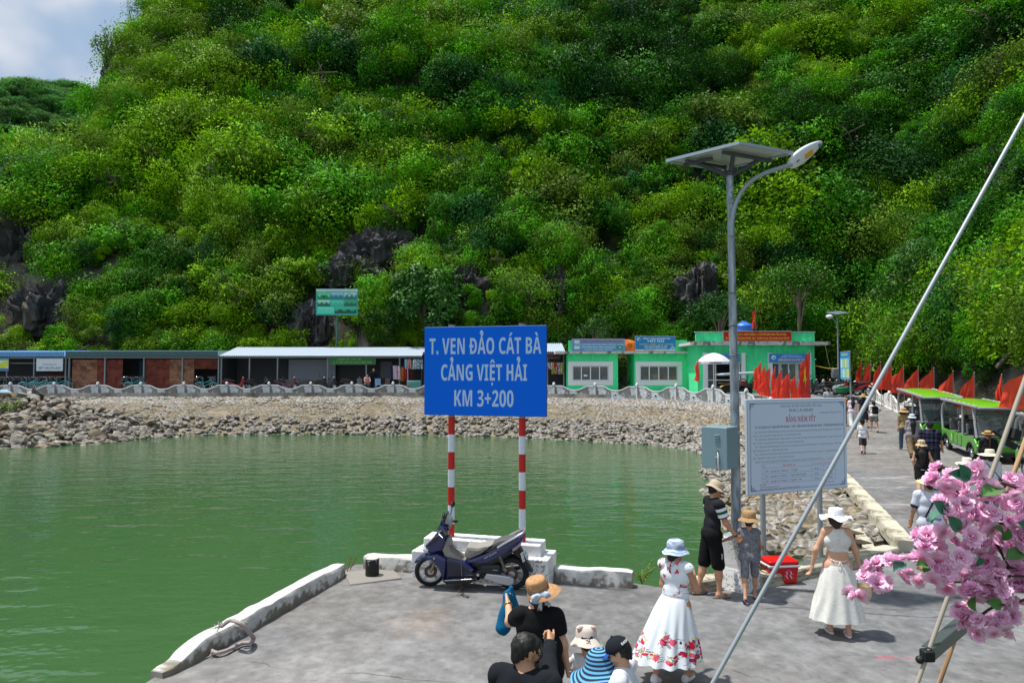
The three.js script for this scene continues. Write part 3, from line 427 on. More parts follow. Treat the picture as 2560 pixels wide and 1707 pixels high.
{
  const pts = []; let last = null; const N = 2600;
  for (let i = 0; i <= N; i++) { const p = revTop.getPoint(i / N * 0.69); p.z -= 0.14; p.y = Math.min(p.y, 1.5) + 0.02; if (p.x < -37.1 && p.z < -40) continue; if (!last || p.distanceTo(last) > 2.86) { pts.push(p); last = p; } }
  balustrade('weathered grey concrete balustrade with dipped panels along the quay', pts, limeM, 2.86);
  const q = []; for (let D = 49.8; D > 18; D -= 3.1) q.push(V(roadR(D) - 0.1, roadY(D) - 0.02, -D));
  balustrade('white painted concrete balustrade behind the green carts beside the road', q, limeWhite, 3.16);
}
// ================================================================ SHEDS ON THE QUAY (front plane 52 m away)
const SD = 52, sx = (px, D = SD) => (px - 1280) * D / FPX, sy = (py, D = SD) => at(1280, py, D).y, FL = 1.86;
function corrugated(w, run, rise, pitch = 0.16) { const n = Math.round(w / pitch) * 4; return grid(n, 2, (u, v) => [u * w - w / 2, v * rise + 0.022 * Math.sin(u * n / 4 * 2 * PI), -v * run]); }
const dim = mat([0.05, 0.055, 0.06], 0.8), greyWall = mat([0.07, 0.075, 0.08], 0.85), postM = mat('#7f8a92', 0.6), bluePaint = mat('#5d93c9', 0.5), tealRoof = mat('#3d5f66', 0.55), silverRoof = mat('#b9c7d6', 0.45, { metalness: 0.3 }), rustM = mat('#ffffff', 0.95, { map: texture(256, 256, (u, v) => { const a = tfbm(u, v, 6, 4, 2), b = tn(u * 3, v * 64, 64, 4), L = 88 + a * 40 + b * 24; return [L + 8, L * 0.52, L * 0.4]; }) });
const bambooM = mat('#ffffff', 0.95, { map: texture(256, 256, (u, v) => { const L = 128 + tfbm(u, v, 6, 4, 5) * 60 + tn(u * 4, v * 90, 90, 6) * 26; return [L + 14, L * 0.82, L * 0.66]; }) });
const doubleM = (m) => { m.side = THREE.DoubleSide; return m; }; [bluePaint, tealRoof, silverRoof].forEach(doubleM);
function shed(name, label, x0, x1, eave, roofRise, roofM, posts, fascia) {
  const t = thing(name, label, 'shed', [(x0 + x1) / 2, FL, -SD]), w = x1 - x0, h = eave - FL, deep = 2.8;
  const r = part(t, 'roof', corrugated(w, deep + 0.6, roofRise), roofM); r.position.set(0, h, 0.5);
  if (fascia) part(t, 'fascia', (() => { const g = corrugated(w, 0.01, fascia, 0.18); g.rotateX(0); return grid(Math.round(w / 0.18) * 4, 1, (u, v) => [u * w - w / 2, v * fascia, 0.02 * Math.sin(u * Math.round(w / 0.18) * 2 * PI)]); })(), roofM).position.set(0, h, 0.52);
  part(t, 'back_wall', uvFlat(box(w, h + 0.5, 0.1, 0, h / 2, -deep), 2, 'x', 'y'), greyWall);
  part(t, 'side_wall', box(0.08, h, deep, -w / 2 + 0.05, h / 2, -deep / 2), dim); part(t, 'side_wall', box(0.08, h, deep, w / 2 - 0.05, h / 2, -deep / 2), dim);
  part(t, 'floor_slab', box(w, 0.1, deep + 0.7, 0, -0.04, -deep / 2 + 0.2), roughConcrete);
  part(t, 'beam', M(box(w, 0.1, 0.07, 0, h - 0.1, 0.28), box(w, 0.1, 0.07, 0, h - 0.08, -2)), postM);
  for (const px of posts) part(t, 'post', box(0.09, h, 0.09, sx(px) - (x0 + x1) / 2, h / 2, 0.2), postM);
  return t;
}
const EAVE = sy(891);
const blueShed = shed('bicycle_shed', 'blue roofed open shed with rows of bicycles at the far end of the quay', sx(-120), sx(171), EAVE, 0.5, bluePaint, [-80, -20, 22, 89.6, 168], 0.34);
const darkShed = shed('bamboo_shed', 'shed with dark teal roof edge and brown bamboo screens', sx(173), sx(551), EAVE + 0.02, 0.5, tealRoof, [177, 266, 363, 459, 549], 0.36);
const silverShed = shed('silver_shed', 'long open shed with pale silver corrugated roof and parked motorbikes', sx(553), sx(1056), EAVE + 0.04, 0.75, silverRoof, [556, 626, 696, 821, 917, 1000], 0);
const clothesShed = shed('clothes_stall', 'dark clothes stall under a silver roof beside the first green kiosk', sx(1058), sx(1412), EAVE + 0.35, 0.75, silverRoof, [1100, 1240, 1368, 1409], 0);
{   // things built into the sheds
  const scr = (px0, px1, py0, py1, m, slats) => { const x0 = sx(px0), x1 = sx(px1), y0 = sy(py1), y1 = sy(py0), w = x1 - x0, h = y1 - y0, c = darkShed.position, n = Math.round(h / 0.075), g = slats ? M(box(w, h, 0.02, 0, 0, -0.03), Array.from({ length: n }, (_, i) => rod([-w / 2, (i + 0.5) / n * h - h / 2 + 0.01 * noise3(i, 1, 2), 0], [w / 2, (i + 0.5) / n * h - h / 2 + 0.014 * noise3(i, 5, 2), 0], 0.028, 0.028, 5))) : grid(30, 40, (u, v) => [u * w - w / 2, v * h - h / 2, 0.02 * noise3(u * 9, v * 30, 3) + 0.012 * Math.sin(v * 190)]); const o = part(darkShed, slats ? 'bamboo_screen' : 'woven_screen', uvFlat(g, 1.5, 'x', 'y'), m); o.position.set((x0 + x1) / 2 - c.x, (y0 + y1) / 2 - c.y, 0.12); };
  rustM.side = bambooM.side = THREE.DoubleSide;
  scr(183, 245, 899, 973, bambooM, true); scr(245, 309, 899, 973, rustM, false); scr(366, 426, 898, 973, rustM, false); scr(426, 487, 898, 973, bambooM, true); scr(459, 548, 896, 922, rustM, false);
  const blueIn = part(darkShed, 'inner_wall', box(sx(366) - sx(300), 2.2, 0.06, sx(335) - darkShed.position.x, 1.15, -2.6), mat([0.1, 0.22, 0.32], 0.8));
  part(silverShed, 'inner_wall', box(sx(820) - sx(698), 2.1, 0.06, sx(759) - silverShed.position.x, 1.3, -2.2), mat([0.32, 0.36, 0.42], 0.8));
  part(silverShed, 'work_bench', M(box(2.6, 0.06, 0.9, sx(770) - silverShed.position.x, 0.85, -1.2), box(1.1, 0.8, 0.06, sx(722) - silverShed.position.x, 0.42, -0.75), box(0.06, 0.85, 0.06, sx(806) - silverShed.position.x, 0.42, -0.8)), mat([0.2, 0.19, 0.17], 0.8));
  const sign = (parent, name, px0, px1, py0, py1, D, tex, thick = 0.05, z = 0) => { const x0 = sx(px0, D), x1 = sx(px1, D), y0 = sy(py1, D), y1 = sy(py0, D), w = x1 - x0, h = y1 - y0; const o = part(parent, name, box(w, h, thick, 0, 0, 0), mat('#9aa7b2', 0.6)); o.position.set((x0 + x1) / 2 - parent.position.x, (y0 + y1) / 2 - parent.position.y, -D - parent.position.z + z); part(o, 'print', ...printed(w - 0.03, h - 0.03, tex, 0, 0, thick / 2 + 0.004)); return o; };

  sign(blueShed, 'welcome_sign', 90.5, 157, 896, 927.5, 51.6, canvasTex(512, 240, (x, w, h) => { x.fillStyle = '#cfdbe4'; x.fillRect(0, 0, w, h); x.strokeStyle = '#8fa5b2'; for (const cx of [130, 256, 375]) { x.beginPath(); x.arc(cx, 42, 15, 0, 7); x.stroke(); } say(x, 'Welcome to', 256, 128, 'bold 46px serif', '#4c7385'); say(x, 'VIET HAI VILLAGE', 256, 205, 'bold 60px sans-serif', '#28505f', 445); }));
  sign(blueShed, 'small_sign', -28, 21, 896, 927, 51.6, canvasTex(256, 160, (x, w, h) => { x.fillStyle = '#cfdfe2'; x.fillRect(0, 0, w, h); x.fillStyle = '#4fae9d'; x.fillRect(0, 0, w, 24); x.fillStyle = '#c8d23c'; x.beginPath(); x.ellipse(200, 80, 90, 42, -0.4, 0, 7); x.fill(); x.fillStyle = '#3a7fb0'; x.fillRect(0, 126, w, 34); }));
  part(blueShed, 'rail', box(sx(170) - sx(22), 0.05, 0.05, sx(96) - blueShed.position.x, sy(908) - FL, 0.2), postM);
  part(blueShed, 'red_counter', box(sx(168) - sx(60), 0.18, 0.3, sx(114) - blueShed.position.x, sy(940) - FL, -2.4), mat([0.25, 0.03, 0.02], 0.6));
  sign(silverShed, 'green_banner', 824, 938, 893, 911, 51.7, canvasTex(768, 128, (x, w, h) => { x.fillStyle = '#256b2e'; x.fillRect(0, 0, w, h); say(x, 'ĐIỂM CHỜ TÀU  XE', 330, 50, 'bold 44px sans-serif', '#7fb06c', 400); say(x, 'HỢP TÁC XÃ DU LỊCH VIỆT HẢI', 384, 106, 'bold 46px sans-serif', '#7fb06c', 660); }));
  sign(clothesShed, 'red_board', 1367, 1400, 884, 896, 51.4, canvasTex(64, 32, (x) => { x.fillStyle = '#4a1518'; x.fillRect(0, 0, 64, 32); }));
  part(silverShed, 'window_grille', M(Array.from({ length: 12 }, (_, i) => box(0.025, 1.25, 0.02, sx(946 + i * 2.4) - silverShed.position.x, 1.55, -1))), postM);
}
// ---- bicycles
function bicycle(name, label, col, group) {
  const t = thing(name, label, 'bicycle', [0, 0, 0], 0, group), fm = mat(col, 0.35), R = 0.31;
  part(t, 'frame', M(rod([-0.5, R, 0], [-0.16, 0.3, 0], 0.014), rod([-0.5, R, 0], [-0.22, 0.72, 0], 0.012), rod([-0.16, 0.3, 0], [-0.26, 0.86, 0], 0.018), rod([-0.16, 0.3, 0], [0.36, 0.62, 0], 0.022), rod([-0.22, 0.55, 0], [0.36, 0.76, 0], 0.016), rod([0.33, 0.86, 0], [0.5, R, 0], 0.018)), fm);
  for (const x of [-0.5, 0.5]) { const w = part(t, 'wheel', M(new THREE.TorusGeometry(R - 0.02, 0.02, 6, 26).translate(x, R, 0)), rubber); part(w, 'rim', M(new THREE.TorusGeometry(R - 0.05, 0.012, 5, 24).translate(x, R, 0), Array.from({ length: 7 }, (_, i) => rod([x - Math.cos(i * 0.449) * R * 0.9, R - Math.sin(i * 0.449) * R * 0.9, 0], [x + Math.cos(i * 0.449) * R * 0.9, R + Math.sin(i * 0.449) * R * 0.9, 0], 0.004, 0.004, 4))), chrome); part(t, 'mudguard', new THREE.TorusGeometry(R + 0.025, 0.022, 5, 16, 2.2).rotateZ(0.5).translate(x, R, 0), fm); }
  part(t, 'saddle', place(new THREE.SphereGeometry(0.12, 10, 7).scale(1.1, 0.35, 0.75), -0.27, 0.89, 0), blackM); part(t, 'handlebar', M(rod([0.33, 0.86, 0], [0.31, 1.0, 0], 0.014), tube([[0.18, 1.0, -0.28], [0.3, 1.02, -0.16], [0.32, 1.0, 0], [0.3, 1.02, 0.16], [0.18, 1.0, 0.28]], 0.013, 12, 5)), chrome);
  part(t, 'basket', M(place(new THREE.CylinderGeometry(0.17, 0.13, 0.22, 4, 1, true), 0.56, 0.84, 0, 0, PI / 4), box(0.2, 0.01, 0.2, 0.56, 0.735, 0)), doubleM(mat([0.06, 0.07, 0.08], 0.6)));
  part(t, 'pedals', M(new THREE.TorusGeometry(0.07, 0.012, 5, 14).translate(-0.16, 0.3, 0.03), rod([-0.16, 0.3, 0], [-0.05, 0.18, 0.09], 0.01), box(0.08, 0.02, 0.08, -0.05, 0.18, 0.12)), chrome);
  return t;
}
{
  const r = rng(61), b0 = bicycle('bicycle', 'teal bicycle with front basket, leftmost of those just behind the balustrade', '#3fa3ac');
  const put = (o, px, D, turn, y = FL + 0.02) => { o.position.set(sx(px, D), y, -D); o.rotation.y = turn; };
  put(b0, 76, 50.8, 0.25);
  [[104, 50.6, 0.75, 'teal bicycle second from the end beneath the welcome sign'], [152, 50.8, 0.4, 'teal bicycle beside the last post of the blue shed'], [338, 50.9, 0.12, 'teal bicycle in the open bay between two red brown screens'], [516, 50.9, 0.1, 'teal bicycle under the hanging rusty board at the end of the bamboo shed']].forEach(([px, D, tr, l]) => put(dup(b0, [0, 0, 0], 0, l), px, D, tr));
  const k0 = bicycle('rental_bicycle', 'dark basket bicycle in the packed rows inside the blue shed', '#31454c', 'rows of rental bicycles');
  for (let i = 0; i < 26; i++) put(i ? (i < 20 ? dup(k0, [0, 0, 0], 0) : dup(k0, [0, 0, 0], 0, 'dark basket bicycle in an open bay between the bamboo screens', 'dark bicycles in the bamboo shed')) : k0, i < 20 ? -34 + i * 10.4 : [318, 330, 346, 355, 500, 535][i - 20], 51.5 + (i % 2) * 0.5 + r() * 0.2, PI / 2 * 0.92 + r() * 0.2 + PI);
  const g = bicycle('bicycle', 'dark bicycle leaning in the gap between the two kiosks', '#30363a'); put(g, 1562, 52, 0.3);
}
// ---- motorbikes seen from afar
function motorbike(label, col, pos, turn) {
  const t = thing('motorbike', label, 'motorbike', pos, turn), pm = mat(col, 0.3), R = 0.29;
  for (const x of [-0.62, 0.62]) { const w = part(t, 'wheel', new THREE.TorusGeometry(R - 0.05, 0.055, 8, 20).translate(x, R, 0), rubber); part(w, 'rim', M(place(new THREE.CylinderGeometry(0.1, 0.1, 0.05, 12), x, R, 0, PI / 2), Array.from({ length: 5 }, (_, i) => rod([x, R, 0], [x + Math.cos(i * 1.257) * 0.22, R + Math.sin(i * 1.257) * 0.22, 0], 0.016, 0.016, 4))), chrome); }
  part(t, 'body', M(slab([[-0.85, 0.74], [-0.5, 0.68], [-0.15, 0.6], [0.05, 0.42], [0.3, 0.45], [0.45, 0.72], [0.5, 0.98], [0.6, 0.94], [0.66, 0.7], [0.5, 0.4], [0.35, 0.3], [-0.05, 0.28], [-0.3, 0.44], [-0.6, 0.58], [-0.9, 0.66]], 0.26, 0.04), slab([[0.36, 0.5], [0.6, 0.64], [0.9, 0.56], [0.78, 0.66], [0.58, 0.72]], 0.13, 0.03)), pm);
  part(t, 'seat', slab([[-0.78, 0.78], [-0.4, 0.73], [-0.05, 0.66], [0.0, 0.72], [-0.3, 0.82], [-0.72, 0.86]], 0.27, 0.04), blackM); part(t, 'engine', M(rbox(0.4, 0.2, 0.2, 0.04, -0.1, 0.28, 0), rod([-0.25, 0.24, 0.12], [-0.85, 0.36, 0.14], 0.045)), steel);
  part(t, 'fork', M(rod([0.62, R, 0.07], [0.46, 0.86, 0.05], 0.022), rod([0.62, R, -0.07], [0.46, 0.86, -0.05], 0.022)), chrome); part(t, 'handlebar', M(tube([[0.32, 1.0, -0.34], [0.42, 1.0, -0.15], [0.44, 1.0, 0.15], [0.32, 1.0, 0.34]], 0.016, 10, 5), rod([0.4, 1, 0.2], [0.38, 1.2, 0.3], 0.007), rod([0.4, 1, -0.2], [0.38, 1.2, -0.3], 0.007), ball(0.06, 0.38, 1.22, 0.31, 0.3, 0.7, 1, 8), ball(0.06, 0.38, 1.22, -0.31, 0.3, 0.7, 1, 8)), blackM);
  part(t, 'headlight', ball(0.08, 0.55, 0.94, 0, 0.6, 0.8, 1.1, 10), mat('#d9e2e6', 0.1));
  return t;
}
[[588, 51.2, '#8e1420', 0.4, 'red motorbike at the open front of the silver shed'], [645, 51.6, '#22262b', 0.5, 'black motorbike in the second bay of the silver shed'], [690, 51.4, '#2c3340', 0.9, 'dark motorbike against a post of the silver shed'], [716, 51.0, '#5a3340', 0.3, 'dull purple motorbike before the grey inner wall'], [795, 51.0, '#20262a', -0.4, 'black motorbike with green bag by the bench in the silver shed'], [815, 50.8, '#1c1f22', 0.2, 'black motorbike next to the post beside the green banner'], [880, 51.4, '#3a2a24', 0.2, 'brown motorbike below the green banner']].forEach(([px, D, c, tr, l]) => motorbike(l, c, [sx(px, D), FL + 0.02, -D], tr));
[[2047, 45.2, '#1d2024', 2.2, 'black motorbike nearest the corner of the green office'], [2062, 45.0, '#2b2e33', 2.3, 'dark grey motorbike second in the row by the solar lamp'], [2080, 44.6, '#b9bcc0', 2.3, 'silver motorbike in the middle of the row by the solar lamp'], [2098, 44.9, '#8a1522', 2.5, 'dark red motorbike behind the base of the solar lamp'], [2140, 43.4, '#a5182a', 2.6, 'red motorbike at the end of the row nearest the road'], [2130, 44.6, '#26343a', 2.4, 'dark motorbike beneath the map board'], [2115, 44.0, '#1c5f45', 2.4, 'green motorbike in front of the map board']].forEach(([px, D, c, tr, l]) => motorbike(l, c, [sx(px, D), 1.8, -D], tr));
// ---- clothes hanging in the stalls
{
  const r = rng(71); const cloth = (label, px, pyTop, w, h, D, tex, col) => { const g = grid(12, 10, (u, v) => { const k = 0.75 + 0.25 * v; return [(u - 0.5) * w * k + (v < 0.08 ? 0 : 0), -v * h, 0.05 * Math.sin(u * 9 + px) * (0.4 + v) + 0.02 * noise3(u * 5, v * 4, px)]; }); const o = part(scene, 'hanging_garment', g, doubleM(tex ? new THREE.MeshStandardMaterial({ map: tex, roughness: 0.9 }) : mat(col, 0.9))); o.position.set(sx(px, D), sy(pyTop, D), -D); tag(o, label, 'garment'); part(o, 'hanger', M(rod([-w * 0.36, -0.01, 0], [0, 0.05, 0], 0.008, 0.008, 4), rod([w * 0.36, -0.01, 0], [0, 0.05, 0], 0.008, 0.008, 4), rod([0, 0.05, 0], [0, 0.12, 0], 0.006, 0.006, 4)), blackM); };
  const stripes = (...c) => canvasTex(64, 64, (x) => { c.forEach((k, i) => { x.fillStyle = k; x.fillRect(i * 64 / c.length, 0, 64 / c.length + 1, 64); }); });
  const floral = (bg, ...c) => canvasTex(64, 64, (x) => { x.fillStyle = bg; x.fillRect(0, 0, 64, 64); for (let i = 0; i < 70; i++) { x.fillStyle = c[i % c.length]; x.beginPath(); x.arc(r() * 64, r() * 64, 2 + r() * 3, 0, 7); x.fill(); } });
  const A = [[978, 914, 'navy blue shirt', 0, '#1c2748'], [983, 914, 'red shirt with white stripe', stripes('#9c1830', '#d8d0d8', '#9c1830')], [989, 914, 'white and purple striped shirt', stripes('#e2d8e6', '#7c3a7c', '#e2d8e6', '#a02040')], [996, 915, 'long pale lilac dress', floral('#c9bcd2', '#9a8fb0', '#eee')], [1006, 918, 'mustard yellow shirt', 0, '#a8861a'], [1011, 917, 'bright red blouse', 0, '#a8161e'], [1015, 898, 'light blue towel', 0, '#7fa6bd'], [1024, 898, 'salmon pink towel', 0, '#c08478'], [1019, 920, 'maroon striped shirt', stripes('#4a1020', '#c8b8bc', '#4a1020')], [1029, 920, 'maroon shirt', 0, '#541420'], [1036, 898, 'blue and white patterned trousers', floral('#8fa9b4', '#3f6f80', '#dfe8ea')], [1044, 898, 'turquoise patterned skirt', floral('#6f98a4', '#cfe0e4', '#34566a')], [1052, 898, 'grey blue patterned dress', floral('#8193a2', '#e6eaee', '#3f5468')]];
  for (const [px, py, n, t, c] of A) cloth(n + ' hanging on the stall rack next to the blue road sign', px, py, 0.3, py < 900 ? 0.72 : 1.0, 51.3 + r() * 0.2, t || null, c);
  const B = [[1368, 'white patterned blouse', floral('#c8c4c8', '#6a5a70', '#8a4a5a')], [1373, 'purple flowered blouse', floral('#8a7a92', '#d8c8d8', '#4a3a52')], [1378, 'grey flowered blouse', floral('#a09aa0', '#e0d8dc', '#5a4a52')], [1384, 'lime yellow dress', 0, '#a8aa30'], [1389, 'crimson shirt', 0, '#a41c34'], [1394, 'white and red printed shirt', floral('#d8d4d0', '#a02030', '#2a4a6a')], [1399, 'blue printed shirt', floral('#5a7a9a', '#d8dce0', '#a03040')], [1404, 'yellow printed shirt', floral('#b8a050', '#4a4a3a', '#d8c8a0')]];
  for (const [px, n, t, c] of B) cloth(n + ' hanging in the dark stall beside the first kiosk', px, 906, 0.32, px < 1382 ? 0.5 : 0.85, 51.3, t || null, c);
}
// ================================================================ GREEN KIOSKS AND OFFICE
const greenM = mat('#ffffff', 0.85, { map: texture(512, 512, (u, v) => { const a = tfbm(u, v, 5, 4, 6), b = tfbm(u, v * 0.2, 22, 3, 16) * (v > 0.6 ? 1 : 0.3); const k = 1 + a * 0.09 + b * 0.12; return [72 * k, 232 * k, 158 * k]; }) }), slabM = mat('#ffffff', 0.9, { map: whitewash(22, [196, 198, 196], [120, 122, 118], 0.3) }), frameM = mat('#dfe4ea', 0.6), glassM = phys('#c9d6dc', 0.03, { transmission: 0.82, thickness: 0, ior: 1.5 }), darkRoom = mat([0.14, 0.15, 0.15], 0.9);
const gw = (w, h, d, x, y, z) => uvFlat(box(w, h, d, x, y, z), 4, 'x', 'y');
function shopWindow(parent, x0, x1, y0, y1, z, n) {        // surround, sill frame, mullions and n panes
  const w = x1 - x0, h = y1 - y0, cx = (x0 + x1) / 2, b = 0.3, win = part(parent, 'window', slab([[x0 - b, y0 - b * 1.1], [x1 + b, y0 - b * 1.1], [x1 + b, y1 + b], [x0 - b, y1 + b]], 0.14, 0.015, [[[x0, y0], [x1, y0], [x1, y1], [x0, y1]]]).translate(0, 0, z + 0.03), frameM);
  const f = []; for (let i = 0; i <= n; i++) f.push(box(0.07, h, 0.07, x0 + w * i / n + (i === 0 ? 0.035 : i === n ? -0.035 : 0), (y0 + y1) / 2, z)); f.push(box(w, 0.07, 0.065, cx, y0 + 0.036, z), box(w, 0.07, 0.065, cx, y1 - 0.036, z)); part(win, 'frame', M(f), frameM);
  for (let i = 0; i < n; i++) part(win, 'pane', new THREE.PlaneGeometry(w / n - 0.07, h - 0.14).translate(x0 + w * (i + 0.5) / n, (y0 + y1) / 2, z - 0.01 - 0.02 * (i % 2)), glassM);
}
function kiosk(label, pxL, pxR, D, wx0, wx1) {
  const x0 = sx(pxL, D), x1 = sx(pxR, D), cx = (x0 + x1) / 2, w = x1 - x0, t = thing('green_kiosk', label, 'kiosk', [cx, FL - 0.02, -D]), h = sy(884, D) - FL + 0.02, y0 = sy(951, D) - FL, y1 = sy(913.5, D) - FL, a = sx(wx0, D) - cx, b = sx(wx1, D) - cx, deep = 3;
  part(t, 'wall', uvFlat(slab([[-w / 2, 0], [w / 2, 0], [w / 2, h], [-w / 2, h]], 0.18, 0, [[[a, y0], [b, y0], [b, y1], [a, y1]]]).translate(0, 0, -0.09), 4, 'x', 'y'), greenM);
  part(t, 'wall', M(gw(0.16, h, deep - 0.2, -w / 2 + 0.08, h / 2, -deep / 2 - 0.09), gw(0.16, h, deep - 0.2, w / 2 - 0.08, h / 2, -deep / 2 - 0.09), gw(w, h, 0.16, 0, h / 2, -deep - 0.08)), greenM);
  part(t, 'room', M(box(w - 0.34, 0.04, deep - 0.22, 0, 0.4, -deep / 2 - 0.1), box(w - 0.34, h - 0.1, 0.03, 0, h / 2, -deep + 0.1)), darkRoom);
  shopWindow(t, a, b, y0, y1, -0.09, 4); return t;
}
const k1 = kiosk('first green kiosk with white framed sliding window next to the clothes stall', 1420, 1545, 50, 1431, 1522), k2 = kiosk('second green kiosk with white framed window and orange life jackets inside', 1586, 1717, 50, 1600, 1695);
part(k1, 'notice', box(0.26, 0.14, 0.01, sx(1464, 50) - k1.position.x, sy(938, 50) - FL, -0.04), whiteP);
const mk = (name, label, px0, px1, py0, py1, D, tex) => { const x0 = sx(px0, D), x1 = sx(px1, D), y0 = sy(py1, D), y1 = sy(py0, D), o = thing(name, label, 'signboard', [(x0 + x1) / 2, (y0 + y1) / 2, -D]); part(o, 'board', rbox(x1 - x0, y1 - y0, 0.08, 0.015, 0, 0, 0), mat('#8fa3b5', 0.6)); part(o, 'print', ...printed(x1 - x0 - 0.05, y1 - y0 - 0.05, tex, 0, 0, 0.044)); return o; };
{
  const t = thing('kiosk_roof', 'flat concrete roof slab joining the two green kiosks with low green parapets', 'roof', [sx(1565, 50), sy(884, 50), -50]); const w = sx(1742, 50) - sx(1388, 50);
  part(t, 'roof_slab', uvFlat(box(w, 0.17, 4.2, 0, 0.085, -1.68), 3, 'x', 'y'), slabM); const pp = (a, b, top, z) => part(t, 'parapet', gw(sx(b, 50) - sx(a, 50), sy(top, 50) - sy(879, 50), 0.15, (sx(a, 50) + sx(b, 50)) / 2 - t.position.x, 0.172 + (sy(top, 50) - sy(879, 50)) / 2, z), greenM); pp(1421, 1566, 852, 0.1); pp(1588, 1717, 851, 0.08);

  mk('shop_sign', 'faded blue and pink signboard with red lettering above the first kiosk', 1430, 1563, 847, 878, 49.6, canvasTex(1024, 240, (x, w, h) => { x.fillStyle = '#5d9ccc'; x.fillRect(0, 0, w, h); x.fillStyle = '#a88aa8'; x.globalAlpha = 0.5; x.fillRect(0, 0, w, 60); x.globalAlpha = 1; x.fillStyle = '#d8e6ee'; x.fillRect(40, 24, 100, 60); x.fillRect(36, 140, 110, 62); x.fillStyle = '#1f8f4c'; x.fillRect(868, 134, 110, 72); x.fillStyle = '#dfe8ea'; x.fillRect(905, 160, 50, 20); say(x, 'CÔNG TY CỔ PHẦN DU LỊCH VIỆT HẢI XANH', 580, 62, 'bold 52px sans-serif', '#b3213c', 800); say(x, 'KHU DU LỊCH SINH THÁI CỘNG ĐỒNG VIỆT HẢI - CÁT BÀ', 520, 124, 'bold 40px sans-serif', '#c4e2ee', 960); say(x, 'Chèo thuyền Kayak - Phục vụ tham quan', 510, 174, 'bold 38px sans-serif', '#e6f2f6', 660); say(x, 'Vé tham quan động - bãi tắm', 510, 220, 'bold 34px sans-serif', '#c8e0ea', 540); }));
  mk('shop_sign', 'bright blue signboard with white lettering above the second kiosk', 1588, 1690, 840, 877.5, 49.6, canvasTex(1024, 376, (x, w, h) => { x.fillStyle = '#1d83c4'; x.fillRect(0, 0, w, h); x.fillStyle = '#bfe0f0'; x.beginPath(); x.arc(84, 74, 44, 0, 7); x.fill(); x.fillStyle = '#2f7fae'; x.beginPath(); x.arc(94, 84, 24, 0, 7); x.fill(); x.fillStyle = '#2f8f86'; x.beginPath(); x.arc(90, 300, 36, 0, 7); x.fill(); x.fillStyle = '#8fc0d8'; x.beginPath(); x.moveTo(860, 336); x.lineTo(940, 236); x.lineTo(1024, 300); x.lineTo(1024, 336); x.fill(); say(x, 'CÔNG TY TNHH LÀNG SINH THÁI', 540, 76, 'bold 54px sans-serif', '#e2eef4', 700); say(x, 'VIỆT HẢI', 520, 150, 'bold 78px serif', '#f2f8fa', 440); say(x, 'HOMESTAY - XE ĐIỆN - KAYAK - NHÀ HÀNG', 540, 222, 'bold 44px sans-serif', '#d9d36a', 880); say(x, 'CHO THUÊ XE ĐIỆN, XE ĐẠP', 520, 282, 'bold 46px sans-serif', '#eaf4f8', 600); say(x, 'THỦY SẢN, NHÀ HÀNG, NHÀ NGHỈ', 520, 330, 'bold 36px sans-serif', '#d2e8f2', 560); x.fillStyle = '#d8e2e8'; x.fillRect(0, 344, w, 32); say(x, 'LIÊN HỆ ĐẶT PHÒNG', 360, 370, 'bold 28px sans-serif', '#b0303a'); }));

  const tarp = part(scene, 'orange_tarpaulin', wobble(ball(0.5, 0, 0, 0, 1.5, 1.05, 0.5, 20), 0.18, 3.1, 4), mat('#e0761c', 0.7)); tarp.position.set(sx(1575, 49.9), sy(868, 49.9) , -49.9); tag(tarp, 'crumpled orange tarpaulin stuffed between the two shop signboards', 'tarpaulin');
  for (const [px, py, w, h, c, l] of [[1638, 943, 0.5, 0.5, '#b58a52', 'brown carton leaning in the window of the second kiosk'], [1615, 948, 0.5, 0.34, '#7c6a55', 'dull carton low in the left pane of the second kiosk'], [1515, 946, 0.5, 0.4, '#7c6248', 'brown carton in the last pane of the first kiosk']]) { const b = part(scene, 'cardboard_box', rbox(w, h, 0.4, 0.02, 0, 0, 0, 0, 0.2, 0.15), mat(c, 0.9)); b.position.set(sx(px, 50.4), sy(py, 50.4), -50.45); tag(b, l, 'box'); }
  for (const [px, l] of [[1668, 'orange life jacket piled in the third pane of the second kiosk'], [1686, 'orange life jacket piled in the last pane of the second kiosk']]) { const j = part(scene, 'life_jacket', wobble(rbox(0.5, 0.36, 0.25, 0.1, 0, 0, 0), 0.06, 6, px), mat('#e2501c', 0.8)); j.position.set(sx(px, 50.4), sy(946, 50.4), -50.45); tag(j, l, 'life jacket'); }
}
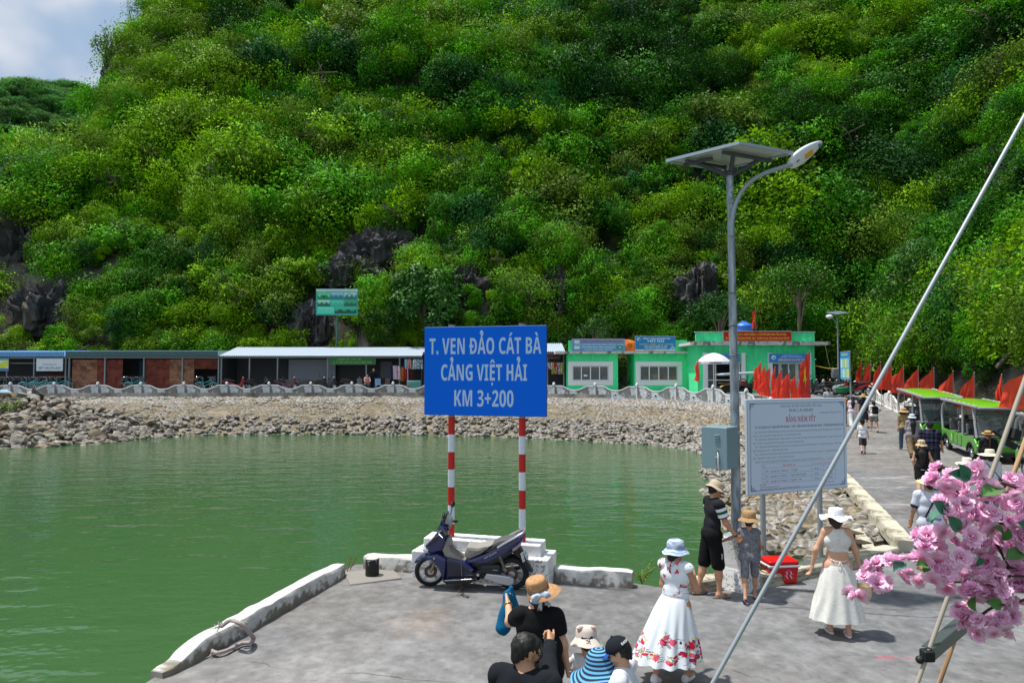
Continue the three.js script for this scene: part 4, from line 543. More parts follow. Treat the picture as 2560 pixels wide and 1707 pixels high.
{   // the office
  const D = 47, X = (px) => sx(px, D), x0 = X(1744), x1 = X(2037), cx = (x0 + x1) / 2, w = x1 - x0, fy = 1.84, h = sy(863, D) - fy, t = thing('green_office', 'large bright green flat roofed office with white framed doors', 'building', [cx, fy, -D]), Y = (py) => sy(py, D) - fy, L = (px) => X(px) - cx;
  const d1 = [L(1767), L(1852)], d2 = [L(1929), L(2016)];
  part(t, 'wall', uvFlat(slab([[-w / 2, 0], [d1[0], 0], [d1[0], Y(907)], [d1[1], Y(907)], [d1[1], 0], [w / 2, 0], [w / 2, h], [-w / 2, h]], 0.2, 0, [[[d2[0], Y(968)], [d2[1], Y(968)], [d2[1], Y(907)], [d2[0], Y(907)]]]).translate(0, 0, -0.1), 4, 'x', 'y'), greenM);
  part(t, 'wall', M(gw(0.2, h, 5, -w / 2 + 0.1, h / 2, -2.7), gw(0.2, h, 5, w / 2 - 0.1, h / 2, -2.7), gw(w, h, 0.2, 0, h / 2, -5.3)), greenM);
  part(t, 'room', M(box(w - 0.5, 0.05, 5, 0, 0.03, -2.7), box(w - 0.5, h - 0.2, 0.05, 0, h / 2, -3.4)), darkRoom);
  const rs = part(t, 'roof', uvFlat(box(X(2070) - X(1722), 0.24, 6.6, (L(2070) + L(1722)) / 2, h + 0.12, -2.85), 3, 'x', 'y'), slabM); part(rs, 'parapet', gw(X(2037) - X(1740), sy(832, D) - sy(855, D), 0.2, (L(2037) + L(1740)) / 2, h + 0.242 + (sy(832, D) - sy(855, D)) / 2, -0.02), greenM); part(rs, 'coping', box(X(2037) - X(1740) + 0.1, 0.06, 0.28, (L(2037) + L(1740)) / 2, h + 0.275 + (sy(832, D) - sy(855, D)), -0.02), slabM);
  for (const [a, b, lo] of [[d1[0], d1[1], 0], [d2[0], d2[1], Y(968)]]) {
    const top = Y(882), fr = part(t, lo ? 'window' : 'door', M(box(0.26, top - lo, 0.3, a - 0.13, (top + lo) / 2, 0.06), box(0.26, top - lo, 0.3, b + 0.13, (top + lo) / 2, 0.06)), frameM); const f = [box(b - a, 0.07, 0.08, (a + b) / 2, Y(907) - 0.035, -0.06), box(b - a, 0.06, 0.08, (a + b) / 2, Y(950), -0.06)];
    for (const k of lo ? [0.0, 0.22, 0.27, 0.5, 0.72, 0.77, 1] : [0.02, 0.2, 0.26, 0.74, 0.8, 0.98]) f.push(box(0.06, Y(907) - lo, 0.07, mix(a + 0.03, b - 0.03, k), (Y(907) + lo) / 2, -0.065)); part(fr, 'frame', M(f), frameM);
    for (const [k0, k1] of lo ? [[0, 0.22], [0.27, 0.5], [0.5, 0.72], [0.77, 1]] : [[0.02, 0.2], [0.8, 0.98]]) part(fr, 'pane', new THREE.PlaneGeometry((b - a) * (k1 - k0) - 0.06, Y(907) - lo - 0.1).translate(mix(a, b, (k0 + k1) / 2), (Y(907) + lo) / 2, -0.09), glassM);
  }
  part(t, 'side_trim', M(box(0.2, 1.2, 0.2, w / 2 + 0.06, Y(925), -0.4), box(0.3, 0.1, 0.3, w / 2 + 0.06, Y(898), -0.4), box(0.3, 0.1, 0.3, w / 2 + 0.06, Y(948), -0.4)), frameM);
  mk('door_sign', 'blue sign above the office door behind the white umbrella', 1769, 1849, 883.5, 906, 46.75, canvasTex(512, 144, (x, w2, h2) => { x.fillStyle = '#1f86cc'; x.fillRect(0, 0, w2, h2); x.fillStyle = '#cfe4ee'; x.beginPath(); x.arc(70, 66, 40, 0, 7); x.fill(); }));
  mk('door_sign', 'blue sign with red and white lettering above the office windows', 1923, 2021, 883.5, 906, 46.75, canvasTex(1024, 240, (x, w2, h2) => { x.fillStyle = '#1f86cc'; x.fillRect(0, 0, w2, h2); x.fillStyle = '#d5e6ee'; x.beginPath(); x.arc(110, 106, 62, 0, 7); x.fill(); x.fillStyle = '#6aa7c8'; x.beginPath(); x.arc(124, 120, 34, 0, 7); x.fill(); say(x, 'UBND HUYỆN CÁT HẢI', 560, 52, '34px sans-serif', '#bfe0f2', 400); say(x, 'BAN QUẢN LÝ CẢNG BẾN THỦY NỘI ĐỊA', 590, 98, 'bold 40px sans-serif', '#e2f0f6', 560); x.font = 'bold 70px sans-serif'; x.lineWidth = 10; x.strokeStyle = '#f0e4e4'; x.textAlign = 'center'; x.save(); x.translate(600, 200); const mw = x.measureText('NHÀ LÀM VIỆC BẾN VIỆT HẢI').width; x.scale(740 / mw, 1); x.strokeText('NHÀ LÀM VIỆC BẾN VIỆT HẢI', 0, 0); x.fillStyle = '#c43a4c'; x.fillText('NHÀ LÀM VIỆC BẾN VIỆT HẢI', 0, 0); x.restore(); }));
  mk('red_banner', 'long red banner with yellow slogan on the office parapet', 1808, 1981, 827, 853.5, 46.7, canvasTex(1400, 215, (x, w2, h2) => { x.fillStyle = '#b3151c'; x.fillRect(0, 0, w2, h2); x.strokeStyle = '#e0c050'; x.lineWidth = 5; x.strokeRect(10, 10, w2 - 20, h2 - 20); say(x, 'QUYẾT TÂM THỰC HIỆN THẮNG LỢI CHỦ ĐỀ NĂM 2024 CỦA HUYỆN:', 700, 92, 'bold 60px sans-serif', '#ecc63c', 1200); say(x, '"TẬP TRUNG CHUYỂN ĐỔI SỐ, PHONG PHÚ ĐẢNG - TĂNG CƯỜNG QUẢN LÝ DU LỊCH - XÂY DỰNG NÔNG THÔN MỚI KIỂU MẪU"', 700, 176, 'bold 62px sans-serif', '#ecc63c', 1320); }));
  const tank = thing('water_tank', 'blue plastic water tank on the roof behind the red banner', 'water tank', [X(1886), sy(829, D), -D - 2.0]); part(tank, 'tank', lathe([[0, 0], [0.62, 0], [0.62, 0.1], [0.66, 0.14], [0.62, 0.18], [0.62, 0.42], [0.66, 0.46], [0.62, 0.5], [0.6, 0.62], [0.3, 0.72], [0.2, 0.8], [0, 0.8]], 24), mat('#2f6fd0', 0.4)); part(tank, 'lid', lathe([[0, 0.87], [0.2, 0.86], [0.22, 0.79], [0, 0.79]], 16), mat('#2a62bd', 0.4)); part(tank, 'stand', box(1.3, 0.5, 1.3, 0, -0.25, 0), slabM);
}
// ---- umbrella, trike, chairs before the office
{
  const t = thing('parasol', 'large white parasol with printed border in front of the office door', 'parasol', [sx(1785, 43.5), 1.84, -43.5]), R = 1.08, top = sy(882, 43.5) - 1.84, n = 10;
  part(t, 'canopy', grid(60, 10, (u, v) => { const a = u * 2 * PI, s = 1 - 0.045 * Math.abs(Math.sin(a * n / 2)) * v; return [Math.cos(a) * R * v * s, top - 0.5 * v * v - 0.06 * v, Math.sin(a) * R * v * s]; }, true), phys('#dcd9e6', 0.8, { transmission: 0.25, thickness: 0, side: THREE.DoubleSide }));
  part(t, 'valance', grid(60, 1, (u, v) => { const a = u * 2 * PI, s = 1 - 0.045 * Math.abs(Math.sin(a * n / 2)); return [Math.cos(a) * R * s, top - 0.56 - v * 0.14, Math.sin(a) * R * s]; }), new THREE.MeshStandardMaterial({ map: canvasTex(1024, 32, (x) => { x.fillStyle = '#d8d6e2'; x.fillRect(0, 0, 1024, 32); x.fillStyle = '#5c6a90'; for (let i = 0; i < 5; i++) x.fillRect(i * 205 + 20, 8, 120, 16); }), side: THREE.DoubleSide, roughness: 0.8 }));
  part(t, 'pole', M(rod([0, 0, 0], [0, top - 0.02, 0], 0.025), ...Array.from({ length: n }, (_, i) => rod([0, top - 0.1, 0], [Math.cos(i * 2 * PI / n) * R * 0.97, top - 0.55, Math.sin(i * 2 * PI / n) * R * 0.97], 0.007, 0.007, 4))), whiteP);
  part(t, 'base', lathe([[0, 0.12], [0.22, 0.1], [0.26, 0], [0, 0]], 14), slabM);
}
{
  const c = at(1835, 962, 42.6), t = thing('tricycle_cart', 'black three wheeled cart with flat silver canopy beside the parasol', 'cart', [c.x, 1.84, c.z], 0.06); const P = V(sx(1845, 42.6) - c.x, sy(934, 42.6) - 1.84, 0);
  part(t, 'canopy', M(rbox(2.3, 0.14, 1.1, 0.05, P.x, P.y, 0, 0, 0, 0.045), rbox(0.5, 0.1, 1.0, 0.05, P.x - 1.05, P.y - 0.06, 0)), silverRoof); part(t, 'body', M(slab([[-1.0, 0.45], [-0.5, 0.72], [-0.1, 0.74], [0.0, 0.4], [0.9, 0.4], [0.95, 0.75], [1.02, 0.75], [1.02, 0.25], [-0.4, 0.22], [-0.8, 0.3]], 0.8, 0.05)), mat('#141a22', 0.25)); part(t, 'windscreen', slab([[-0.12, 0.72], [0.06, 1.34], [0.12, 1.34], [-0.02, 0.72]], 0.8, 0.01), mat('#171a1d', 0.3));
  part(t, 'trim', M(tube([[-1.02, 0.5, 0.42], [-0.7, 0.64, 0.43], [-0.2, 0.7, 0.42]], 0.03, 10, 6), box(0.7, 0.04, 0.5, -0.55, 0.76, 0)), mat('#caa24a', 0.25, { metalness: 0.8 })); part(t, 'pole', M(rod([0.95, 0.7, 0.4], [1.1, P.y, 0.45], 0.02), rod([0.95, 0.7, -0.4], [1.1, P.y, -0.45], 0.02), rod([0.1, 1.3, 0.4], [0.14, P.y, 0.4], 0.02)), blackM);
  for (const [x, z] of [[-0.72, 0], [0.72, 0.42], [0.72, -0.42]]) part(t, 'wheel', M(new THREE.TorusGeometry(0.22, 0.07, 8, 20).translate(x, 0.28, z), place(new THREE.CylinderGeometry(0.12, 0.12, 0.08, 12), x, 0.28, z, PI / 2)), rubber);
  const ch = thing('wicker_chair', 'brown wicker armchair to the left of the other before the green wall', 'chair', [sx(1863, 44.5), 1.84, -44.5], 0.2); const wk = mat('#2c211c', 0.9); part(ch, 'seat', rbox(0.55, 0.12, 0.5, 0.05, 0, 0.4, 0), wk); part(ch, 'backrest', tube([[-0.28, 0.4, -0.22], [-0.27, 0.85, -0.26], [0, 0.98, -0.28], [0.27, 0.85, -0.26], [0.28, 0.4, -0.22]], 0.035, 16, 6), wk); part(ch, 'cushion', rbox(0.46, 0.42, 0.08, 0.05, 0, 0.66, -0.23), mat('#8a4a3a', 0.9)); for (const s of [-1, 1]) { part(ch, 'armrest', tube([[s * 0.28, 0.4, 0.24], [s * 0.3, 0.62, 0.18], [s * 0.29, 0.66, -0.2]], 0.035, 10, 6), wk); part(ch, 'leg', rod([s * 0.24, 0, 0.2], [s * 0.24, 0.4, 0.2], 0.03), wk); part(ch, 'leg', rod([s * 0.24, 0, -0.2], [s * 0.24, 0.4, -0.2], 0.03), wk); }
  dup(ch, [sx(1888, 44.7), 1.84, -44.7], -0.3, 'brown wicker armchair half hidden behind the first red flags');
}
// ---- plastic chairs and table by the stall
{
  const mk = (label, px, D, col, turn) => { const t = thing('plastic_chair', label, 'chair', [sx(px, D), FL + 0.02, -D], turn), m = mat(col, 0.5); part(t, 'seat', rbox(0.42, 0.04, 0.42, 0.02, 0, 0.44, 0), m); part(t, 'backrest', M(rbox(0.42, 0.4, 0.03, 0.015, 0, 0.68, -0.2, -0.12)), m); for (const [x, z] of [[-1, 1], [1, 1], [-1, -1], [1, -1]]) part(t, 'leg', rod([x * 0.22, 0, z * 0.22], [x * 0.18, 0.44, z * 0.18], 0.022), m); };
  mk('pale blue plastic chair beside the standing person in the stall', 946, 51, '#7f9fc0', 0.4); mk('grey plastic chair left of the seated person in pink', 903, 51, '#6f7c84', 0.8); mk('dark brown plastic chair below the striped shirts', 965, 51, '#3a2a26', -0.4);
  for (const [px, D, w, h, c, l] of [[1035, 50.8, 1.0, 0.75, '#4f8a86', 'teal stack of goods beside the left edge of the blue sign'], [1012, 50.6, 0.55, 0.4, '#8a4a3e', 'reddish crate on the ground below the yellow shirt'], [894, 50.6, 0.3, 0.5, '#8a7a4a', 'tan sack standing behind the balustrade below the banner']]) { const b = part(scene, 'goods', wobble(rbox(w, h, 0.4, 0.06, 0, h / 2, 0), 0.04, 5, px), mat(c, 0.85)); b.position.set(sx(px, D), FL, -D); tag(b, l, 'goods'); }
}
// ---- far lamp, map board, billboard, cables
function solarLampFar() {
  const D = 46, p = at(2098, 968, D), t = thing('solar_street_lamp', 'small solar street lamp at the far end of the road by the map board', 'street lamp', [p.x, 1.84, p.z]), H = sy(793, D) - 1.84;
  part(t, 'pole', M(rod([0, 0, 0], [0, H, 0], 0.07, 0.045), tube([[0, H - 1.1, 0], [-0.12, H - 0.35, 0.05], [-0.5, H - 0.02, 0.15]], 0.028, 12, 6)), galv); part(t, 'solar_panel', rbox(1.3, 0.05, 0.9, 0.015, 0.05, H + 0.3, 0, 0.2, 0.6, 0.12), mat('#6d7a88', 0.3)); part(t, 'bracket', M(rod([0, H, 0], [0.2, H + 0.27, 0], 0.03), rod([0, H, 0], [-0.2, H + 0.25, 0], 0.03)), galv); part(t, 'lamp_head', ball(0.2, -0.6, H + 0.03, 0.18, 1.3, 0.7, 0.8), whiteP); part(t, 'control_box', rbox(0.42, 0.62, 0.3, 0.03, -0.22, 1.35, 0), galv);
}
solarLampFar();
{
  const a = at(2104, 950, 44.5), b = at(2127, 952, 42.2), t = thing('map_board', 'upright blue and green map board on two posts by the road', 'information board', [(a.x + b.x) / 2, 1.6, (a.z + b.z) / 2], Math.atan2(-(b.z - a.z), b.x - a.x)), w = Math.hypot(b.x - a.x, b.z - a.z), y0 = sy(950, 43.4) - 1.6, y1 = sy(878, 43.4) - 1.6;
  part(t, 'board', rbox(w, y1 - y0, 0.08, 0.02, 0, (y0 + y1) / 2, 0), galv); part(t, 'print', ...printed(w - 0.06, y1 - y0 - 0.06, canvasTex(512, 420, (x, W2, H2) => { x.fillStyle = '#4aa6d6'; x.fillRect(0, 0, W2, H2); x.fillStyle = '#1f7fc4'; x.fillRect(0, 0, W2, 90); say(x, 'BẢN ĐỒ DU LỊCH', 256, 60, 'bold 48px sans-serif', '#d8e070', 360); for (let i = 0; i < 4; i++) for (let j = 0; j < 2; j++) { x.fillStyle = ['#bfe0ea', '#a8d070', '#d0dc70', '#8fc8d8'][(i + j * 3) % 4]; x.fillRect(24 + i * 120, 110 + j * 148, 104, 132); } }), 0, (y0 + y1) / 2, 0.044)); for (const s of [-1, 1]) part(t, 'post', rod([s * w * 0.4, 0, -0.06], [s * w * 0.4, y0 + 0.3, -0.06], 0.05), galv);
  const cD = 55.2, c = at(841, 880, cD), bb = thing('picture_billboard', 'green and blue picture billboard on a single tall post before the hillside', 'billboard', [c.x, 1.8, c.z], 0.05), bw = sx(894, cD) - sx(789.6, cD), by0 = sy(788, cD) - 1.8, by1 = sy(722.5, cD) - 1.8;
  part(bb, 'panel', rbox(bw, by1 - by0, 0.14, 0.02, 0, (by0 + by1) / 2, 0), mat('#4b9a98', 0.5)); part(bb, 'post', rod([0, 0, -0.05], [0, by0 + 0.4, -0.05], 0.09), mat('#3a6a5c', 0.6));
  part(bb, 'print', ...printed(bw - 0.05, by1 - by0 - 0.05, canvasTex(768, 480, (x, w2, h2) => { const sc = (X0, Y0, W, H, s, l, k) => { x.save(); x.beginPath(); x.rect(X0, Y0, W, H); x.clip(); const g = x.createLinearGradient(0, Y0, 0, Y0 + H); g.addColorStop(0, s); g.addColorStop(1, l); x.fillStyle = g; x.fillRect(X0, Y0, W, H); x.fillStyle = k; x.beginPath(); x.moveTo(X0, Y0 + H * 0.6); for (let i = 0; i <= 10; i++) x.lineTo(X0 + W * i / 10, Y0 + H * (0.5 + 0.2 * Math.sin(i * 1.7 + X0))); x.lineTo(X0 + W, Y0 + H); x.lineTo(X0, Y0 + H); x.fill(); x.restore(); }; x.fillStyle = '#35a8a0'; x.fillRect(0, 0, w2, h2); x.fillStyle = '#b6d6da'; x.fillRect(0, 0, w2, 48); x.fillStyle = '#5a8f98'; x.fillRect(180, 40, 460, 5); sc(24, 62, 232, 130, '#5ad29a', '#8fe06a', '#1f8a5a'); sc(268, 62, 236, 130, '#a9dbe6', '#2d6f96', '#2a7f8a'); sc(516, 62, 232, 130, '#c8e0e2', '#4aa8a8', '#2c7a6c'); sc(24, 204, 232, 116, '#bfeed8', '#3f9f74', '#1a6a50'); sc(268, 204, 236, 116, '#5fd6b4', '#46c8a0', '#3cba9c'); sc(516, 204, 232, 116, '#46aa80', '#2f8f70', '#1f6f52'); sc(24, 332, 310, 124, '#6fe0c0', '#4fd0b0', '#58d6ae'); sc(346, 332, 402, 124, '#4ac8a0', '#15805a', '#0f5a46'); x.fillStyle = '#1f5a78'; x.fillRect(120, 112, 50, 60); x.strokeStyle = '#2a7a8a'; x.lineWidth = 9; x.beginPath(); x.moveTo(550, 120); x.lineTo(610, 76); x.lineTo(690, 122); x.moveTo(572, 118); x.lineTo(572, 190); x.moveTo(664, 118); x.lineTo(664, 190); x.stroke(); }), 0, (by0 + by1) / 2, 0.076));
  const cab = part(scene, 'yellow_cable', tube([at(2040, 914, 46.5), at(2066, 920, 46.3), at(2094, 921, 46)], 0.025, 12, 5), mat('#c9a53a', 0.6)); tag(cab, 'sagging yellow cable from the office corner to the far solar lamp', 'cable');
  const cab2 = part(scene, 'black_cable', tube([at(2064, 862, 46.5), at(2074, 910, 46), at(2092, 962, 45.6)], 0.02, 12, 5), mat('#5c574a', 0.7)); tag(cab2, 'thin grey cable dropping from the roof corner of the office to the ground', 'cable');
  for (const [px, py, l] of [[2106, 976, 'green plastic crate stacked on the parked motorbikes'], [2122, 973, 'green plastic tub on the motorbike seats beside the map board']]) { const p = at(px, py, 43.6), b = thing('green_tub', l, 'tub', p); part(b, 'tub', lathe([[0.26, -0.14], [0.36, 0.14], [0.4, 0.16], [0.36, 0.17], [0.24, -0.1], [0, -0.1]], 16), mat('#0f7f52', 0.45)); part(b, 'rim', new THREE.TorusGeometry(0.38, 0.025, 6, 20).rotateX(PI / 2).translate(0, 0.16, 0), mat('#17905f', 0.45)); }
}
// ================================================================ FLAGS
const flagM = phys('#ffffff', 0.8, { specularIntensity: 0.25, transmission: 0.6, thickness: 0, side: THREE.DoubleSide }); flagM.color.setRGB(1, 0.1, 0.06);
function flagGeo(w, h, seed, furl = 0) { return grid(26, 20, (u, v) => { const q = u * (0.78 + 0.22 * Math.pow(v, 0.8 + furl)), f = noise3(u * 2.6 + seed, v * 2 + seed, seed) * 0.2 * u + 0.07 * Math.sin(u * 9 + v * 3 + seed) * u; return [-q * w * (1 - 0.4 * furl) + 0.02 * Math.sin(v * 7 + seed), -h * (v * (1 - 0.06 * u) + (1 - v) * u * (0.2 + 0.22 * (0.5 + 0.5 * Math.sin(seed * 1.7)))) - 0.04 * noise3(u * 3, v * 3, seed), f + furl * 0.1 * Math.sin(u * 14 + seed)]; }); }
function flag(label, top, foot, w, h, seed, o = {}) {
  const t = thing(o.name ?? 'red_flag', label, 'flag', [top.x, foot, top.z], o.turn ?? 0), H = top.y - foot;
  part(t, 'pole', M(rod([0, 0, 0], [0, H, 0], 0.018, 0.014, 6), ball(0.03, 0, H + 0.01, 0, 1, 1, 1, 8)), mat('#8a8f94', 0.5));
  const c = part(t, 'cloth', flagGeo(w, h, seed, o.furl ?? 0), o.m ?? flagM); c.position.set(-0.02, H - 0.03, 0); return t;
}
const ORD2 = ['first', 'second', 'third', 'fourth', 'fifth', 'sixth', 'seventh', 'last'], ORD = ['farthest', 'second', 'third', 'fourth', 'fifth', 'sixth', 'seventh', 'eighth', 'ninth', 'tenth'];
[[2155, 901, 0.42], [2177, 903, 0.6], [2203, 906, 0.58], [2229, 910, 0.74], [2260, 914, 0.82], [2297, 917, 0.82], [2336, 920.5, 0.8], [2384, 928, 0.78], [2437, 932, 0.8], [2506, 937, 0.35]].forEach(([px, py, w], i) => { const D = 13.76 / ((px - 1280) / FPX - 0.2); flag('plain red flag, ' + ORD[i] + ' in the row along the road' + (i > 4 ? ', rising behind the green carts' : ' before the carts'), at(px, py, D), roadY(D), w, 1.5, i * 3.7 + 1, { furl: i === 9 ? 0.7 : 0.1, turn: (i % 3 - 1) * 0.15 }); });
flag('wind blown red flag streaming at the edge of view above the third cart', at(2572, 930, 22.5), roadY(22.5), 1.0, 1.2, 5.5, { furl: 0 });
[[1903, 904.5, 38.5, 0.55], [1915, 911, 38, 0.5], [1926, 916, 37.4, 0.58], [1938.6, 918, 36.8, 0.3], [1956, 923.6, 36.2, 0.6], [1975, 928, 35.4, 0.55], [1992.5, 933.5, 34.8, 0.5], [2003, 936.6, 34.2, 0.3]].forEach(([px, py, D, w], i) => flag('plain red flag, ' + ORD2[i] + ' from the lamp post in the bunch above the price board', at(px, py, D), 1.0, w, 1.62, i * 2.3 + 40, { furl: i % 3 === 0 ? 0.5 : 0.1 }));
const starM = (() => { const m = phys('#ffffff', 0.75, { transmission: 0.6, thickness: 0, side: THREE.DoubleSide }); m.map = canvasTex(384, 256, (x) => { x.fillStyle = '#e2331f'; x.fillRect(0, 0, 384, 256); x.fillStyle = '#f5d81e'; x.beginPath(); for (let i = 0; i < 10; i++) { const a = -PI / 2 + i * PI / 5, q = i % 2 ? 30 : 78; x.lineTo(150 + Math.cos(a) * q, 132 + Math.sin(a) * q); } x.fill(); }); return m; })();
flag('tall national flag with yellow star at the right of the red bunch', at(2025, 878, 34), 1.0, 0.62, 2.35, 77, { name: 'national_flag', m: starM, furl: 0.2 });
flag('national flag with yellow star on the office roof before the blue tank', at(1890, 769, 46.6), sy(829, 46.6), 0.36, 1.45, 81, { name: 'national_flag', m: starM, furl: 0.6 });
flag('single red flag on the balustrade under the parasol', at(1748, 894, 41.6), 1.9, 0.32, 1.45, 85, { furl: 0.4 });
// ================================================================ ON THE PIER
const paintChip = mat('#ffffff', 0.85, { map: (() => texture(1024, 1024, (u, v) => { const a = tfbm(u, v, 8, 5, 2), b = tfbm(u, v, 60, 4, 7), ch = sstep(0.26, 0.36, a * 0.5 + b * 0.7) * 0.8, k = 1 + a * 0.06; return [mix(222, 132, ch) * k, mix(223, 126, ch) * k, mix(224, 118, ch) * k]; }))() });
const kerbTex = texture(1024, 512, (u, v) => { const a = tfbm(u, v * 0.15, 8, 5, 3), b = tfbm(u, v * 0.15, 30, 4, 9), lo = sstep(0.5, 0.15, v + b * 0.5 + a * 0.4) * 0.75, k = 1 + b * 0.12; return [mix(214, 118, lo) * k, mix(213, 110, lo) * k, mix(210, 94, lo) * k]; });
const kerbM = mat('#ffffff', 0.9, { map: kerbTex, bumpMap: concreteBump, bumpScale: 0.01 });
const kerbYellow = mat('#ffffff', 0.9, { map: texture(512, 512, (u, v) => { const a = tfbm(u, v, 6, 5, 13), b = tfbm(u, v, 30, 3, 19), k = sstep(0.05, 0.3, a + b * 0.5), c = 1 + b * 0.12; return [mix(196, 140, k) * c, mix(190, 132, k) * c, mix(172, 114, k) * c]; }), bumpMap: concreteBump, bumpScale: 0.01 });
function kerb(label, pts, h, w, m, y0 = -0.02, chip = 0.02, taper = 0) {          // pts (x, depth) along its middle; uneven worn block
  const L = []; let acc = 0; pts.forEach((p, i) => { if (i) acc += Math.hypot(p[0] - pts[i - 1][0], p[1] - pts[i - 1][1]); L.push(acc); });
  const wv = chip > 0.015 ? 1 : 0.2, n = Math.max(8, Math.round(acc / 0.09)), sec = [[-0.5, 0], [-0.5, 0.82], [-0.42, 1], [0.42, 1], [0.5, 0.86], [0.5, 0]];
  const P = (d) => { let i = 1; while (i < L.length - 1 && L[i] < d) i++; const t = (d - L[i - 1]) / (L[i] - L[i - 1]), a = pts[i - 1], b = pts[i]; return [mix(a[0], b[0], t), mix(a[1], b[1], t), (b[0] - a[0]) / (L[i] - L[i - 1]), (b[1] - a[1]) / (L[i] - L[i - 1])]; };
  const g = grid(n, sec.length - 1, (u, v) => { const [x, d, tx, td] = P(u * acc), s = sec[Math.round(v * (sec.length - 1))], q = noise3(x * 5, d * 5, v * 4), e = 1 - 0.25 * (u < 0.001 || u > 0.999), nx = td, nd = -tx, k = s[0] * w * e + chip * q * (s[1] > 0.5); return [x + nx * k, y0 + s[1] * h * (1 + 0.1 * wv * noise3(u * acc * 2.5, 3, h) * (s[1] > 0.5)) * (0.8 + 0.2 * e) * (1 - taper * 0.62 * sstep(0.8, 1, u)) + chip * 0.4 * q * (s[1] > 0.5), -(d + nd * k)]; });
  const uv = g.attributes.uv, p = g.attributes.position; for (let i = 0; i < uv.count; i++) uv.setXY(i, uv.getX(i) * acc / 2, clamp((p.getY(i) - y0) / h) * 0.7 + (uv.getY(i) > 0.4 && uv.getY(i) < 0.75 ? 0.2 * (uv.getY(i) - 0.4) / 0.35 : 0));
  const cap = (u) => { const pos = sec.map((_, k) => { const i = k * (n + 1) + (u ? n : 0); return [p.getX(i), p.getY(i), p.getZ(i)]; }), t = []; for (let k = 1; k < pos.length - 1; k++) t.push(...pos[0], ...pos[u ? k + 1 : k], ...pos[u ? k : k + 1]); const c = new THREE.BufferGeometry(); c.setAttribute('position', new THREE.Float32BufferAttribute(t, 3)); c.computeVertexNormals(); c.setAttribute('uv', new THREE.Float32BufferAttribute(new Float32Array(t.length / 3 * 2).fill(0.4), 2)); return c; };
  const o = part(scene, 'kerb', M(toCreasedNormals(g, 0.7), cap(0), cap(1)), m.side === THREE.DoubleSide ? m : doubleM(m)); tag(o, label, 'kerb'); return o;
}
kerb('long white kerb along the left edge of the pier with a broken end', [[-2.83, 11.62], [-3.1, 10.65], [-3.52, 9.1], [-3.78, 8.2], [-3.92, 7.8]], 0.23, 0.23, kerbM, -0.02, 0.025, 1);
kerb('white topped kerb between the bollard and the sign plinth', [[-2.52, 12.1], [-1.45, 11.83]], 0.25, 0.26, kerbM);
kerb('crumbling kerb to the right of the sign plinth', [[0.7, 11.35], [1.25, 11.2], [1.89, 11.0]], 0.25, 0.24, kerbM, -0.02, 0.04);
kerb('short kerb stub to the left of the lamp plinth', [[2.55, 10.75], [3.2, 10.95]], 0.22, 0.26, kerbYellow);
kerb('pale yellow kerb behind the red cool box', [[3.85, 11.05], [5.15, 11.8], [6.98, 12.83]], 0.2, 0.32, kerbYellow, -0.02, 0.012);
kerb('long cream kerb climbing beside the road edge', [[7.42, 13.2], [8.6, 16.7], [10.05, 21], [11.2, 25]], 0.24, 0.36, kerbYellow, -0.04, 0.012);
{   // the ramp beam and the dark piles under it
  const t = thing('road_edge_beam', 'cream concrete beam and dark piles carrying the road edge above the rocks', 'beam');
  part(t, 'beam', uvBox(wobble(grid(2, 30, (u, v) => { const D = mix(13.15, 23, v), x = roadL(D); return [x - 0.42 + u * 0.12, -0.12 - 0.3 * u, -D]; }), 0.02, 4), 1), doubleM(kerbYellow.clone())); part(t, 'beam', uvBox(box(0.22, 0.34, 10.4, 0, 0, 0, 0, -0.325, 0).translate(8.42, -0.24, -17.95), 1), kerbYellow);
  const pileM = mat('#ffffff', 0.95, { map: texture(256, 256, (u, v) => { const a = tfbm(u, v, 6, 4, 3), k = 52 + a * 46; return [k + 10, k, k * 0.8]; }) });
  for (const [x, D] of [[6.85, 13.45], [7.0, 14.1], [7.25, 14.9], [7.75, 13.7], [8.1, 15.4]]) part(t, 'pile', uvFlat(box(0.3, 1.6, 0.3, x, -0.85, -D, 0, 0.3, 0), 1, 'x', 'y'), pileM);
  part(t, 'pile', uvFlat(box(0.16, 1.4, 0.16, 7.15, -0.75, -13.3), 1, 'x', 'y'), kerbYellow);
  part(t, 'back_wall', box(0.2, 1.4, 6.5, 9.0, -0.85, -16.4, 0, -0.325, 0), pileM);
}
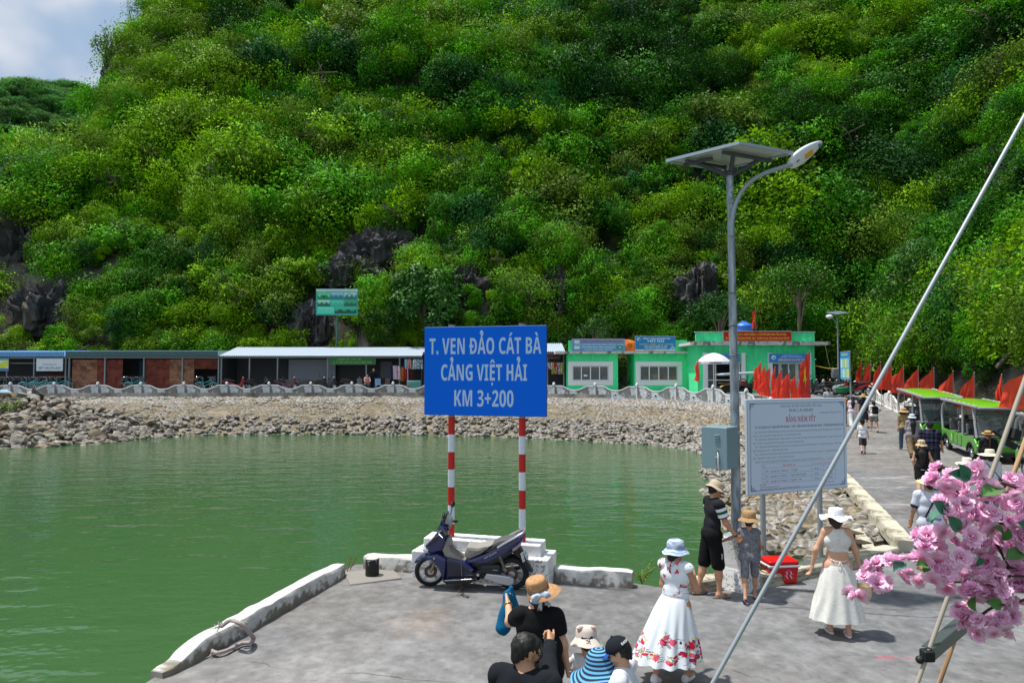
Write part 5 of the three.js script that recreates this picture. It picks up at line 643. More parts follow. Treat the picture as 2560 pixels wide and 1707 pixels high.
{   // bollard on a concrete pad
  const p = onLevel(927, 1445), t = thing('mooring_bollard', 'rusty steel mooring bollard with flaking white top', 'bollard', [p.x, 0, p.z - 0.1]);
  part(t, 'post', lathe([[0, 0], [0.115, 0], [0.112, 0.02], [0.11, 0.29], [0.104, 0.3]], 28), mat('#ffffff', 0.75, { metalness: 0.2, map: texture(512, 256, (u, v) => { const a = tfbm(u, v, 8, 4, 4), b = tfbm(u, v, 30, 3, 8), ru = sstep(0.5, 0.1, v + a * 0.5), wh = sstep(0.8, 0.95, v + b * 0.4); let c = [mix(38, 92, ru), mix(34, 54, ru), mix(34, 36, ru)]; return c.map((k) => mix(k, 205, wh)); }) }));
  part(t, 'cap', lathe([[0.104, 0.3], [0.1, 0.302], [0, 0.296]], 28), mat('#b9b6b0', 0.9)); part(t, 'pad', wobble(rbox(0.82, 0.06, 0.7, 0.02, 0, 0.0, 0), 0.02, 3, 4).rotateY(0.4), mat('#85817b', 0.95));
  for (const [px, py, a, l] of [[868, 1428, 0.35, 'thin rusty reinforcing rod sticking up at the far tip of the left kerb'], [874, 1425, 0.9, 'second rusty rod leaning out past the left kerb tip']]) { const q = onLevel(px, py), o = part(scene, 'rusty_rod', rod([0, 0, 0], [0.12 * a, 0.22, -0.06], 0.008), mat('#7c4a26', 0.9)); o.position.set(q.x, 0, q.z); tag(o, l, 'rod'); }
}
{   // old mooring rope over the kerb
  const ropeM = mat('#ffffff', 0.95, { map: texture(128, 128, (u, v) => { const k = 150 + 46 * Math.sin((u * 8 + v * 2) * 2 * PI) + tfbm(u, v, 8, 3, 5) * 50; return [k, k * 0.93, k * 0.92]; }) }); ropeM.map.repeat.set(16, 2);
  const q = (px, py, y) => onLevel(px, py, y), pts = [q(552, 1566, 0.27), q(575, 1551, 0.34), q(600, 1560, 0.32), q(622, 1582, 0.18), q(632, 1596, 0.06), q(628, 1605, 0.04), q(605, 1608, 0.04), q(580, 1620, 0.04), q(560, 1628, 0.05), q(540, 1632, 0.05), q(522, 1624, 0.05), q(500, 1626, 0.07), q(480, 1634, 0.05), q(455, 1652, -0.05)];
  const o = part(scene, 'mooring_rope', M(tube(pts, 0.024, 120, 8), tube(pts.slice(1, 7).map((p) => p.clone().add(V(0.03, 0.02, 0.05))), 0.02, 60, 8), ...Array.from({ length: 14 }, (_, i) => { const r = rng(i + 4), c = i < 8 ? pts[0] : pts[9]; return tube([c, c.clone().add(V((r() - 0.7) * 0.1, (r() - 0.2) * 0.08, (r() - 0.5) * 0.1)), c.clone().add(V((r() - 0.8) * 0.18, (r() - 0.5) * 0.1, (r() - 0.4) * 0.16))], 0.005, 6, 4); })), ropeM); tag(o, 'frayed grey mooring rope looped over the left pier kerb', 'rope');
}
// ---- the blue road sign on its two striped posts and stepped plinth
{
  const turn = -0.262, C = V(-0.46, 0, -11.5), pl = thing('sign_plinth', 'stepped white painted concrete plinth under the blue road sign', 'plinth', C, turn);
  part(pl, 'lower_block', uvBox(wobble(new RoundedBoxGeometry(2.3, 0.46, 0.62, 6, 0.025).translate(0, 0.21, 0), 0.014, 5, 2), 1.6), paintChip); part(pl, 'upper_block', uvBox(wobble(new RoundedBoxGeometry(1.98, 0.2, 0.42, 6, 0.02).translate(0, 0.53, -0.02), 0.008, 5, 8), 1.9), mat('#ffffff', 0.85, { map: paintChip.map }));
  const t = thing('road_sign', 'large blue road sign with white lettering on two red and white striped posts', 'road sign', V(-0.44, 0, -11.46), turn), W = 2.1, H = 1.47, cy = 3.375;
  part(t, 'panel', rbox(W, H, 0.05, 0.008, 0, cy, 0.05), mat('#0d4fa6', 0.5));
  part(t, 'lettering', ...printed(W - 0.012, H - 0.012, canvasTex(1600, 1120, (x, w, h) => { x.fillStyle = '#0468e4'; x.fillRect(0, 0, w, h); const f = 'bold 285px sans-serif', c = '#b4cdea'; say(x, 'T. VEN ĐẢO CÁT BÀ', 800, 345, f, c, 1475); say(x, 'CẢNG VIỆT HẢI', 790, 680, f, c, 1145); say(x, 'KM 3+200', 790, 1005, f, c, 800); }), 0, cy, 0.079, 0.55)); { const q = t.children[t.children.length - 1]; q.material = phys('#ffffff', 0.85, { map: q.material.map, specularIntensity: 0.35 }); }
  const bands = [['#c01414', 2.61, 2.32], ['#c9d4de', 2.32, 2.03], ['#c01414', 2.03, 1.74], ['#c9d4de', 1.74, 1.45], ['#c01414', 1.45, 1.15], ['#c9d4de', 1.15, 0.84], ['#c01414', 0.84, 0.6]], red = mat('#b81212', 0.5), wht = mat('#cdd8e2', 0.5);
  for (const x of [-0.6, 0.62]) { const p = part(t, 'post', M(rod([x, 2.61, -0.03], [x, 4.14, -0.03], 0.054, 0.054, 16), rod([x, 4.14, -0.03], [x, 4.15, -0.03], 0.06, 0.06, 16)), mat('#a0938a', 0.7)); for (const [c, a, b] of bands) part(p, c === '#c01414' ? 'red_band' : 'white_band', rod([x, b, -0.03], [x, a, -0.03], 0.056, 0.056, 18, true), c === '#c01414' ? red : wht); part(t, 'bracket', M(box(0.14, 0.03, 0.04, x, 3.9, 0.01), box(0.14, 0.03, 0.04, x, 2.85, 0.01)), galv); }
}
// ---- solar street lamp
{
  const B = V(3.54, 0, -11.05), t = thing('solar_street_lamp', 'tall grey solar street lamp with curved arm in front of the price board', 'street lamp', B);
  const pole = part(t, 'pole', M(rod([0, 0.78, 0], [0, 3.1, 0], 0.078, 0.068, 22), rod([0, 3.1, 0], [-0.03, 6.3, 0], 0.068, 0.052, 22), rod([-0.03, 6.05, 0], [-0.03, 6.66, 0], 0.058, 0.054, 20)), mat('#ffffff', 0.5, { metalness: 0.3, map: texture(256, 256, (u, v) => { const L = 150 + tfbm(u, v, 14, 4, 3) * 60; return [L * 0.93, L, L * 1.06]; }) }));
  part(pole, 'base_plate', M(lathe([[0, 0.83], [0.1, 0.82], [0.2, 0.79], [0.21, 0.77], [0, 0.77]], 20)), galv); part(pole, 'band', M(...[[4.1], [3.62], [4.62]].map(([y]) => new THREE.TorusGeometry(0.068, 0.008, 5, 18).rotateX(PI / 2 + 0.08).translate(-0.012, y, 0))), mat('#5c6166', 0.6));
  const P = (px, py) => { const q = at(px, py, 11.0); return [q.x - B.x, q.y, 0.05]; };
  part(t, 'arm', tube([P(1829.5, 590), P(1832, 545), P(1840, 510), P(1856, 478), P(1880, 452), P(1912, 433), P(1945, 422), P(1980, 412)], 0.036, 40, 10), galv);
  const h0 = P(1974, 416), h1 = P(2060, 355), hd = part(t, 'lamp_head', (() => { const L = Math.hypot(h1[0] - h0[0], h1[1] - h0[1]), g = grid(28, 22, (u, v) => { const a = u * 2 * PI, q = Math.pow(Math.sin(PI * Math.pow(v, 0.72)), 0.6) * (v < 0.02 || v > 0.995 ? 0.15 : 1), w = 0.145 * q, d = 0.075 * q; return [v * L, Math.sin(a) * (Math.sin(a) > 0 ? d * 1.35 : d * 0.7) + 0.02, Math.cos(a) * w]; }, true); return g; })(), mat('#d9dee4', 0.35)); hd.position.set(...h0); hd.rotation.set(-0.75, 0, Math.atan2(h1[1] - h0[1], h1[0] - h0[0]), 'ZXY');
  part(hd, 'led_panel', rbox(0.16, 0.012, 0.1, 0.004, 0.36, -0.03, 0), mat('#d9a32c', 0.35)); part(hd, 'trim', M(rbox(0.05, 0.02, 0.07, 0.005, 0.6, -0.008, 0), rbox(0.05, 0.012, 0.03, 0.004, 0.15, -0.034, 0.02)), mat('#5f7891', 0.4));
  // panel: its four corners as the underside shows them
  const near = [3.5, 6.89, -10.55], left = [2.5, 6.79, -11.15], right = [4.5, 6.86, -10.95], far = [3.5, 6.76, -11.55], loc = (q) => V(q[0] - B.x, q[1], q[2] - B.z), [n, l, rr, f] = [near, left, right, far].map(loc), X = l.clone().sub(n), Y = rr.clone().sub(n), Z = X.clone().cross(Y).normalize(), mtx = new THREE.Matrix4().makeBasis(X.clone().normalize(), Z.clone().negate(), Y.clone().normalize()).setPosition(n.clone().add(f).multiplyScalar(0.5));
  const a = X.length(), b = Y.length(), sp = part(t, 'solar_panel', M(box(a, 0.05, 0.04, 0, 0, -b / 2 + 0.02), box(a, 0.05, 0.04, 0, 0, b / 2 - 0.02), box(0.04, 0.05, b - 0.08, -a / 2 + 0.02, 0, 0), box(0.04, 0.05, b - 0.08, a / 2 - 0.02, 0, 0)).applyMatrix4(mtx), mat('#9aa7b3', 0.4, { metalness: 0.4 }));
  part(sp, 'back_sheet', box(a - 0.08, 0.012, b - 0.08, 0, 0.0, 0).applyMatrix4(mtx), mat('#b9bcb8', 0.6)); part(sp, 'cells', box(a - 0.09, 0.006, b - 0.09, 0, 0.014, 0).applyMatrix4(mtx), mat('#0d1830', 0.15));
  const c = n.clone().add(f).multiplyScalar(0.5), top = V(-0.03, 6.5, 0), bar = mat('#4a4f53', 0.55, { metalness: 0.4 }), dn = V(0, -0.07, 0), e = (u, w) => n.clone().addScaledVector(X, u).addScaledVector(Y, w).add(dn);
  part(t, 'bracket', M(rod(top, e(0.28, 0.28), 0.035), rod(top, e(0.72, 0.72), 0.035), rod(top, e(0.75, 0.25), 0.035), rod(top, e(0.25, 0.75), 0.035), rod(e(0.9, 0.2), e(0.5, 0.2), 0.03), rod(e(0.25, 0.05), e(0.25, 0.95), 0.032), rod(e(0.75, 0.05), e(0.75, 0.95), 0.032), ball(0.07, -0.03, 6.55, 0)), bar);
  const wire = mat('#c7c5bd', 0.7); part(t, 'wire', M(tube([P(1868, 382), P(1875, 395), P(1890, 402)], 0.004, 8, 4), tube([P(1805, 693), P(1812, 686), P(1826, 690), P(1836, 706), P(1832, 730)], 0.005, 14, 4), tube([P(1813, 386), P(1806, 392), P(1803, 399)], 0.005, 6, 4)), wire);
  // control cabinet, corner towards the viewer
  const cc = at(1801, 1117, 10.85), cb = part(t, 'control_cabinet', rbox(0.42, 0.64, 0.4, 0.012, 0, 0, 0), mat('#77929c', 0.5, { metalness: 0.15 })); cb.position.set(cc.x - B.x, cc.y, cc.z - B.z); cb.rotation.y = -0.74;
  part(cb, 'door', rbox(0.012, 0.6, 0.37, 0.004, -0.213, 0, 0), mat('#6f8b96', 0.5)); part(cb, 'lock', M(rbox(0.02, 0.06, 0.025, 0.005, -0.222, 0.08, -0.12), ball(0.014, -0.235, 0.09, -0.12)), chrome); part(cb, 'louvre', M(Array.from({ length: 5 }, (_, i) => rbox(0.08, 0.008, 0.02, 0.003, 0.05, 0.2 - i * 0.025, 0.205, 0.5)), Array.from({ length: 4 }, (_, i) => rbox(0.08, 0.008, 0.02, 0.003, 0.05, -0.14 - i * 0.025, 0.205, 0.5))), mat('#5f7a85', 0.5)); part(cb, 'cable_hole', new THREE.CircleGeometry(0.022, 14).translate(0.06, -0.06, 0.2035), blackM); part(cb, 'cable', tube([[0.06, -0.06, 0.21], [0.09, -0.13, 0.26], [0.1, -0.3, 0.27], [0.14, -0.46, 0.22], [0.2, -0.44, 0.14], [0.19, -0.34, 0.1]], 0.009, 24, 6), mat('#c9c9c4', 0.6)); part(cb, 'clamp', box(0.1, 0.05, 0.2, 0.15, 0.2, -0.25), galv);
  const pl = thing('lamp_plinth', 'chipped white concrete plinth holding the tall street lamp', 'plinth', [B.x, 0, B.z], 0.78);
  part(pl, 'block', uvBox(wobble(mergeVertices(new THREE.CylinderGeometry(0.3, 0.32, 0.8, 4, 8).rotateY(PI / 4).translate(0, 0.38, 0)), 0.008, 6, 3), 1.3), paintChip); part(pl, 'foot', uvBox(wobble(mergeVertices(new THREE.CylinderGeometry(0.33, 0.42, 0.34, 4, 4).rotateY(PI / 4).translate(0, 0.15, 0)), 0.012, 6, 5), 1.3), paintChip);
}
// ---- price board
{
  const L = V(3.95, 0, -11.77), R = V(6.03, 0, -12.6), w = L.distanceTo(R), t = thing('price_board', 'large grey blue printed price board on two steel posts beside the road', 'notice board', [(L.x + R.x) / 2, 0, (L.z + R.z) / 2], Math.atan2(-(R.z - L.z), R.x - L.x)), y0 = 1.28, y1 = 2.895;
  part(t, 'board', rbox(w, y1 - y0, 0.06, 0.012, 0, (y0 + y1) / 2, 0), mat('#b3c0cc', 0.5)); for (const x of [-0.64 * w / 2, 0.5 * w / 2]) part(t, 'post', rod([x, -0.9, -0.07], [x, y1 - 0.1, -0.07], 0.045, 0.045, 14), galv);
  part(t, 'print', ...printed(w - 0.03, y1 - y0 - 0.03, canvasTex(1640, 1190, (x, W, H) => {
    x.fillStyle = '#c6d7e9'; x.fillRect(0, 0, W, H); x.strokeStyle = '#4a5f86'; x.lineWidth = 5; x.strokeRect(36, 44, W - 72, H - 84); x.lineWidth = 2; x.strokeRect(48, 56, W - 96, H - 108); for (const [a, b, s, q] of [[44, 52, 1, 1], [W - 44, 52, -1, 1], [44, H - 48, 1, -1], [W - 44, H - 48, -1, -1]]) { x.lineWidth = 9; x.beginPath(); x.moveTo(a, b + q * 74); x.lineTo(a, b); x.lineTo(a + s * 74, b); x.stroke(); x.lineWidth = 5; x.strokeRect(a + s * 14, b + q * 14, s * 32, q * 20); }
    const ink = '#3c4660'; say(x, 'CỘNG HÒA XÃ HỘI CHỦ NGHĨA VIỆT NAM', 870, 98, '38px serif', ink, 700); say(x, 'Độc lập - Tự do - Hạnh phúc', 870, 148, 'bold 36px serif', ink, 410); x.fillStyle = ink; x.fillRect(665, 157, 410, 3); say(x, 'Cát Hải, ngày 27 tháng 10 năm 2023', 1370, 190, '27px serif', ink, 380); say(x, 'BẢNG NIÊM YẾT', 860, 290, 'bold 92px serif', '#a8324a', 500); say(x, 'MỨC THU GIÁ DỊCH VỤ SỬ DỤNG BẾN THỦY NỘI ĐỊA ĐƯỢC ĐẦU TƯ BẰNG NGUỒN VỐN NGÂN SÁCH NHÀ NƯỚC TRÊN ĐỊA BÀN HUYỆN CÁT HẢI', 850, 362, 'bold 36px sans-serif', ink, 1470);
    const P = ['Căn cứ Quyết định số 26/2023/QĐ-UBND ngày 12 tháng 10 năm 2023 của Ủy ban nhân dân thành phố Hải Phòng quy định khung giá dịch vụ sử dụng bến thủy', 'nội địa được đầu tư bằng nguồn vốn ngân sách nhà nước trên địa bàn huyện Cát Hải;', 'Căn cứ Quyết định số 218/QĐ-UBND ngày 31 tháng 1 năm 2021 của Ủy ban nhân dân huyện Cát Hải về việc thành lập, quy định chức năng, nhiệm vụ, quyền', 'hạn, cơ cấu tổ chức và quan hệ công tác của Ban Quản lý các vịnh thuộc quần đảo Cát Bà;', 'Căn cứ Thông báo số 385/TB-UBND ngày 27/10/2023 của Ủy ban nhân dân huyện Cát Hải về mức giá dịch vụ sử dụng bến thủy nội địa được đầu tư bằng', 'nguồn vốn ngân sách nhà nước trên địa bàn huyện Cát Hải;', 'Căn cứ Quyết định số 101/QĐ-BQLV ngày 27 tháng 10 năm 2023 của Ban quản lý vịnh Cát Bà, về mức giá dịch vụ sử dụng bến thủy nội địa được', 'đầu tư bằng nguồn vốn ngân sách nhà nước trên địa bàn huyện Cát Hải;', 'Ban quản lý các vịnh thuộc quần đảo Cát Bà thông báo mức thu giá dịch vụ sử dụng bến thủy nội địa cụ thể như sau:'];
    P.forEach((s, i) => say(x, s, i % 2 ? 78 : 108, 418 + i * 47, 'italic 27px serif', '#46506a', i % 2 ? 78 + 12 * s.length * 0.72 : i === 8 ? 1120 : 1450, 'left'));
    x.strokeStyle = '#5a7ab0'; x.lineWidth = 3; const tx = [216, 262, 1030, 1236, 1440], ty = [822, 884, 954, 1018, 1080].map((v) => v - 12); ty.forEach((y) => { x.beginPath(); x.moveTo(tx[0], y); x.lineTo(tx[4], y); x.stroke(); }); tx.forEach((v) => { x.beginPath(); x.moveTo(v, ty[0]); x.lineTo(v, ty[4]); x.stroke(); });
    const or = '#c25a50'; say(x, 'Stt', 239, 858, '26px sans-serif', or); say(x, 'Tên dịch vụ', 650, 858, 'bold 36px serif', or); say(x, 'Đơn vị tính', 1133, 858, '30px serif', or, 160); say(x, 'Mức giá dịch vụ', 1338, 858, '30px serif', or, 180); say(x, 'Đơn vị: Đồng', 1370, 796, 'italic 22px serif', ink);
    [['1', 'Phương tiện chở khách dưới 13 ghế', '40.000'], ['2', 'Phương tiện chở khách từ 13 ghế đến 50 ghế', '90.000'], ['3', 'Phương tiện chở khách từ 51 ghế trở lên', '50.000']].forEach(([n, s, v], i) => { const y = 925 + i * 64; say(x, n, 239, y, '28px sans-serif', ink); say(x, s, 280, y, '34px sans-serif', ink, 0, 'left'); say(x, 'Đồng/ lượt', 1133, y, '28px sans-serif', ink, 120); say(x, v, 1338, y, '32px serif', ink); });
    say(x, 'Ghi chú:', 172, 1090, 'bold 26px serif', or, 0, 'left'); say(x, 'Giá trên đã bao gồm thuế', 184, 1116, '26px sans-serif', ink, 0, 'left'); say(x, 'Bảng niêm yết này có hiệu lực kể từ ngày 01 tháng 11 năm 2023', 184, 1142, '26px sans-serif', ink, 640, 'left'); say(x, 'BAN QUẢN LÝ VỊNH CÁT BÀ', 1300, 1112, '24px serif', ink, 240);
  }), 0, (y0 + y1) / 2, 0.034));
}
// ---- red cool box
{
  const p = onLevel(1962, 1464), t = thing('cool_box', 'bright red cool box with white band and printed motif on the pier', 'cool box', [p.x, 0, p.z - 0.22], 0.12), rd = mat('#c8090f', 0.35), s = 1;
  const taper = (g, k, h) => { const q = g.attributes.position; for (let i = 0; i < q.count; i++) { const f = 1 - k * (1 - clamp(q.getY(i) / h)); q.setX(i, q.getX(i) * f); q.setZ(i, q.getZ(i) * f); } g.computeVertexNormals(); return g; };
  part(t, 'tub', taper(new RoundedBoxGeometry(0.5, 0.28, 0.36, 4, 0.03).translate(0, 0.14, 0), 0.12, 0.28), rd); part(t, 'band', rbox(0.525, 0.035, 0.385, 0.012, 0, 0.285, 0), mat('#d8dde4', 0.5)); part(t, 'lid', rbox(0.51, 0.07, 0.37, 0.03, 0, 0.335, 0), rd); part(t, 'handle', tube([[-0.265, 0.29, 0.12], [-0.3, 0.24, 0.12], [-0.3, 0.24, -0.12], [-0.265, 0.29, -0.12]], 0.014, 14, 6), blackM);
  part(t, 'motif', ...printed(0.2, 0.17, canvasTex(256, 220, (x) => { x.fillStyle = '#c8090f'; x.fillRect(0, 0, 256, 220); x.fillStyle = '#c9bcd6'; for (const cx of [88, 176]) { for (let i = 0; i < 5; i++) { x.beginPath(); x.ellipse(cx + Math.sin(i * 2.1) * 14, 60 + i * 28, 20, 11, i, 0, 7); x.fill(); } x.beginPath(); x.arc(cx, 46, 12, 0, 7); x.fill(); } x.fillStyle = '#e0909c'; x.fillRect(110, 14, 60, 10); for (const [a, b] of [[40, 120], [30, 180], [220, 90], [226, 170]]) x.fillRect(a, b, 16, 14); }), 0.07, 0.15, 0.1765));
}
// ---- weeds
{
  const weed = (label, px, py, y, s, n, seed) => { const p = onLevel(px, py, y), r = rng(seed), t = thing('weed', label, 'plant', p), st = [], lf = []; for (let i = 0; i < n; i++) { const a = r() * 6.28, L = s * (0.5 + r() * 0.6), e = V(Math.cos(a) * L * 0.5, L * (0.5 + r() * 0.4), Math.sin(a) * L * 0.4); st.push(tube([[0, 0, 0], [e.x * 0.4, e.y * 0.7, e.z * 0.4], e], 0.006, 6, 4)); for (let k = 0; k < 5; k++) { const q = e.clone().multiplyScalar(0.35 + k * 0.16); lf.push(place(new THREE.SphereGeometry(0.06 * s * (1 + r()), 6, 4).scale(1, 0.12, 0.45), q.x, q.y + 0.02, q.z, r() - 0.5, r() * 6, r() - 0.3)); } } part(t, 'stem', M(st), mat('#6f7a2a', 0.8)); part(t, 'leaves', M(lf), mat([0.12, 0.2, 0.02], 0.7)); };
  weed('small yellow green weed at the pier edge beyond the floral dress', 1606, 1462, -0.05, 0.42, 7, 4); weed('tiny weed at the foot of the lamp plinth', 1776, 1462, 0, 0.2, 6, 9); weed('leafy green weed on the rubble heap at the far left shore', 22, 1040, 0.6, 1.5, 26, 12); weed('small plant growing at the balustrade foot at the left', 60, 988, 1.3, 0.7, 12, 17);
  for (const [px, py, w, c, l] of [[10, 985, 0.75, '#8fb4cc', 'pale blue rubbish bag on the rubble by the balustrade'], [24, 990, 0.6, '#b98d5c', 'tan rubbish bag lying beside the blue bag'], [2, 1010, 0.7, '#b9c3cc', 'white rubbish bag at the left edge of the rubble'], [4, 1028, 0.8, '#a9b6c0', 'grey white sack below the other rubbish bags']]) { const p = at(px, py, 45.8), b = part(scene, 'rubbish_bag', wobble(ball(w * 0.5, 0, 0, 0, 1.1, 0.85, 0.8, 18), 0.09, 4, px), mat(c, 0.6)); b.position.copy(p); tag(b, l, 'rubbish bag'); }
}
// ---- the dark blue scooter: x runs from its front wheel back, y up, z to the near side
{
  const f = onLevel(1077, 1464), b = onLevel(1291, 1474), t = thing('motor_scooter', 'dark blue motor scooter with grey seat on its side stand before the plinth', 'motor scooter', [f.x, 0, f.z], -Math.atan2(b.z - f.z, b.x - f.x)); t.rotation.x = 0.1; t.rotation.order = 'YXZ';
  const blue = phys('#0c1a55', 0.22, { clearcoat: 0.8, clearcoatRoughness: 0.1 }), navy = phys('#0a1130', 0.28, { clearcoat: 0.5 }), dark = mat('#15171a', 0.5), seatM = mat('#8a8780', 0.75), silver = mat('#b7bcc2', 0.3, { metalness: 0.7 }), WB = 1.3;
  const wheel = (x, R, w, turn) => { const g = new THREE.Group(); g.name = 'wheel'; t.add(g); g.position.set(x, R, 0); g.rotation.y = turn; part(g, 'tyre', new THREE.TorusGeometry(R - w, w, 12, 40).scale(1, 1, 1.05), rubber); const sp = Array.from({ length: 5 }, (_, i) => { const a = i * 1.2566 + 0.3; return [-0.13, 0.13].map((q) => rod([Math.cos(a + q) * 0.04, Math.sin(a + q) * 0.04, 0], [Math.cos(a + q * 0.6) * (R - w * 1.9), Math.sin(a + q * 0.6) * (R - w * 1.9), 0], 0.012, 0.01, 6)); }); part(g, 'rim', M(new THREE.TorusGeometry(R - w * 1.75, 0.014, 8, 40).scale(1, 1, 2), sp, rod([0, 0, -0.06], [0, 0, 0.06], 0.05, 0.05, 16)), silver); part(g, 'brake_disc', M(place(new THREE.CylinderGeometry(0.1, 0.1, 0.006, 24), 0, 0, 0.05, PI / 2)), mat('#5b4a3a', 0.5, { metalness: 0.6 })); return g; };
  wheel(0, 0.25, 0.04, 0.32); wheel(WB, 0.262, 0.047, 0);
  part(t, 'front_mudguard', M(grid(20, 8, (u, v) => { const a = mix(0.35, 2.75, u), R = 0.283, q = (v - 0.5) * 2; return [-Math.cos(a) * -R * 1 * -1 + 0.0, 0.25 + Math.sin(a) * (R - 0.03 * q * q), q * 0.062]; }), slab([[-0.26, 0.36], [-0.1, 0.5], [0.12, 0.53], [0.14, 0.46], [-0.08, 0.43]], 0.14, 0.025)), doubleM(blue.clone()));
  part(t, 'fork', M(rod([0.02, 0.25, 0.085], [0.17, 0.56, 0.07], 0.024), rod([-0.02, 0.25, -0.085], [0.14, 0.56, -0.07], 0.024), rod([0.15, 0.5, 0], [0.3, 0.95, 0], 0.03)), mat('#8d8578', 0.4, { metalness: 0.6 }));
  part(t, 'leg_shield', M(slab([[-0.1, 0.62], [0.02, 0.74], [0.17, 0.9], [0.26, 0.9], [0.3, 0.76], [0.22, 0.62], [0.06, 0.54]], 0.3, 0.05), slab([[-0.05, 0.54], [0.16, 0.58], [0.3, 0.5], [0.27, 0.2], [0.24, 0.17], [0.17, 0.34], [0.06, 0.46]], 0.37, 0.04)), blue); part(t, 'nose_panel', slab([[-0.04, 0.68], [0.1, 0.83], [0.2, 0.87], [0.17, 0.78], [0.05, 0.68]], 0.314, 0.02), navy);
  part(t, 'inner_shield', M(slab([[0.22, 0.62], [0.3, 0.8], [0.33, 0.8], [0.36, 0.6], [0.52, 0.5], [0.62, 0.46], [0.6, 0.42], [0.4, 0.44], [0.26, 0.52]], 0.25, 0.03)), mat('#8f8c86', 0.6)); part(t, 'headlight', slab([[-0.1, 0.63], [-0.05, 0.67], [0.02, 0.64], [0.01, 0.58], [-0.05, 0.575]], 0.33, 0.03), phys('#c9d2d8', 0.08, { clearcoat: 1 }));
  part(t, 'centre_panel', M(slab([[0.27, 0.5], [0.62, 0.46], [0.72, 0.3], [0.8, 0.17], [0.6, 0.13], [0.27, 0.16]], 0.3, 0.04)), navy); part(t, 'side_flash', slab([[0.3, 0.52], [0.6, 0.47], [0.74, 0.34], [0.66, 0.33], [0.5, 0.42], [0.34, 0.46]], 0.34, 0.02), blue);
  part(t, 'footboard', M(slab([[0.24, 0.17], [0.3, 0.2], [0.66, 0.23], [0.74, 0.22], [0.68, 0.15], [0.3, 0.12]], 0.44, 0.02)), dark); part(t, 'footboard_trim', rod([0.28, 0.185, 0.222], [0.7, 0.225, 0.222], 0.008), silver);
  part(t, 'tail', M(slab([[0.58, 0.44], [0.66, 0.4], [0.92, 0.44], [1.2, 0.58], [1.44, 0.76], [1.5, 0.86], [1.44, 0.87], [1.1, 0.7], [0.86, 0.58], [0.66, 0.5]], 0.26, 0.05)), blue); part(t, 'under_panel', slab([[0.62, 0.42], [0.74, 0.36], [1.0, 0.4], [1.24, 0.54], [1.4, 0.68], [1.3, 0.66], [0.95, 0.48]], 0.22, 0.03), dark);
  part(t, 'seat', M(slab([[0.57, 0.52], [0.575, 0.6], [0.62, 0.695], [0.66, 0.7], [0.78, 0.69], [0.94, 0.73], [1.02, 0.74], [0.93, 0.66], [0.84, 0.585], [0.66, 0.5]], 0.29, 0.05)), seatM); part(t, 'pillion_seat', M(slab([[0.86, 0.6], [0.95, 0.67], [1.03, 0.755], [1.12, 0.8], [1.3, 0.845], [1.42, 0.87], [1.4, 0.82], [1.2, 0.73], [1.0, 0.62]], 0.25, 0.045)), mat('#4c4c4e', 0.75));
  part(t, 'grab_rail', M(tube([[1.1, 0.7, 0.14], [1.22, 0.78, 0.15], [1.38, 0.87, 0.14], [1.49, 0.93, 0.08], [1.5, 0.93, 0], [1.49, 0.93, -0.08], [1.38, 0.87, -0.14], [1.22, 0.78, -0.15], [1.1, 0.7, -0.14]], 0.02, 50, 8)), silver); part(t, 'tail_light', slab([[1.32, 0.68], [1.42, 0.76], [1.5, 0.86], [1.46, 0.76], [1.4, 0.68], [1.33, 0.64]], 0.28, 0.02), mat('#9c8f94', 0.2));
  part(t, 'rear_mudguard', M(slab([[1.3, 0.62], [1.42, 0.7], [1.5, 0.56], [1.58, 0.38], [1.62, 0.3], [1.54, 0.33], [1.44, 0.5], [1.34, 0.58]], 0.13, 0.01), grid(16, 4, (u, v) => { const a = mix(0.5, 2.3, u), q = (v - 0.5) * 2; return [WB - Math.cos(a) * 0.3, 0.262 + Math.sin(a) * (0.3 - 0.02 * q * q), q * 0.07]; })), doubleM(dark.clone()));
  const pl = part(t, 'number_plate', rbox(0.19, 0.14, 0.008, 0.003, 0, 0, 0), whiteP); pl.position.set(1.5, 0.55, 0.03); pl.rotation.set(0.0, PI / 2 - 0.35, 0, 'YXZ'); pl.rotateX(-0.3); part(pl, 'print', ...printed(0.18, 0.13, canvasTex(180, 130, (x) => { x.fillStyle = '#d2dcdc'; x.fillRect(0, 0, 180, 130); say(x, '15-H1', 90, 54, 'bold 48px sans-serif', '#39434c'); say(x, '428.16', 90, 112, 'bold 48px sans-serif', '#39434c'); }), 0, 0, 0.0075));
  part(t, 'engine', M(rbox(0.34, 0.15, 0.16, 0.05, 0.98, 0.35, 0.07, 0, 0, 0.06), rbox(0.3, 0.12, 0.2, 0.04, 0.82, 0.25, 0), rod([0.72, 0.24, 0.1], [0.9, 0.34, 0.1], 0.05)), dark); part(t, 'belt_cover', M(slab([[0.88, 0.2], [0.92, 0.28], [1.1, 0.27], [1.28, 0.25], [1.35, 0.21], [1.34, 0.13], [1.27, 0.1], [1.12, 0.12]], 0.06, 0.02).translate(0, 0.015, 0.13)), silver); part(t, 'kick_bolt', M(rod([0.79, 0.27, 0.11], [0.79, 0.27, 0.16], 0.022), ball(0.01, 1.0, 0.22, 0.16), ball(0.01, 1.25, 0.19, 0.16)), chrome); part(t, 'maker_name', ...printed(0.09, 0.022, canvasTex(128, 32, (x) => { x.fillStyle = '#15171a'; x.fillRect(0, 0, 128, 32); say(x, 'HONDA', 64, 26, 'bold 28px sans-serif', '#c9ccd0', 110); }), 1.06, 0.355, 0.153));
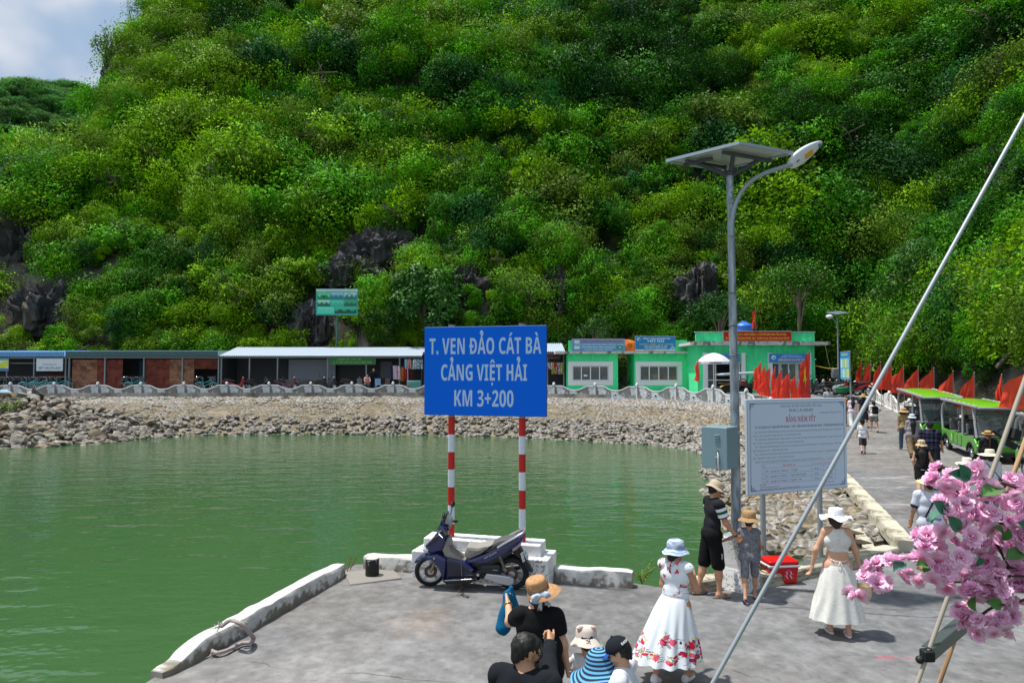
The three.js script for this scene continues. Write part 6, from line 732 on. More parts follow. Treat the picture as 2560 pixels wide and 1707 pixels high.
  part(t, 'side_name', ...printed(0.26, 0.035, canvasTex(256, 36, (x) => { x.fillStyle = '#0c1a55'; x.fillRect(0, 0, 256, 36); say(x, 'AIR BLADE', 128, 30, 'italic bold 32px sans-serif', '#c3c9d4', 230); }), 0, 0, 0)); t.children[t.children.length - 1].position.set(0.98, 0.575, 0.1345); t.children[t.children.length - 1].rotation.z = 0.5;
  part(t, 'shock_absorber', M(rod([1.12, 0.56, 0.1], [1.2, 0.36, 0.1], 0.016), ...Array.from({ length: 8 }, (_, i) => new THREE.TorusGeometry(0.024, 0.006, 5, 12).rotateX(PI / 2).rotateZ(0.38).translate(1.13 + i * 0.009, 0.535 - i * 0.022, 0.1))), mat('#8a8070', 0.4, { metalness: 0.6 }));
  part(t, 'handlebar_cowl', M(slab([[0.14, 0.94], [0.2, 1.02], [0.32, 0.99], [0.34, 0.93], [0.26, 0.9]], 0.28, 0.05), rod([0.27, 0.97, -0.3], [0.27, 0.97, 0.3], 0.016)), blue); part(t, 'windscreen', M(slab([[0.16, 1.0], [0.21, 1.1], [0.29, 1.19], [0.3, 1.17], [0.26, 1.05], [0.25, 1.0]], 0.2, 0.03)), phys('#39404a', 0.08, { clearcoat: 1 })); part(t, 'dashboard', slab([[0.26, 1.02], [0.3, 1.16], [0.36, 1.08], [0.36, 1.0]], 0.18, 0.02), mat('#9aa1a8', 0.3, { metalness: 0.4 }));
  for (const s of [-1, 1]) { part(t, 'grip', rod([0.27, 0.97, s * 0.22], [0.36, 0.93, s * 0.35], 0.021, 0.021, 12), rubber); part(t, 'brake_lever', tube([[0.24, 0.96, s * 0.2], [0.22, 0.94, s * 0.28], [0.3, 0.9, s * 0.36]], 0.007, 10, 5), silver); part(t, 'mirror', M(rod([0.28, 0.99, s * 0.18], [0.3, 1.18, s * 0.27], 0.007), place(ball(0.07, 0, 0, 0, 0.35, 0.7, 1, 14), 0.31, 1.22, s * 0.3, 0, s * 0.2)), dark); }
  part(t, 'luggage_net', M(Array.from({ length: 5 }, (_, i) => tube([[0.33, 0.72 - i * 0.02, 0.14 - i * 0.07], [0.44, 0.56, 0.16 - i * 0.07], [0.56, 0.5, 0.14 - i * 0.07]], 0.005, 8, 4)), tube([[0.34, 0.7, 0.15], [0.4, 0.62, -0.14]], 0.005, 6, 4), tube([[0.46, 0.57, 0.15], [0.48, 0.55, -0.14]], 0.005, 6, 4), rod([0.53, 0.5, 0.16], [0.545, 0.24, 0.18], 0.006)), mat('#77706c', 0.6)); part(t, 'side_stand', M(rod([0.58, 0.16, 0.12], [0.5, -0.0, 0.3], 0.014), rbox(0.09, 0.012, 0.05, 0.005, 0.48, 0.0, 0.32)), mat('#4a2e22', 0.8)); part(t, 'exhaust', M(rod([0.8, 0.2, -0.14], [1.4, 0.3, -0.17], 0.05, 0.045, 14)), dark); part(t, 'emblem', ball(0.016, 0.11, 0.51, 0.185, 1, 1, 0.3, 10), silver);
}
// ---- the ship's rail in front of us: a long grey pole and two bamboo poles
{
  const g = part(scene, 'grey_pole', rod(at(2578, 262, 3.6), at(1780, 1712, 3.3), 0.0105, 0.0105, 12), mat('#9fa7ae', 0.45, { metalness: 0.3 })); tag(g, 'long thin grey pole slanting across the right half of the view', 'pole');
  const bam = mat('#ffffff', 0.6, { map: texture(64, 256, (u, v) => { const k = tfbm(u, v, 6, 4, 3); return [150 + k * 80, 116 + k * 70, 84 + k * 60]; }) });
  const a = part(scene, 'bamboo_pole', M(rod(at(2585, 890, 3.4), at(2290, 1720, 3.2), 0.011, 0.0095, 10)), mat('#a39a8e', 0.6)); tag(a, 'weathered grey brown pole through the black clamp behind the blossoms', 'pole');
  const b = part(scene, 'bamboo_pole', M(rod(at(2590, 1030, 3.55), at(2345, 1720, 3.35), 0.0115, 0.01, 10)), bam); tag(b, 'brown bamboo pole at the far right behind the blossoms', 'pole');
  const c = part(scene, 'black_clamp', rbox(0.05, 0.055, 0.05, 0.006, 0, 0, 0, 0, 0.3, -0.35), blackM); c.position.copy(at(2534, 1086, 3.36)); tag(c, 'black square clamp on the upper bamboo pole', 'clamp'); part(c, 'jaw', M(rbox(0.07, 0.03, 0.03, 0.006, -0.02, -0.045, 0, 0, 0, -0.5), rod([-0.03, -0.03, 0], [-0.1, 0.02, 0], 0.008)), blackM);
  const p0 = at(2322, 1632, 3.22), p1 = at(2412, 1556, 3.42), st = thing('steel_bracket', 'dull steel channel bracket joining the two bamboo poles at the bottom right', 'bracket', p0); const d = p1.clone().sub(p0); part(st, 'channel', (() => { const L = d.length() + 0.06, gg = M(box(L, 0.004, 0.05, L / 2, 0.025, 0), box(L, 0.05, 0.004, L / 2, 0, 0.025), box(L, 0.004, 0.05, L / 2, -0.025, 0)); return gg.applyQuaternion(new THREE.Quaternion().setFromUnitVectors(V(1, 0, 0), d.clone().normalize())); })(), mat('#6c7674', 0.35, { metalness: 0.7 })); part(st, 'bolt', M(rbox(0.05, 0.05, 0.05, 0.008, -0.005, -0.01, 0), ball(0.018, -0.04, -0.03, 0), ball(0.014, d.x + 0.02, d.y - 0.03, d.z)), blackM);
}
// ================================================================ PEOPLE
// A body is a field of tapered limbs joined smoothly, meshed as one surface.
const boneD = (b, x, y, z) => { const px = x - b.a[0], py = y - b.a[1], pz = z - b.a[2], t = clamp((px * b.ab[0] + py * b.ab[1] + pz * b.ab[2]) / b.l2), dx = px - t * b.ab[0], dy = py - t * b.ab[1], dz = (pz - t * b.ab[2]); return Math.hypot(dx, dy, dz * b.f) - (b.ra + (b.rb - b.ra) * t); };
function bone(a, b, ra, rb = ra, f = 1) { a = a.isVector3 ? a.toArray() : a; b = b.isVector3 ? b.toArray() : b; const ab = [b[0] - a[0], b[1] - a[1], b[2] - a[2]]; return { a, b, ab, l2: ab[0] ** 2 + ab[1] ** 2 + ab[2] ** 2 || 1e-9, ra, rb, f }; }
function skin(bones, h, { k = 0.03, cuts = [], grow = 0, wr = 0, ws = 16, seed = 0 } = {}) {
  const lo = [1e9, 1e9, 1e9], hi = [-1e9, -1e9, -1e9]; for (const b of bones) for (let i = 0; i < 3; i++) { const R = Math.max(b.ra, b.rb) + grow + wr + 2 * h; lo[i] = Math.min(lo[i], b.a[i] - R, b.b[i] - R); hi[i] = Math.max(hi[i], b.a[i] + R, b.b[i] + R); }
  for (const c of cuts) for (let i = 0; i < 3; i++) { if (c.n[i] > 0.999) hi[i] = Math.min(hi[i], c.p[i] + 2 * h); if (c.n[i] < -0.999) lo[i] = Math.max(lo[i], c.p[i] - 2 * h); }
  const n = [0, 1, 2].map((i) => Math.max(3, Math.ceil((hi[i] - lo[i]) / h) + 1)), [nx, ny, nz] = n, F = new Float32Array(nx * ny * nz).fill(1), B = 5, R = B * h * 0.9;
  for (let bz = 0; bz < nz; bz += B) for (let by = 0; by < ny; by += B) for (let bx = 0; bx < nx; bx += B) {
    const cx = lo[0] + (bx + B / 2) * h, cy = lo[1] + (by + B / 2) * h, cz = lo[2] + (bz + B / 2) * h; let m = 1e9; const ds = bones.map((b) => { const d = boneD(b, cx, cy, cz) - grow; if (d < m) m = d; return d; });
    if (m > R * 1.6 + k + wr) continue; const near = bones.filter((b, i) => ds[i] < m + R * 2.2 + k);
    for (let z = bz; z < Math.min(nz, bz + B); z++) for (let y = by; y < Math.min(ny, by + B); y++) for (let x = bx; x < Math.min(nx, bx + B); x++) {
      const X = lo[0] + x * h, Y = lo[1] + y * h, Z = lo[2] + z * h; let d = 1e9; for (const b of near) { const e = boneD(b, X, Y, Z); const q = Math.max(k - Math.abs(d - e), 0) / k; d = Math.min(d, e) - q * q * k * 0.25; }
      d -= grow; if (wr) d += wr * noise3(X * ws + seed, Y * ws * 0.55, Z * ws); for (const c of cuts) d = Math.max(d, (X - c.p[0]) * c.n[0] + (Y - c.p[1]) * c.n[1] + (Z - c.p[2]) * c.n[2]); F[(z * ny + y) * nx + x] = d;
    }
  }
  const id = new Int32Array(nx * ny * nz).fill(-1), P = [], I = [], at3 = (x, y, z) => (z * ny + y) * nx + x;
  for (let z = 0; z < nz - 1; z++) for (let y = 0; y < ny - 1; y++) for (let x = 0; x < nx - 1; x++) {
    let m = 0; for (let c = 0; c < 8; c++) if (F[at3(x + (c & 1), y + (c >> 1 & 1), z + (c >> 2))] < 0) m |= 1 << c; if (m === 0 || m === 255) continue;
    let sx2 = 0, sy2 = 0, sz2 = 0, q = 0; for (const [a, b] of EDGES) { const A = m >> a & 1, Bb = m >> b & 1; if (A === Bb) continue; const fa = F[at3(x + (a & 1), y + (a >> 1 & 1), z + (a >> 2))], fb = F[at3(x + (b & 1), y + (b >> 1 & 1), z + (b >> 2))], t = fa / (fa - fb); sx2 += mix(a & 1, b & 1, t); sy2 += mix(a >> 1 & 1, b >> 1 & 1, t); sz2 += mix(a >> 2, b >> 2, t); q++; }
    id[at3(x, y, z)] = P.length / 3; P.push(lo[0] + (x + sx2 / q) * h, lo[1] + (y + sy2 / q) * h, lo[2] + (z + sz2 / q) * h);
  }
  const quad = (a, b, c, d, s) => { if (a < 0 || b < 0 || c < 0 || d < 0) return; s ? I.push(a, b, c, a, c, d) : I.push(a, c, b, a, d, c); };
  for (let z = 1; z < nz - 1; z++) for (let y = 1; y < ny - 1; y++) for (let x = 1; x < nx - 1; x++) {
    const s = F[at3(x, y, z)] < 0;
    if (s !== F[at3(x + 1, y, z)] < 0) quad(id[at3(x, y - 1, z - 1)], id[at3(x, y, z - 1)], id[at3(x, y, z)], id[at3(x, y - 1, z)], s);
    if (s !== F[at3(x, y + 1, z)] < 0) quad(id[at3(x - 1, y, z - 1)], id[at3(x - 1, y, z)], id[at3(x, y, z)], id[at3(x, y, z - 1)], s);
    if (s !== F[at3(x, y, z + 1)] < 0) quad(id[at3(x - 1, y - 1, z)], id[at3(x, y - 1, z)], id[at3(x, y, z)], id[at3(x - 1, y, z)], s);
  }
  const g = new THREE.BufferGeometry(); g.setAttribute('position', new THREE.Float32BufferAttribute(P, 3)); g.setIndex(I); g.computeVertexNormals(); const u = new Float32Array(P.length / 3 * 2); for (let i = 0; i < P.length / 3; i++) { u[2 * i] = P[3 * i] + P[3 * i + 2] * 0.55; u[2 * i + 1] = P[3 * i + 1]; } g.setAttribute('uv', new THREE.BufferAttribute(u, 2)); return g;
}
const EDGES = []; for (let a = 0; a < 8; a++) for (let b = a + 1; b < 8; b++) { const x = a ^ b; if (x === 1 || x === 2 || x === 4) EDGES.push([a, b]); }
const skinM = phys('#b98a6c', 0.6, { sheen: 0.2, sheenRoughness: 0.6 }), skinPale = phys('#c99c80', 0.6, { sheen: 0.2, sheenRoughness: 0.6 }), hairM = phys('#0f0c0b', 0.58, { sheen: 0.15, sheenRoughness: 0.5 });
const rad = (d) => d * PI / 180;
// limb direction: down, swung forward by f and out to the side by o (degrees); s = +1 left, -1 right
const limb = (f, o, s) => V(Math.sin(rad(o)) * s, -Math.cos(rad(f)) * Math.cos(rad(o)), Math.sin(rad(f)) * Math.cos(rad(o)));
function person(label, pos, turn, o = {}) {
  // o: h height, fem, lean, head [yaw, pitch], armL/armR [f, o, f2, o2] upper and fore arm, legL/legR [thigh, shank], sit, res, top, bottom, hair, hat, shoes
  const t = thing('person', label, 'person', pos, turn), h = o.h ?? 1.68, S = h / 1.7, fem = o.fem ? 1 : 0, kid = h < 1.45 ? 1 : 0, res = o.res ?? 0.016, near = res < 0.017, sk = o.skin ?? skinM, wide = o.wide ?? 1;
  const hs = kid ? 1.12 / S * (0.62 + 0.38 * S) : 1;                               // children carry larger heads
  const legs = [['L', 1], ['R', -1]].map(([n, s]) => { const q = o['leg' + n] ?? [0, 0], hip = V(0.088 * s * wide, 0, 0), kn = hip.clone().addScaledVector(limb(q[0], q[2] ?? 2, s), 0.42), an = kn.clone().addScaledVector(limb(q[1], 0, s), 0.4); return { s, hip, kn, an, q }; });
  const low = Math.min(...legs.map((l) => l.an.y)), hy = o.sit ?? -low + 0.075; legs.forEach((l) => { l.hip.y += hy; l.kn.y += hy; l.an.y += hy; });
  const up = V(0, Math.cos(rad(o.lean ?? 2)), Math.sin(rad(o.lean ?? 2))), T = (x, y, z = 0) => V(x, hy, 0).addScaledVector(up, y).add(V(0, -z * up.z, z * up.y)), sw = (fem ? 0.15 : 0.178) * wide * (kid ? 0.92 : 1);
  const sc = (v) => v.clone().multiplyScalar(S), bn = (a, b, ra, rb, f) => bone(sc(a), sc(b), ra * S, (rb ?? ra) * S, f), fl = 1.25;
  const torso = [bn(T(-sw * 0.86, 0.49), T(sw * 0.86, 0.49), 0.058, 0.058), bn(T(-0.075 * wide, 0.37), T(0.075 * wide, 0.37), (fem ? 0.1 : 0.118) * wide, undefined, fl), bn(T(-0.055 * wide, 0.17), T(0.055 * wide, 0.17), (fem ? 0.088 : 0.102) * wide, undefined, fl * 0.95), bn(T(-0.068 * wide, 0.02), T(0.068 * wide, 0.02), (fem ? 0.122 : 0.112) * wide, undefined, 1.12), bn(T(0, 0.08), T(0, 0.45), 0.09 * wide, 0.1 * wide, fl)];
  if (fem) torso.push(bn(T(-0.07, 0.34, 0.075), T(0.07, 0.34, 0.075), 0.05));
  const nk0 = T(0, 0.5, -0.01), hd = o.head ?? [0, 0], hc = nk0.clone().add(V(0, 0.155 * hs, 0.018 + 0.05 * Math.sin(rad(hd[1])))), neck = bn(nk0, hc.clone().add(V(0, -0.05, -0.012)), 0.056, 0.052);
  const arms = [['L', 1], ['R', -1]].map(([n, s]) => { const q = o['arm' + n] ?? [4, 8, 12, 4], sh = T(sw * s, 0.475), el = sh.clone().addScaledVector(limb(q[0], q[1], s), 0.275), wrr = el.clone().addScaledVector(limb(q[2], q[3], s), 0.24); return { s, sh, el, wr: wrr, d: wrr.clone().sub(el).normalize(), q }; });
  const body = [...torso, neck], fat = (o.fat ?? 1) * (kid ? 0.86 : 1);
  for (const a of arms) body.push(bn(a.sh, a.el, 0.05 * fat, 0.038 * fat), bn(a.el, a.wr, 0.04 * fat, 0.026 * fat));
  for (const l of legs) { const toe = l.an.clone().add(V(0.015 * l.s, -0.045, 0.14)), fr = l.q[3] ? rad(l.q[3]) : 0; if (fr) toe.sub(l.an).applyAxisAngle(V(1, 0, 0), fr).add(l.an); l.toe = toe; body.push(bn(l.hip, l.kn, 0.085 * fat * wide, 0.053 * fat), bn(l.kn, l.an.clone().lerp(l.kn, 0.6), 0.055 * fat, 0.052 * fat), bn(l.kn, l.an, 0.05 * fat, 0.034), bn(l.an.clone().add(V(0, -0.035, -0.03)), toe, 0.034, 0.026)); }
  // head with brow, nose, chin, ears, turned on the neck
  const HQ = new THREE.Quaternion().setFromEuler(new THREE.Euler(rad(hd[1]), rad(hd[0]), rad(hd[2] ?? 0), 'YXZ')), H = (x, y, z) => hc.clone().add(V(x, y, z).multiplyScalar(hs).applyQuaternion(HQ)), hb = (a, b, ra, rb) => bn(H(...a), H(...b), ra * hs, (rb ?? ra) * hs);
  const head = [hb([0, 0.025, -0.025], [0, 0.03, 0.02], 0.082, 0.078), hb([0, -0.04, 0.02], [0, -0.08, 0.045], 0.058, 0.034), hb([0, 0.005, 0.078], [0, -0.035, 0.098], 0.01, 0.015), hb([-0.03, -0.012, 0.06], [0.03, -0.012, 0.06], 0.03), hb([-0.018, -0.066, 0.078], [0.018, -0.066, 0.078], 0.01), bn(H(0, -0.05, -0.01), nk0, 0.052 * hs, 0.054), ...[-1, 1].map((s) => hb([s * 0.076, 0.012, -0.008], [s * 0.08, -0.022, 0.0], 0.014, 0.01))];
  // hands: palm, four fingers of two joints, thumb
  const hands = [];
  for (const a of arms) {
    const hn = o['hand' + (a.s > 0 ? 'L' : 'R')] ?? 'relaxed', d = a.d, side = V(0, 0, 1).addScaledVector(d, -d.z); if (side.lengthSq() < 0.05) side.set(0, 1, 0).addScaledVector(d, -d.y); side.normalize(); const pn = d.clone().cross(side).normalize().multiplyScalar(-a.s), w = a.wr.clone(), pt = (u, v, n) => w.clone().addScaledVector(d, u).addScaledVector(side, v).addScaledVector(pn, n), k = fem || kid ? 0.92 : 1;
    const L = [bn(pt(0, -0.012, 0), pt(0.075, -0.025, 0), 0.02, 0.014), bn(pt(0, 0.012, 0), pt(0.08, 0.022, 0), 0.02, 0.014), bn(pt(0, 0, 0), pt(0.075, 0, 0), 0.022, 0.015)];
    const len = [0.068, 0.078, 0.072, 0.056]; for (let i = 0; i < 4; i++) { const v = 0.03 - i * 0.02, straight = hn === 'point' && i === 0, c = straight ? 0.05 : hn === 'grip' || hn === 'point' ? 1.25 : 0.45, f0 = pt(0.08, v, 0), m = f0.clone().addScaledVector(d, len[i] * 0.55 * Math.cos(c)).addScaledVector(pn, len[i] * 0.55 * Math.sin(c)), c2 = straight ? 0.1 : c * 2, e = m.clone().addScaledVector(d, len[i] * 0.5 * Math.cos(c2)).addScaledVector(pn, len[i] * 0.5 * Math.sin(c2)); L.push(bn(f0, m, 0.0098 * k, 0.009 * k), bn(m, e, 0.009 * k, 0.0075 * k)); }
    const th = pt(0.02, 0.03, 0.004), t2 = pt(0.055, 0.05 + (hn === 'point' ? 0.02 : 0), 0.014), t3 = pt(0.085, 0.056 + (hn === 'point' ? 0.03 : 0), hn === 'grip' ? 0.045 : 0.024); L.push(bn(th, t2, 0.012, 0.0105), bn(t2, t3, 0.0105, 0.0085)); hands.push(L); a.tip = pt(0.09, 0, 0.02);
  }
  const pieces = near ? [skin(body, res * S ** 0.5, { k: 0.045 * S }), skin(head, 0.0062, { k: 0.022 }), ...hands.map((L) => skin(L, 0.0055, { k: 0.008 }))] : [skin([...body, ...head, ...hands.flatMap((L) => L.slice(0, 3).concat(L.slice(3).filter((_, i) => i % 2 === 0)))], res, { k: 0.035 * S })];
  part(t, 'body', M(pieces), sk);
  if (near) { part(t, 'eyes', M([-1, 1].map((s) => { const p = sc(H(s * 0.031, 0.008, 0.082)); return ball(0.0105 * S * hs, p.x, p.y, p.z, 1.2, 0.7, 1, 8); })), mat('#1a1412', 0.2)); part(t, 'mouth', (() => { const a = sc(H(-0.02, -0.066, 0.087)), b = sc(H(0, -0.067, 0.092)), c = sc(H(0.02, -0.066, 0.087)); return tube([a, b, c], 0.0045 * S, 8, 5); })(), mat('#8f5348', 0.6)); }
  const A = { t, S, T: (x, y, z) => sc(T(x, y, z)), H: (x, y, z) => sc(H(x, y, z)), HQ, arms: arms.map((a) => ({ ...a, sh: sc(a.sh), el: sc(a.el), wr: sc(a.wr), tip: sc(a.tip) })), legs: legs.map((l) => ({ ...l, hip: sc(l.hip), kn: sc(l.kn), an: sc(l.an), toe: sc(l.toe) })), up, hs: hs * S, hc: sc(hc) };
  const res2 = Math.max(res, 0.013);
  if (o.top) { // sleeves: share of the upper arm (1 = elbow, 2 = wrist), 0 = none
    const q = o.top, sl = q.sleeve ?? 0.6, L = q.halter ? [...torso.slice(1), bn(T(-0.06, 0.37, -0.01), T(-0.03, 0.535, -0.01), 0.088, 0.05, 1.2), bn(T(0.06, 0.37, -0.01), T(0.03, 0.535, -0.01), 0.088, 0.05, 1.2)] : [...torso];
    const hem = T(0, q.hem ?? -0.06), nk = T(0, q.neck ?? 0.57), cuts = [{ p: sc(hem).toArray(), n: up.clone().negate().toArray() }, { p: sc(nk).toArray(), n: up.toArray() }];
    const sleeves = sl > 0 ? arms.map((a) => { const e = sl > 1 ? a.el.clone().lerp(a.wr, sl - 1) : a.sh.clone().lerp(a.el, sl), d = (sl > 1 ? a.wr.clone().sub(a.el) : a.el.clone().sub(a.sh)).normalize(), B = [bn(T(sw * a.s * 0.5, 0.485), a.sh, 0.05, 0.06 * fat), bn(a.sh, sl > 1 ? a.el : e, 0.059 * fat, (sl > 1 ? 0.05 : 0.058) * fat)]; if (sl > 1) B.push(bn(a.el, e.clone().addScaledVector(d, 0.02), 0.05 * fat, 0.037 * fat)); return skin(B, res2, { k: 0.03 * S, grow: 0.012 * S, cuts: [{ p: sc(e).toArray(), n: d.toArray() }], wr: near ? 0.006 : 0.003, ws: 18, seed: a.s }); }) : [];
    if (q.loose) L.push(bn(T(-0.09 * wide, -0.02), T(0.09 * wide, -0.02), 0.118 * wide, undefined, 1.1), bn(T(-0.08 * wide, 0.2), T(0.08 * wide, 0.2), 0.115 * wide, undefined, 1.15));
    part(t, q.name ?? 'shirt', M(skin(L, res2, { k: 0.04 * S, grow: 0.014 * S, cuts, wr: near ? 0.012 : 0.005, ws: 11, seed: h * 9 }), sleeves), q.m);
    if (q.cuff && sl > 0) part(t, 'cuffs', M(arms.map((a) => { const e = sc(a.sh.clone().lerp(a.el, Math.min(sl, 1))), d = sc(a.el).sub(sc(a.sh)).normalize().multiplyScalar(0.03); return rod(e.clone().sub(d.clone().multiplyScalar(0.1)), e.clone().add(d), 0.066 * S * fat, 0.066 * S * fat, 16); })), q.cuff);
    if (q.collar) part(t, 'collar', (() => { const c = sc(T(0, 0.525, -0.005)); return new THREE.TorusGeometry(0.066 * S, 0.017 * S, 7, 20).rotateX(PI / 2 - rad(o.lean ?? 2) + 0.25).translate(c.x, c.y, c.z); })(), q.collar);
  }
  if (o.bottom) { // reach: 0.5 mid-thigh, 1 knee, 2 ankle
    const q = o.bottom, L = [bn(T(-0.068 * wide, 0.02), T(0.068 * wide, 0.02), 0.118 * wide, undefined, 1.08)], rc = q.reach ?? 2, lo = []; for (const l of legs) { const e = l.hip.clone().lerp(l.kn, Math.min(1, rc)); L.push(bn(l.hip, e, 0.09 * fat * wide, (q.flare ?? 0.066) * fat)); if (rc > 1) { const f = l.kn.clone().lerp(l.an, rc - 1); L.push(bn(l.kn, f, (q.flare ?? 0.066) * fat, (q.cuffR ?? 0.056) * fat)); } }
    part(t, q.name ?? (rc > 1.3 ? 'trousers' : 'shorts'), skin(L, res2, { k: 0.03 * S, grow: 0.013 * S, cuts: [{ p: sc(T(0, 0.1)).toArray(), n: up.toArray() }], wr: near ? 0.007 : 0.003, ws: 13, seed: 3 + h }), q.m);
  }
  if (o.skirt) { const q = o.skirt, w = A.T(0, q.waist ?? 0.15), hm = q.hem, m = q.folds ?? 15, g = grid(110, 30, (u, v) => { const a = u * 2 * PI, e = Math.pow(v, q.curve ?? 0.85), f = 1 + (q.amp ?? 0.07) * Math.pow(v, 0.7) * (Math.sin(a * m + 2 * noise3(Math.cos(a) * 2, v * 2, Math.sin(a) * 2)) * 0.6 + 0.8 * noise3(Math.cos(a) * 2.6, v * 1.5 + 3, Math.sin(a) * 2.6)), rx = mix(q.rx ?? 0.125 * S, q.bx, e) * f, rz = mix(q.rz ?? 0.1 * S, q.bz, e) * f; return [w.x + (q.shift?.[0] ?? 0) * e + Math.cos(a) * rx, mix(w.y, hm, v) + 0.018 * v * noise3(Math.cos(a) * 3, 2, Math.sin(a) * 3), w.z + (q.shift?.[1] ?? 0) * e + Math.sin(a) * rz]; }, true); part(t, 'skirt', g, q.m); if (q.band) part(t, 'waistband', grid(48, 2, (u, v) => { const a = u * 2 * PI; return [w.x + Math.cos(a) * (q.rx ?? 0.125 * S) * 1.04, w.y - 0.02 + v * 0.04, w.z + Math.sin(a) * (q.rz ?? 0.1 * S) * 1.04]; }), q.band); }
  if (o.hair) { // 'short', 'bob', 'long' with length, 'tail'
    const q = o.hair, rH = near ? 0.0075 : res * 0.8, L = [hb([0, 0.032, -0.03], [0, 0.036, 0.015], 0.088, 0.082)], f = q.front ?? 0.035; if (q.kind === 'bob') L.push(hb([0, -0.02, -0.05], [0, -0.075, -0.055], 0.068, 0.055), ...[-1, 1].map((s) => hb([s * 0.07, 0, -0.02], [s * 0.068, -0.06, -0.02], 0.026, 0.016))); if (q.kind === 'short') L.push(hb([0, -0.01, -0.05], [0, -0.055, -0.05], 0.06, 0.045));
    const cutP = H(0, f, f > 0.05 ? 0.1 : 0.052), cn = V(0, q.kind === 'short' ? -0.75 : -0.5, 0.72).applyQuaternion(HQ).normalize(), g = [skin(L, rH, { k: 0.03, cuts: [{ p: sc(cutP).toArray(), n: cn.toArray() }], wr: near ? 0.007 : 0, ws: 55 })];
    if (q.kind === 'long') { const Ln = q.len ?? 0.4, b0 = H(0, 0.0, -0.075), b1 = T(0, 0.42, -0.145), b2 = b1.clone().add(V(0, -Ln + 0.12, -0.015)); g.push(skin([bn(b0, b1, 0.078, 0.088, 1.9), bn(b1, b2, 0.088, 0.04, 2), bn(b1.clone().add(V(-0.05, 0, 0)), b2.clone().add(V(-0.03, 0.03, 0)), 0.05, 0.025, 2), bn(b1.clone().add(V(0.05, 0, 0)), b2.clone().add(V(0.035, -0.02, 0)), 0.05, 0.022, 2)], Math.max(0.009, rH), { k: 0.03, wr: 0.006, ws: 30 })); }
    if (q.kind === 'tail') { const b0 = H(0, 0.04, -0.105), b1 = H(0, -0.08, -0.13), b2 = b1.clone().add(V(0.01, -(q.len ?? 0.22), 0.0)); g.push(skin([bn(b0, b1, 0.03, 0.036), bn(b1, b2, 0.036, 0.014)], Math.max(0.008, rH), { k: 0.02 })); }
    part(t, 'hair', M(g), q.m ?? hairM);
  }
  if (o.hat) { const g = new THREE.Group(); g.name = 'hat'; t.add(g); g.position.copy(A.H(0, o.hat.y ?? 0.055, -0.008)); g.quaternion.copy(HQ).multiply(new THREE.Quaternion().setFromEuler(new THREE.Euler(rad(o.hat.tilt ?? -6), 0, rad(o.hat.roll ?? 0)))); g.scale.setScalar(A.hs); o.hat.make(g); }
  if (o.shoes) for (const l of A.legs) { const d = l.toe.clone().sub(l.an), yaw = Math.atan2(d.x, d.z), pit = l.q[3] ? rad(l.q[3]) : 0, s = part(t, o.shoes.kind ?? 'sandal', o.shoes.full ? M(skin([bone([0, 0.005, -0.05], [0, -0.0, 0.12], 0.044, 0.036), bone([0, 0.035, -0.045], [0, 0.03, -0.01], 0.038, 0.04)], 0.012, { k: 0.02 })) : M(grid(20, 3, (u, v) => { const a = u * 2 * PI, w = v === 0 || v === 1 ? 0.0 : 1; return [Math.cos(a) * 0.046 * w * (1 + 0.12 * Math.sin(a)), v > 0.5 ? 0.012 : -0.012, (Math.sin(a) * 0.132) * w + 0.035]; }, true), new THREE.TorusGeometry(0.042, 0.012, 6, 14, PI).scale(1, 0.9, 2.2).translate(0, 0.008, 0.08)), o.shoes.m); s.scale.setScalar(S * (kid ? 0.9 : 1)); s.position.copy(l.an).add(V(0, -0.064 * S, 0.0)); s.rotation.set(pit, yaw, 0, 'YXZ'); }
  return A;
}
// ---- hats
const straw = (c, s = 60) => mat('#ffffff', 0.9, { map: (() => { const b = new THREE.Color(c).convertLinearToSRGB(); return texture(128, 256, (u, v) => { const k = 255 * (1 + 0.09 * Math.sin(v * s * 2 * PI) + tfbm(u, v, 16, 3, 4) * 0.2); return [b.r * k, b.g * k, b.b * k]; }); })(), side: THREE.DoubleSide });
const brimHat = (R, ch, cr, droop, m, o = {}) => (g) => {
  part(g, 'brim', grid(64, 14, (u, v) => { const a = u * 2 * PI, r = mix(cr * 0.98, R * (1 + (o.ell ?? 0) * Math.cos(a + (o.ea ?? 0))), v), w = (o.wave ?? 0) * v * v * Math.sin(a * (o.wn ?? 7) + 1) * 0.5 + (o.flip ?? 0) * v * v * Math.cos(a); return [Math.cos(a) * r, -droop * v * v + w, Math.sin(a) * r * 1.06]; }, true), m);
  part(g, 'crown', lathe([[cr, -0.005], [cr * 1.01, ch * 0.35], [cr * 0.95, ch * 0.78], [cr * 0.84, ch * 0.96], [cr * 0.6, ch * 1.02], [0.0, ch * (o.dent ?? 1.0)]], 36).scale(1, 1, 1.08), m);
  if (o.band) part(g, 'ribbon', lathe([[cr * 1.03, 0.0], [cr * 1.035, o.bandH ?? 0.035]], 36).scale(1, 1, 1.08), o.band);
};
const bucketHat = (m, R = 0.145, o = {}) => (g) => { part(g, 'crown', lathe([[0.101, -0.01], [0.1, 0.04], [0.09, 0.078], [0.07, 0.088], [0, 0.09]], 32).scale(1, 1, 1.1), m); part(g, 'brim', grid(48, 8, (u, v) => { const a = u * 2 * PI, r = mix(0.1, R, v); return [Math.cos(a) * r, -0.008 - (o.drop ?? 0.055) * v + 0.006 * v * Math.sin(a * 5), Math.sin(a) * r * 1.1]; }, true), m); };
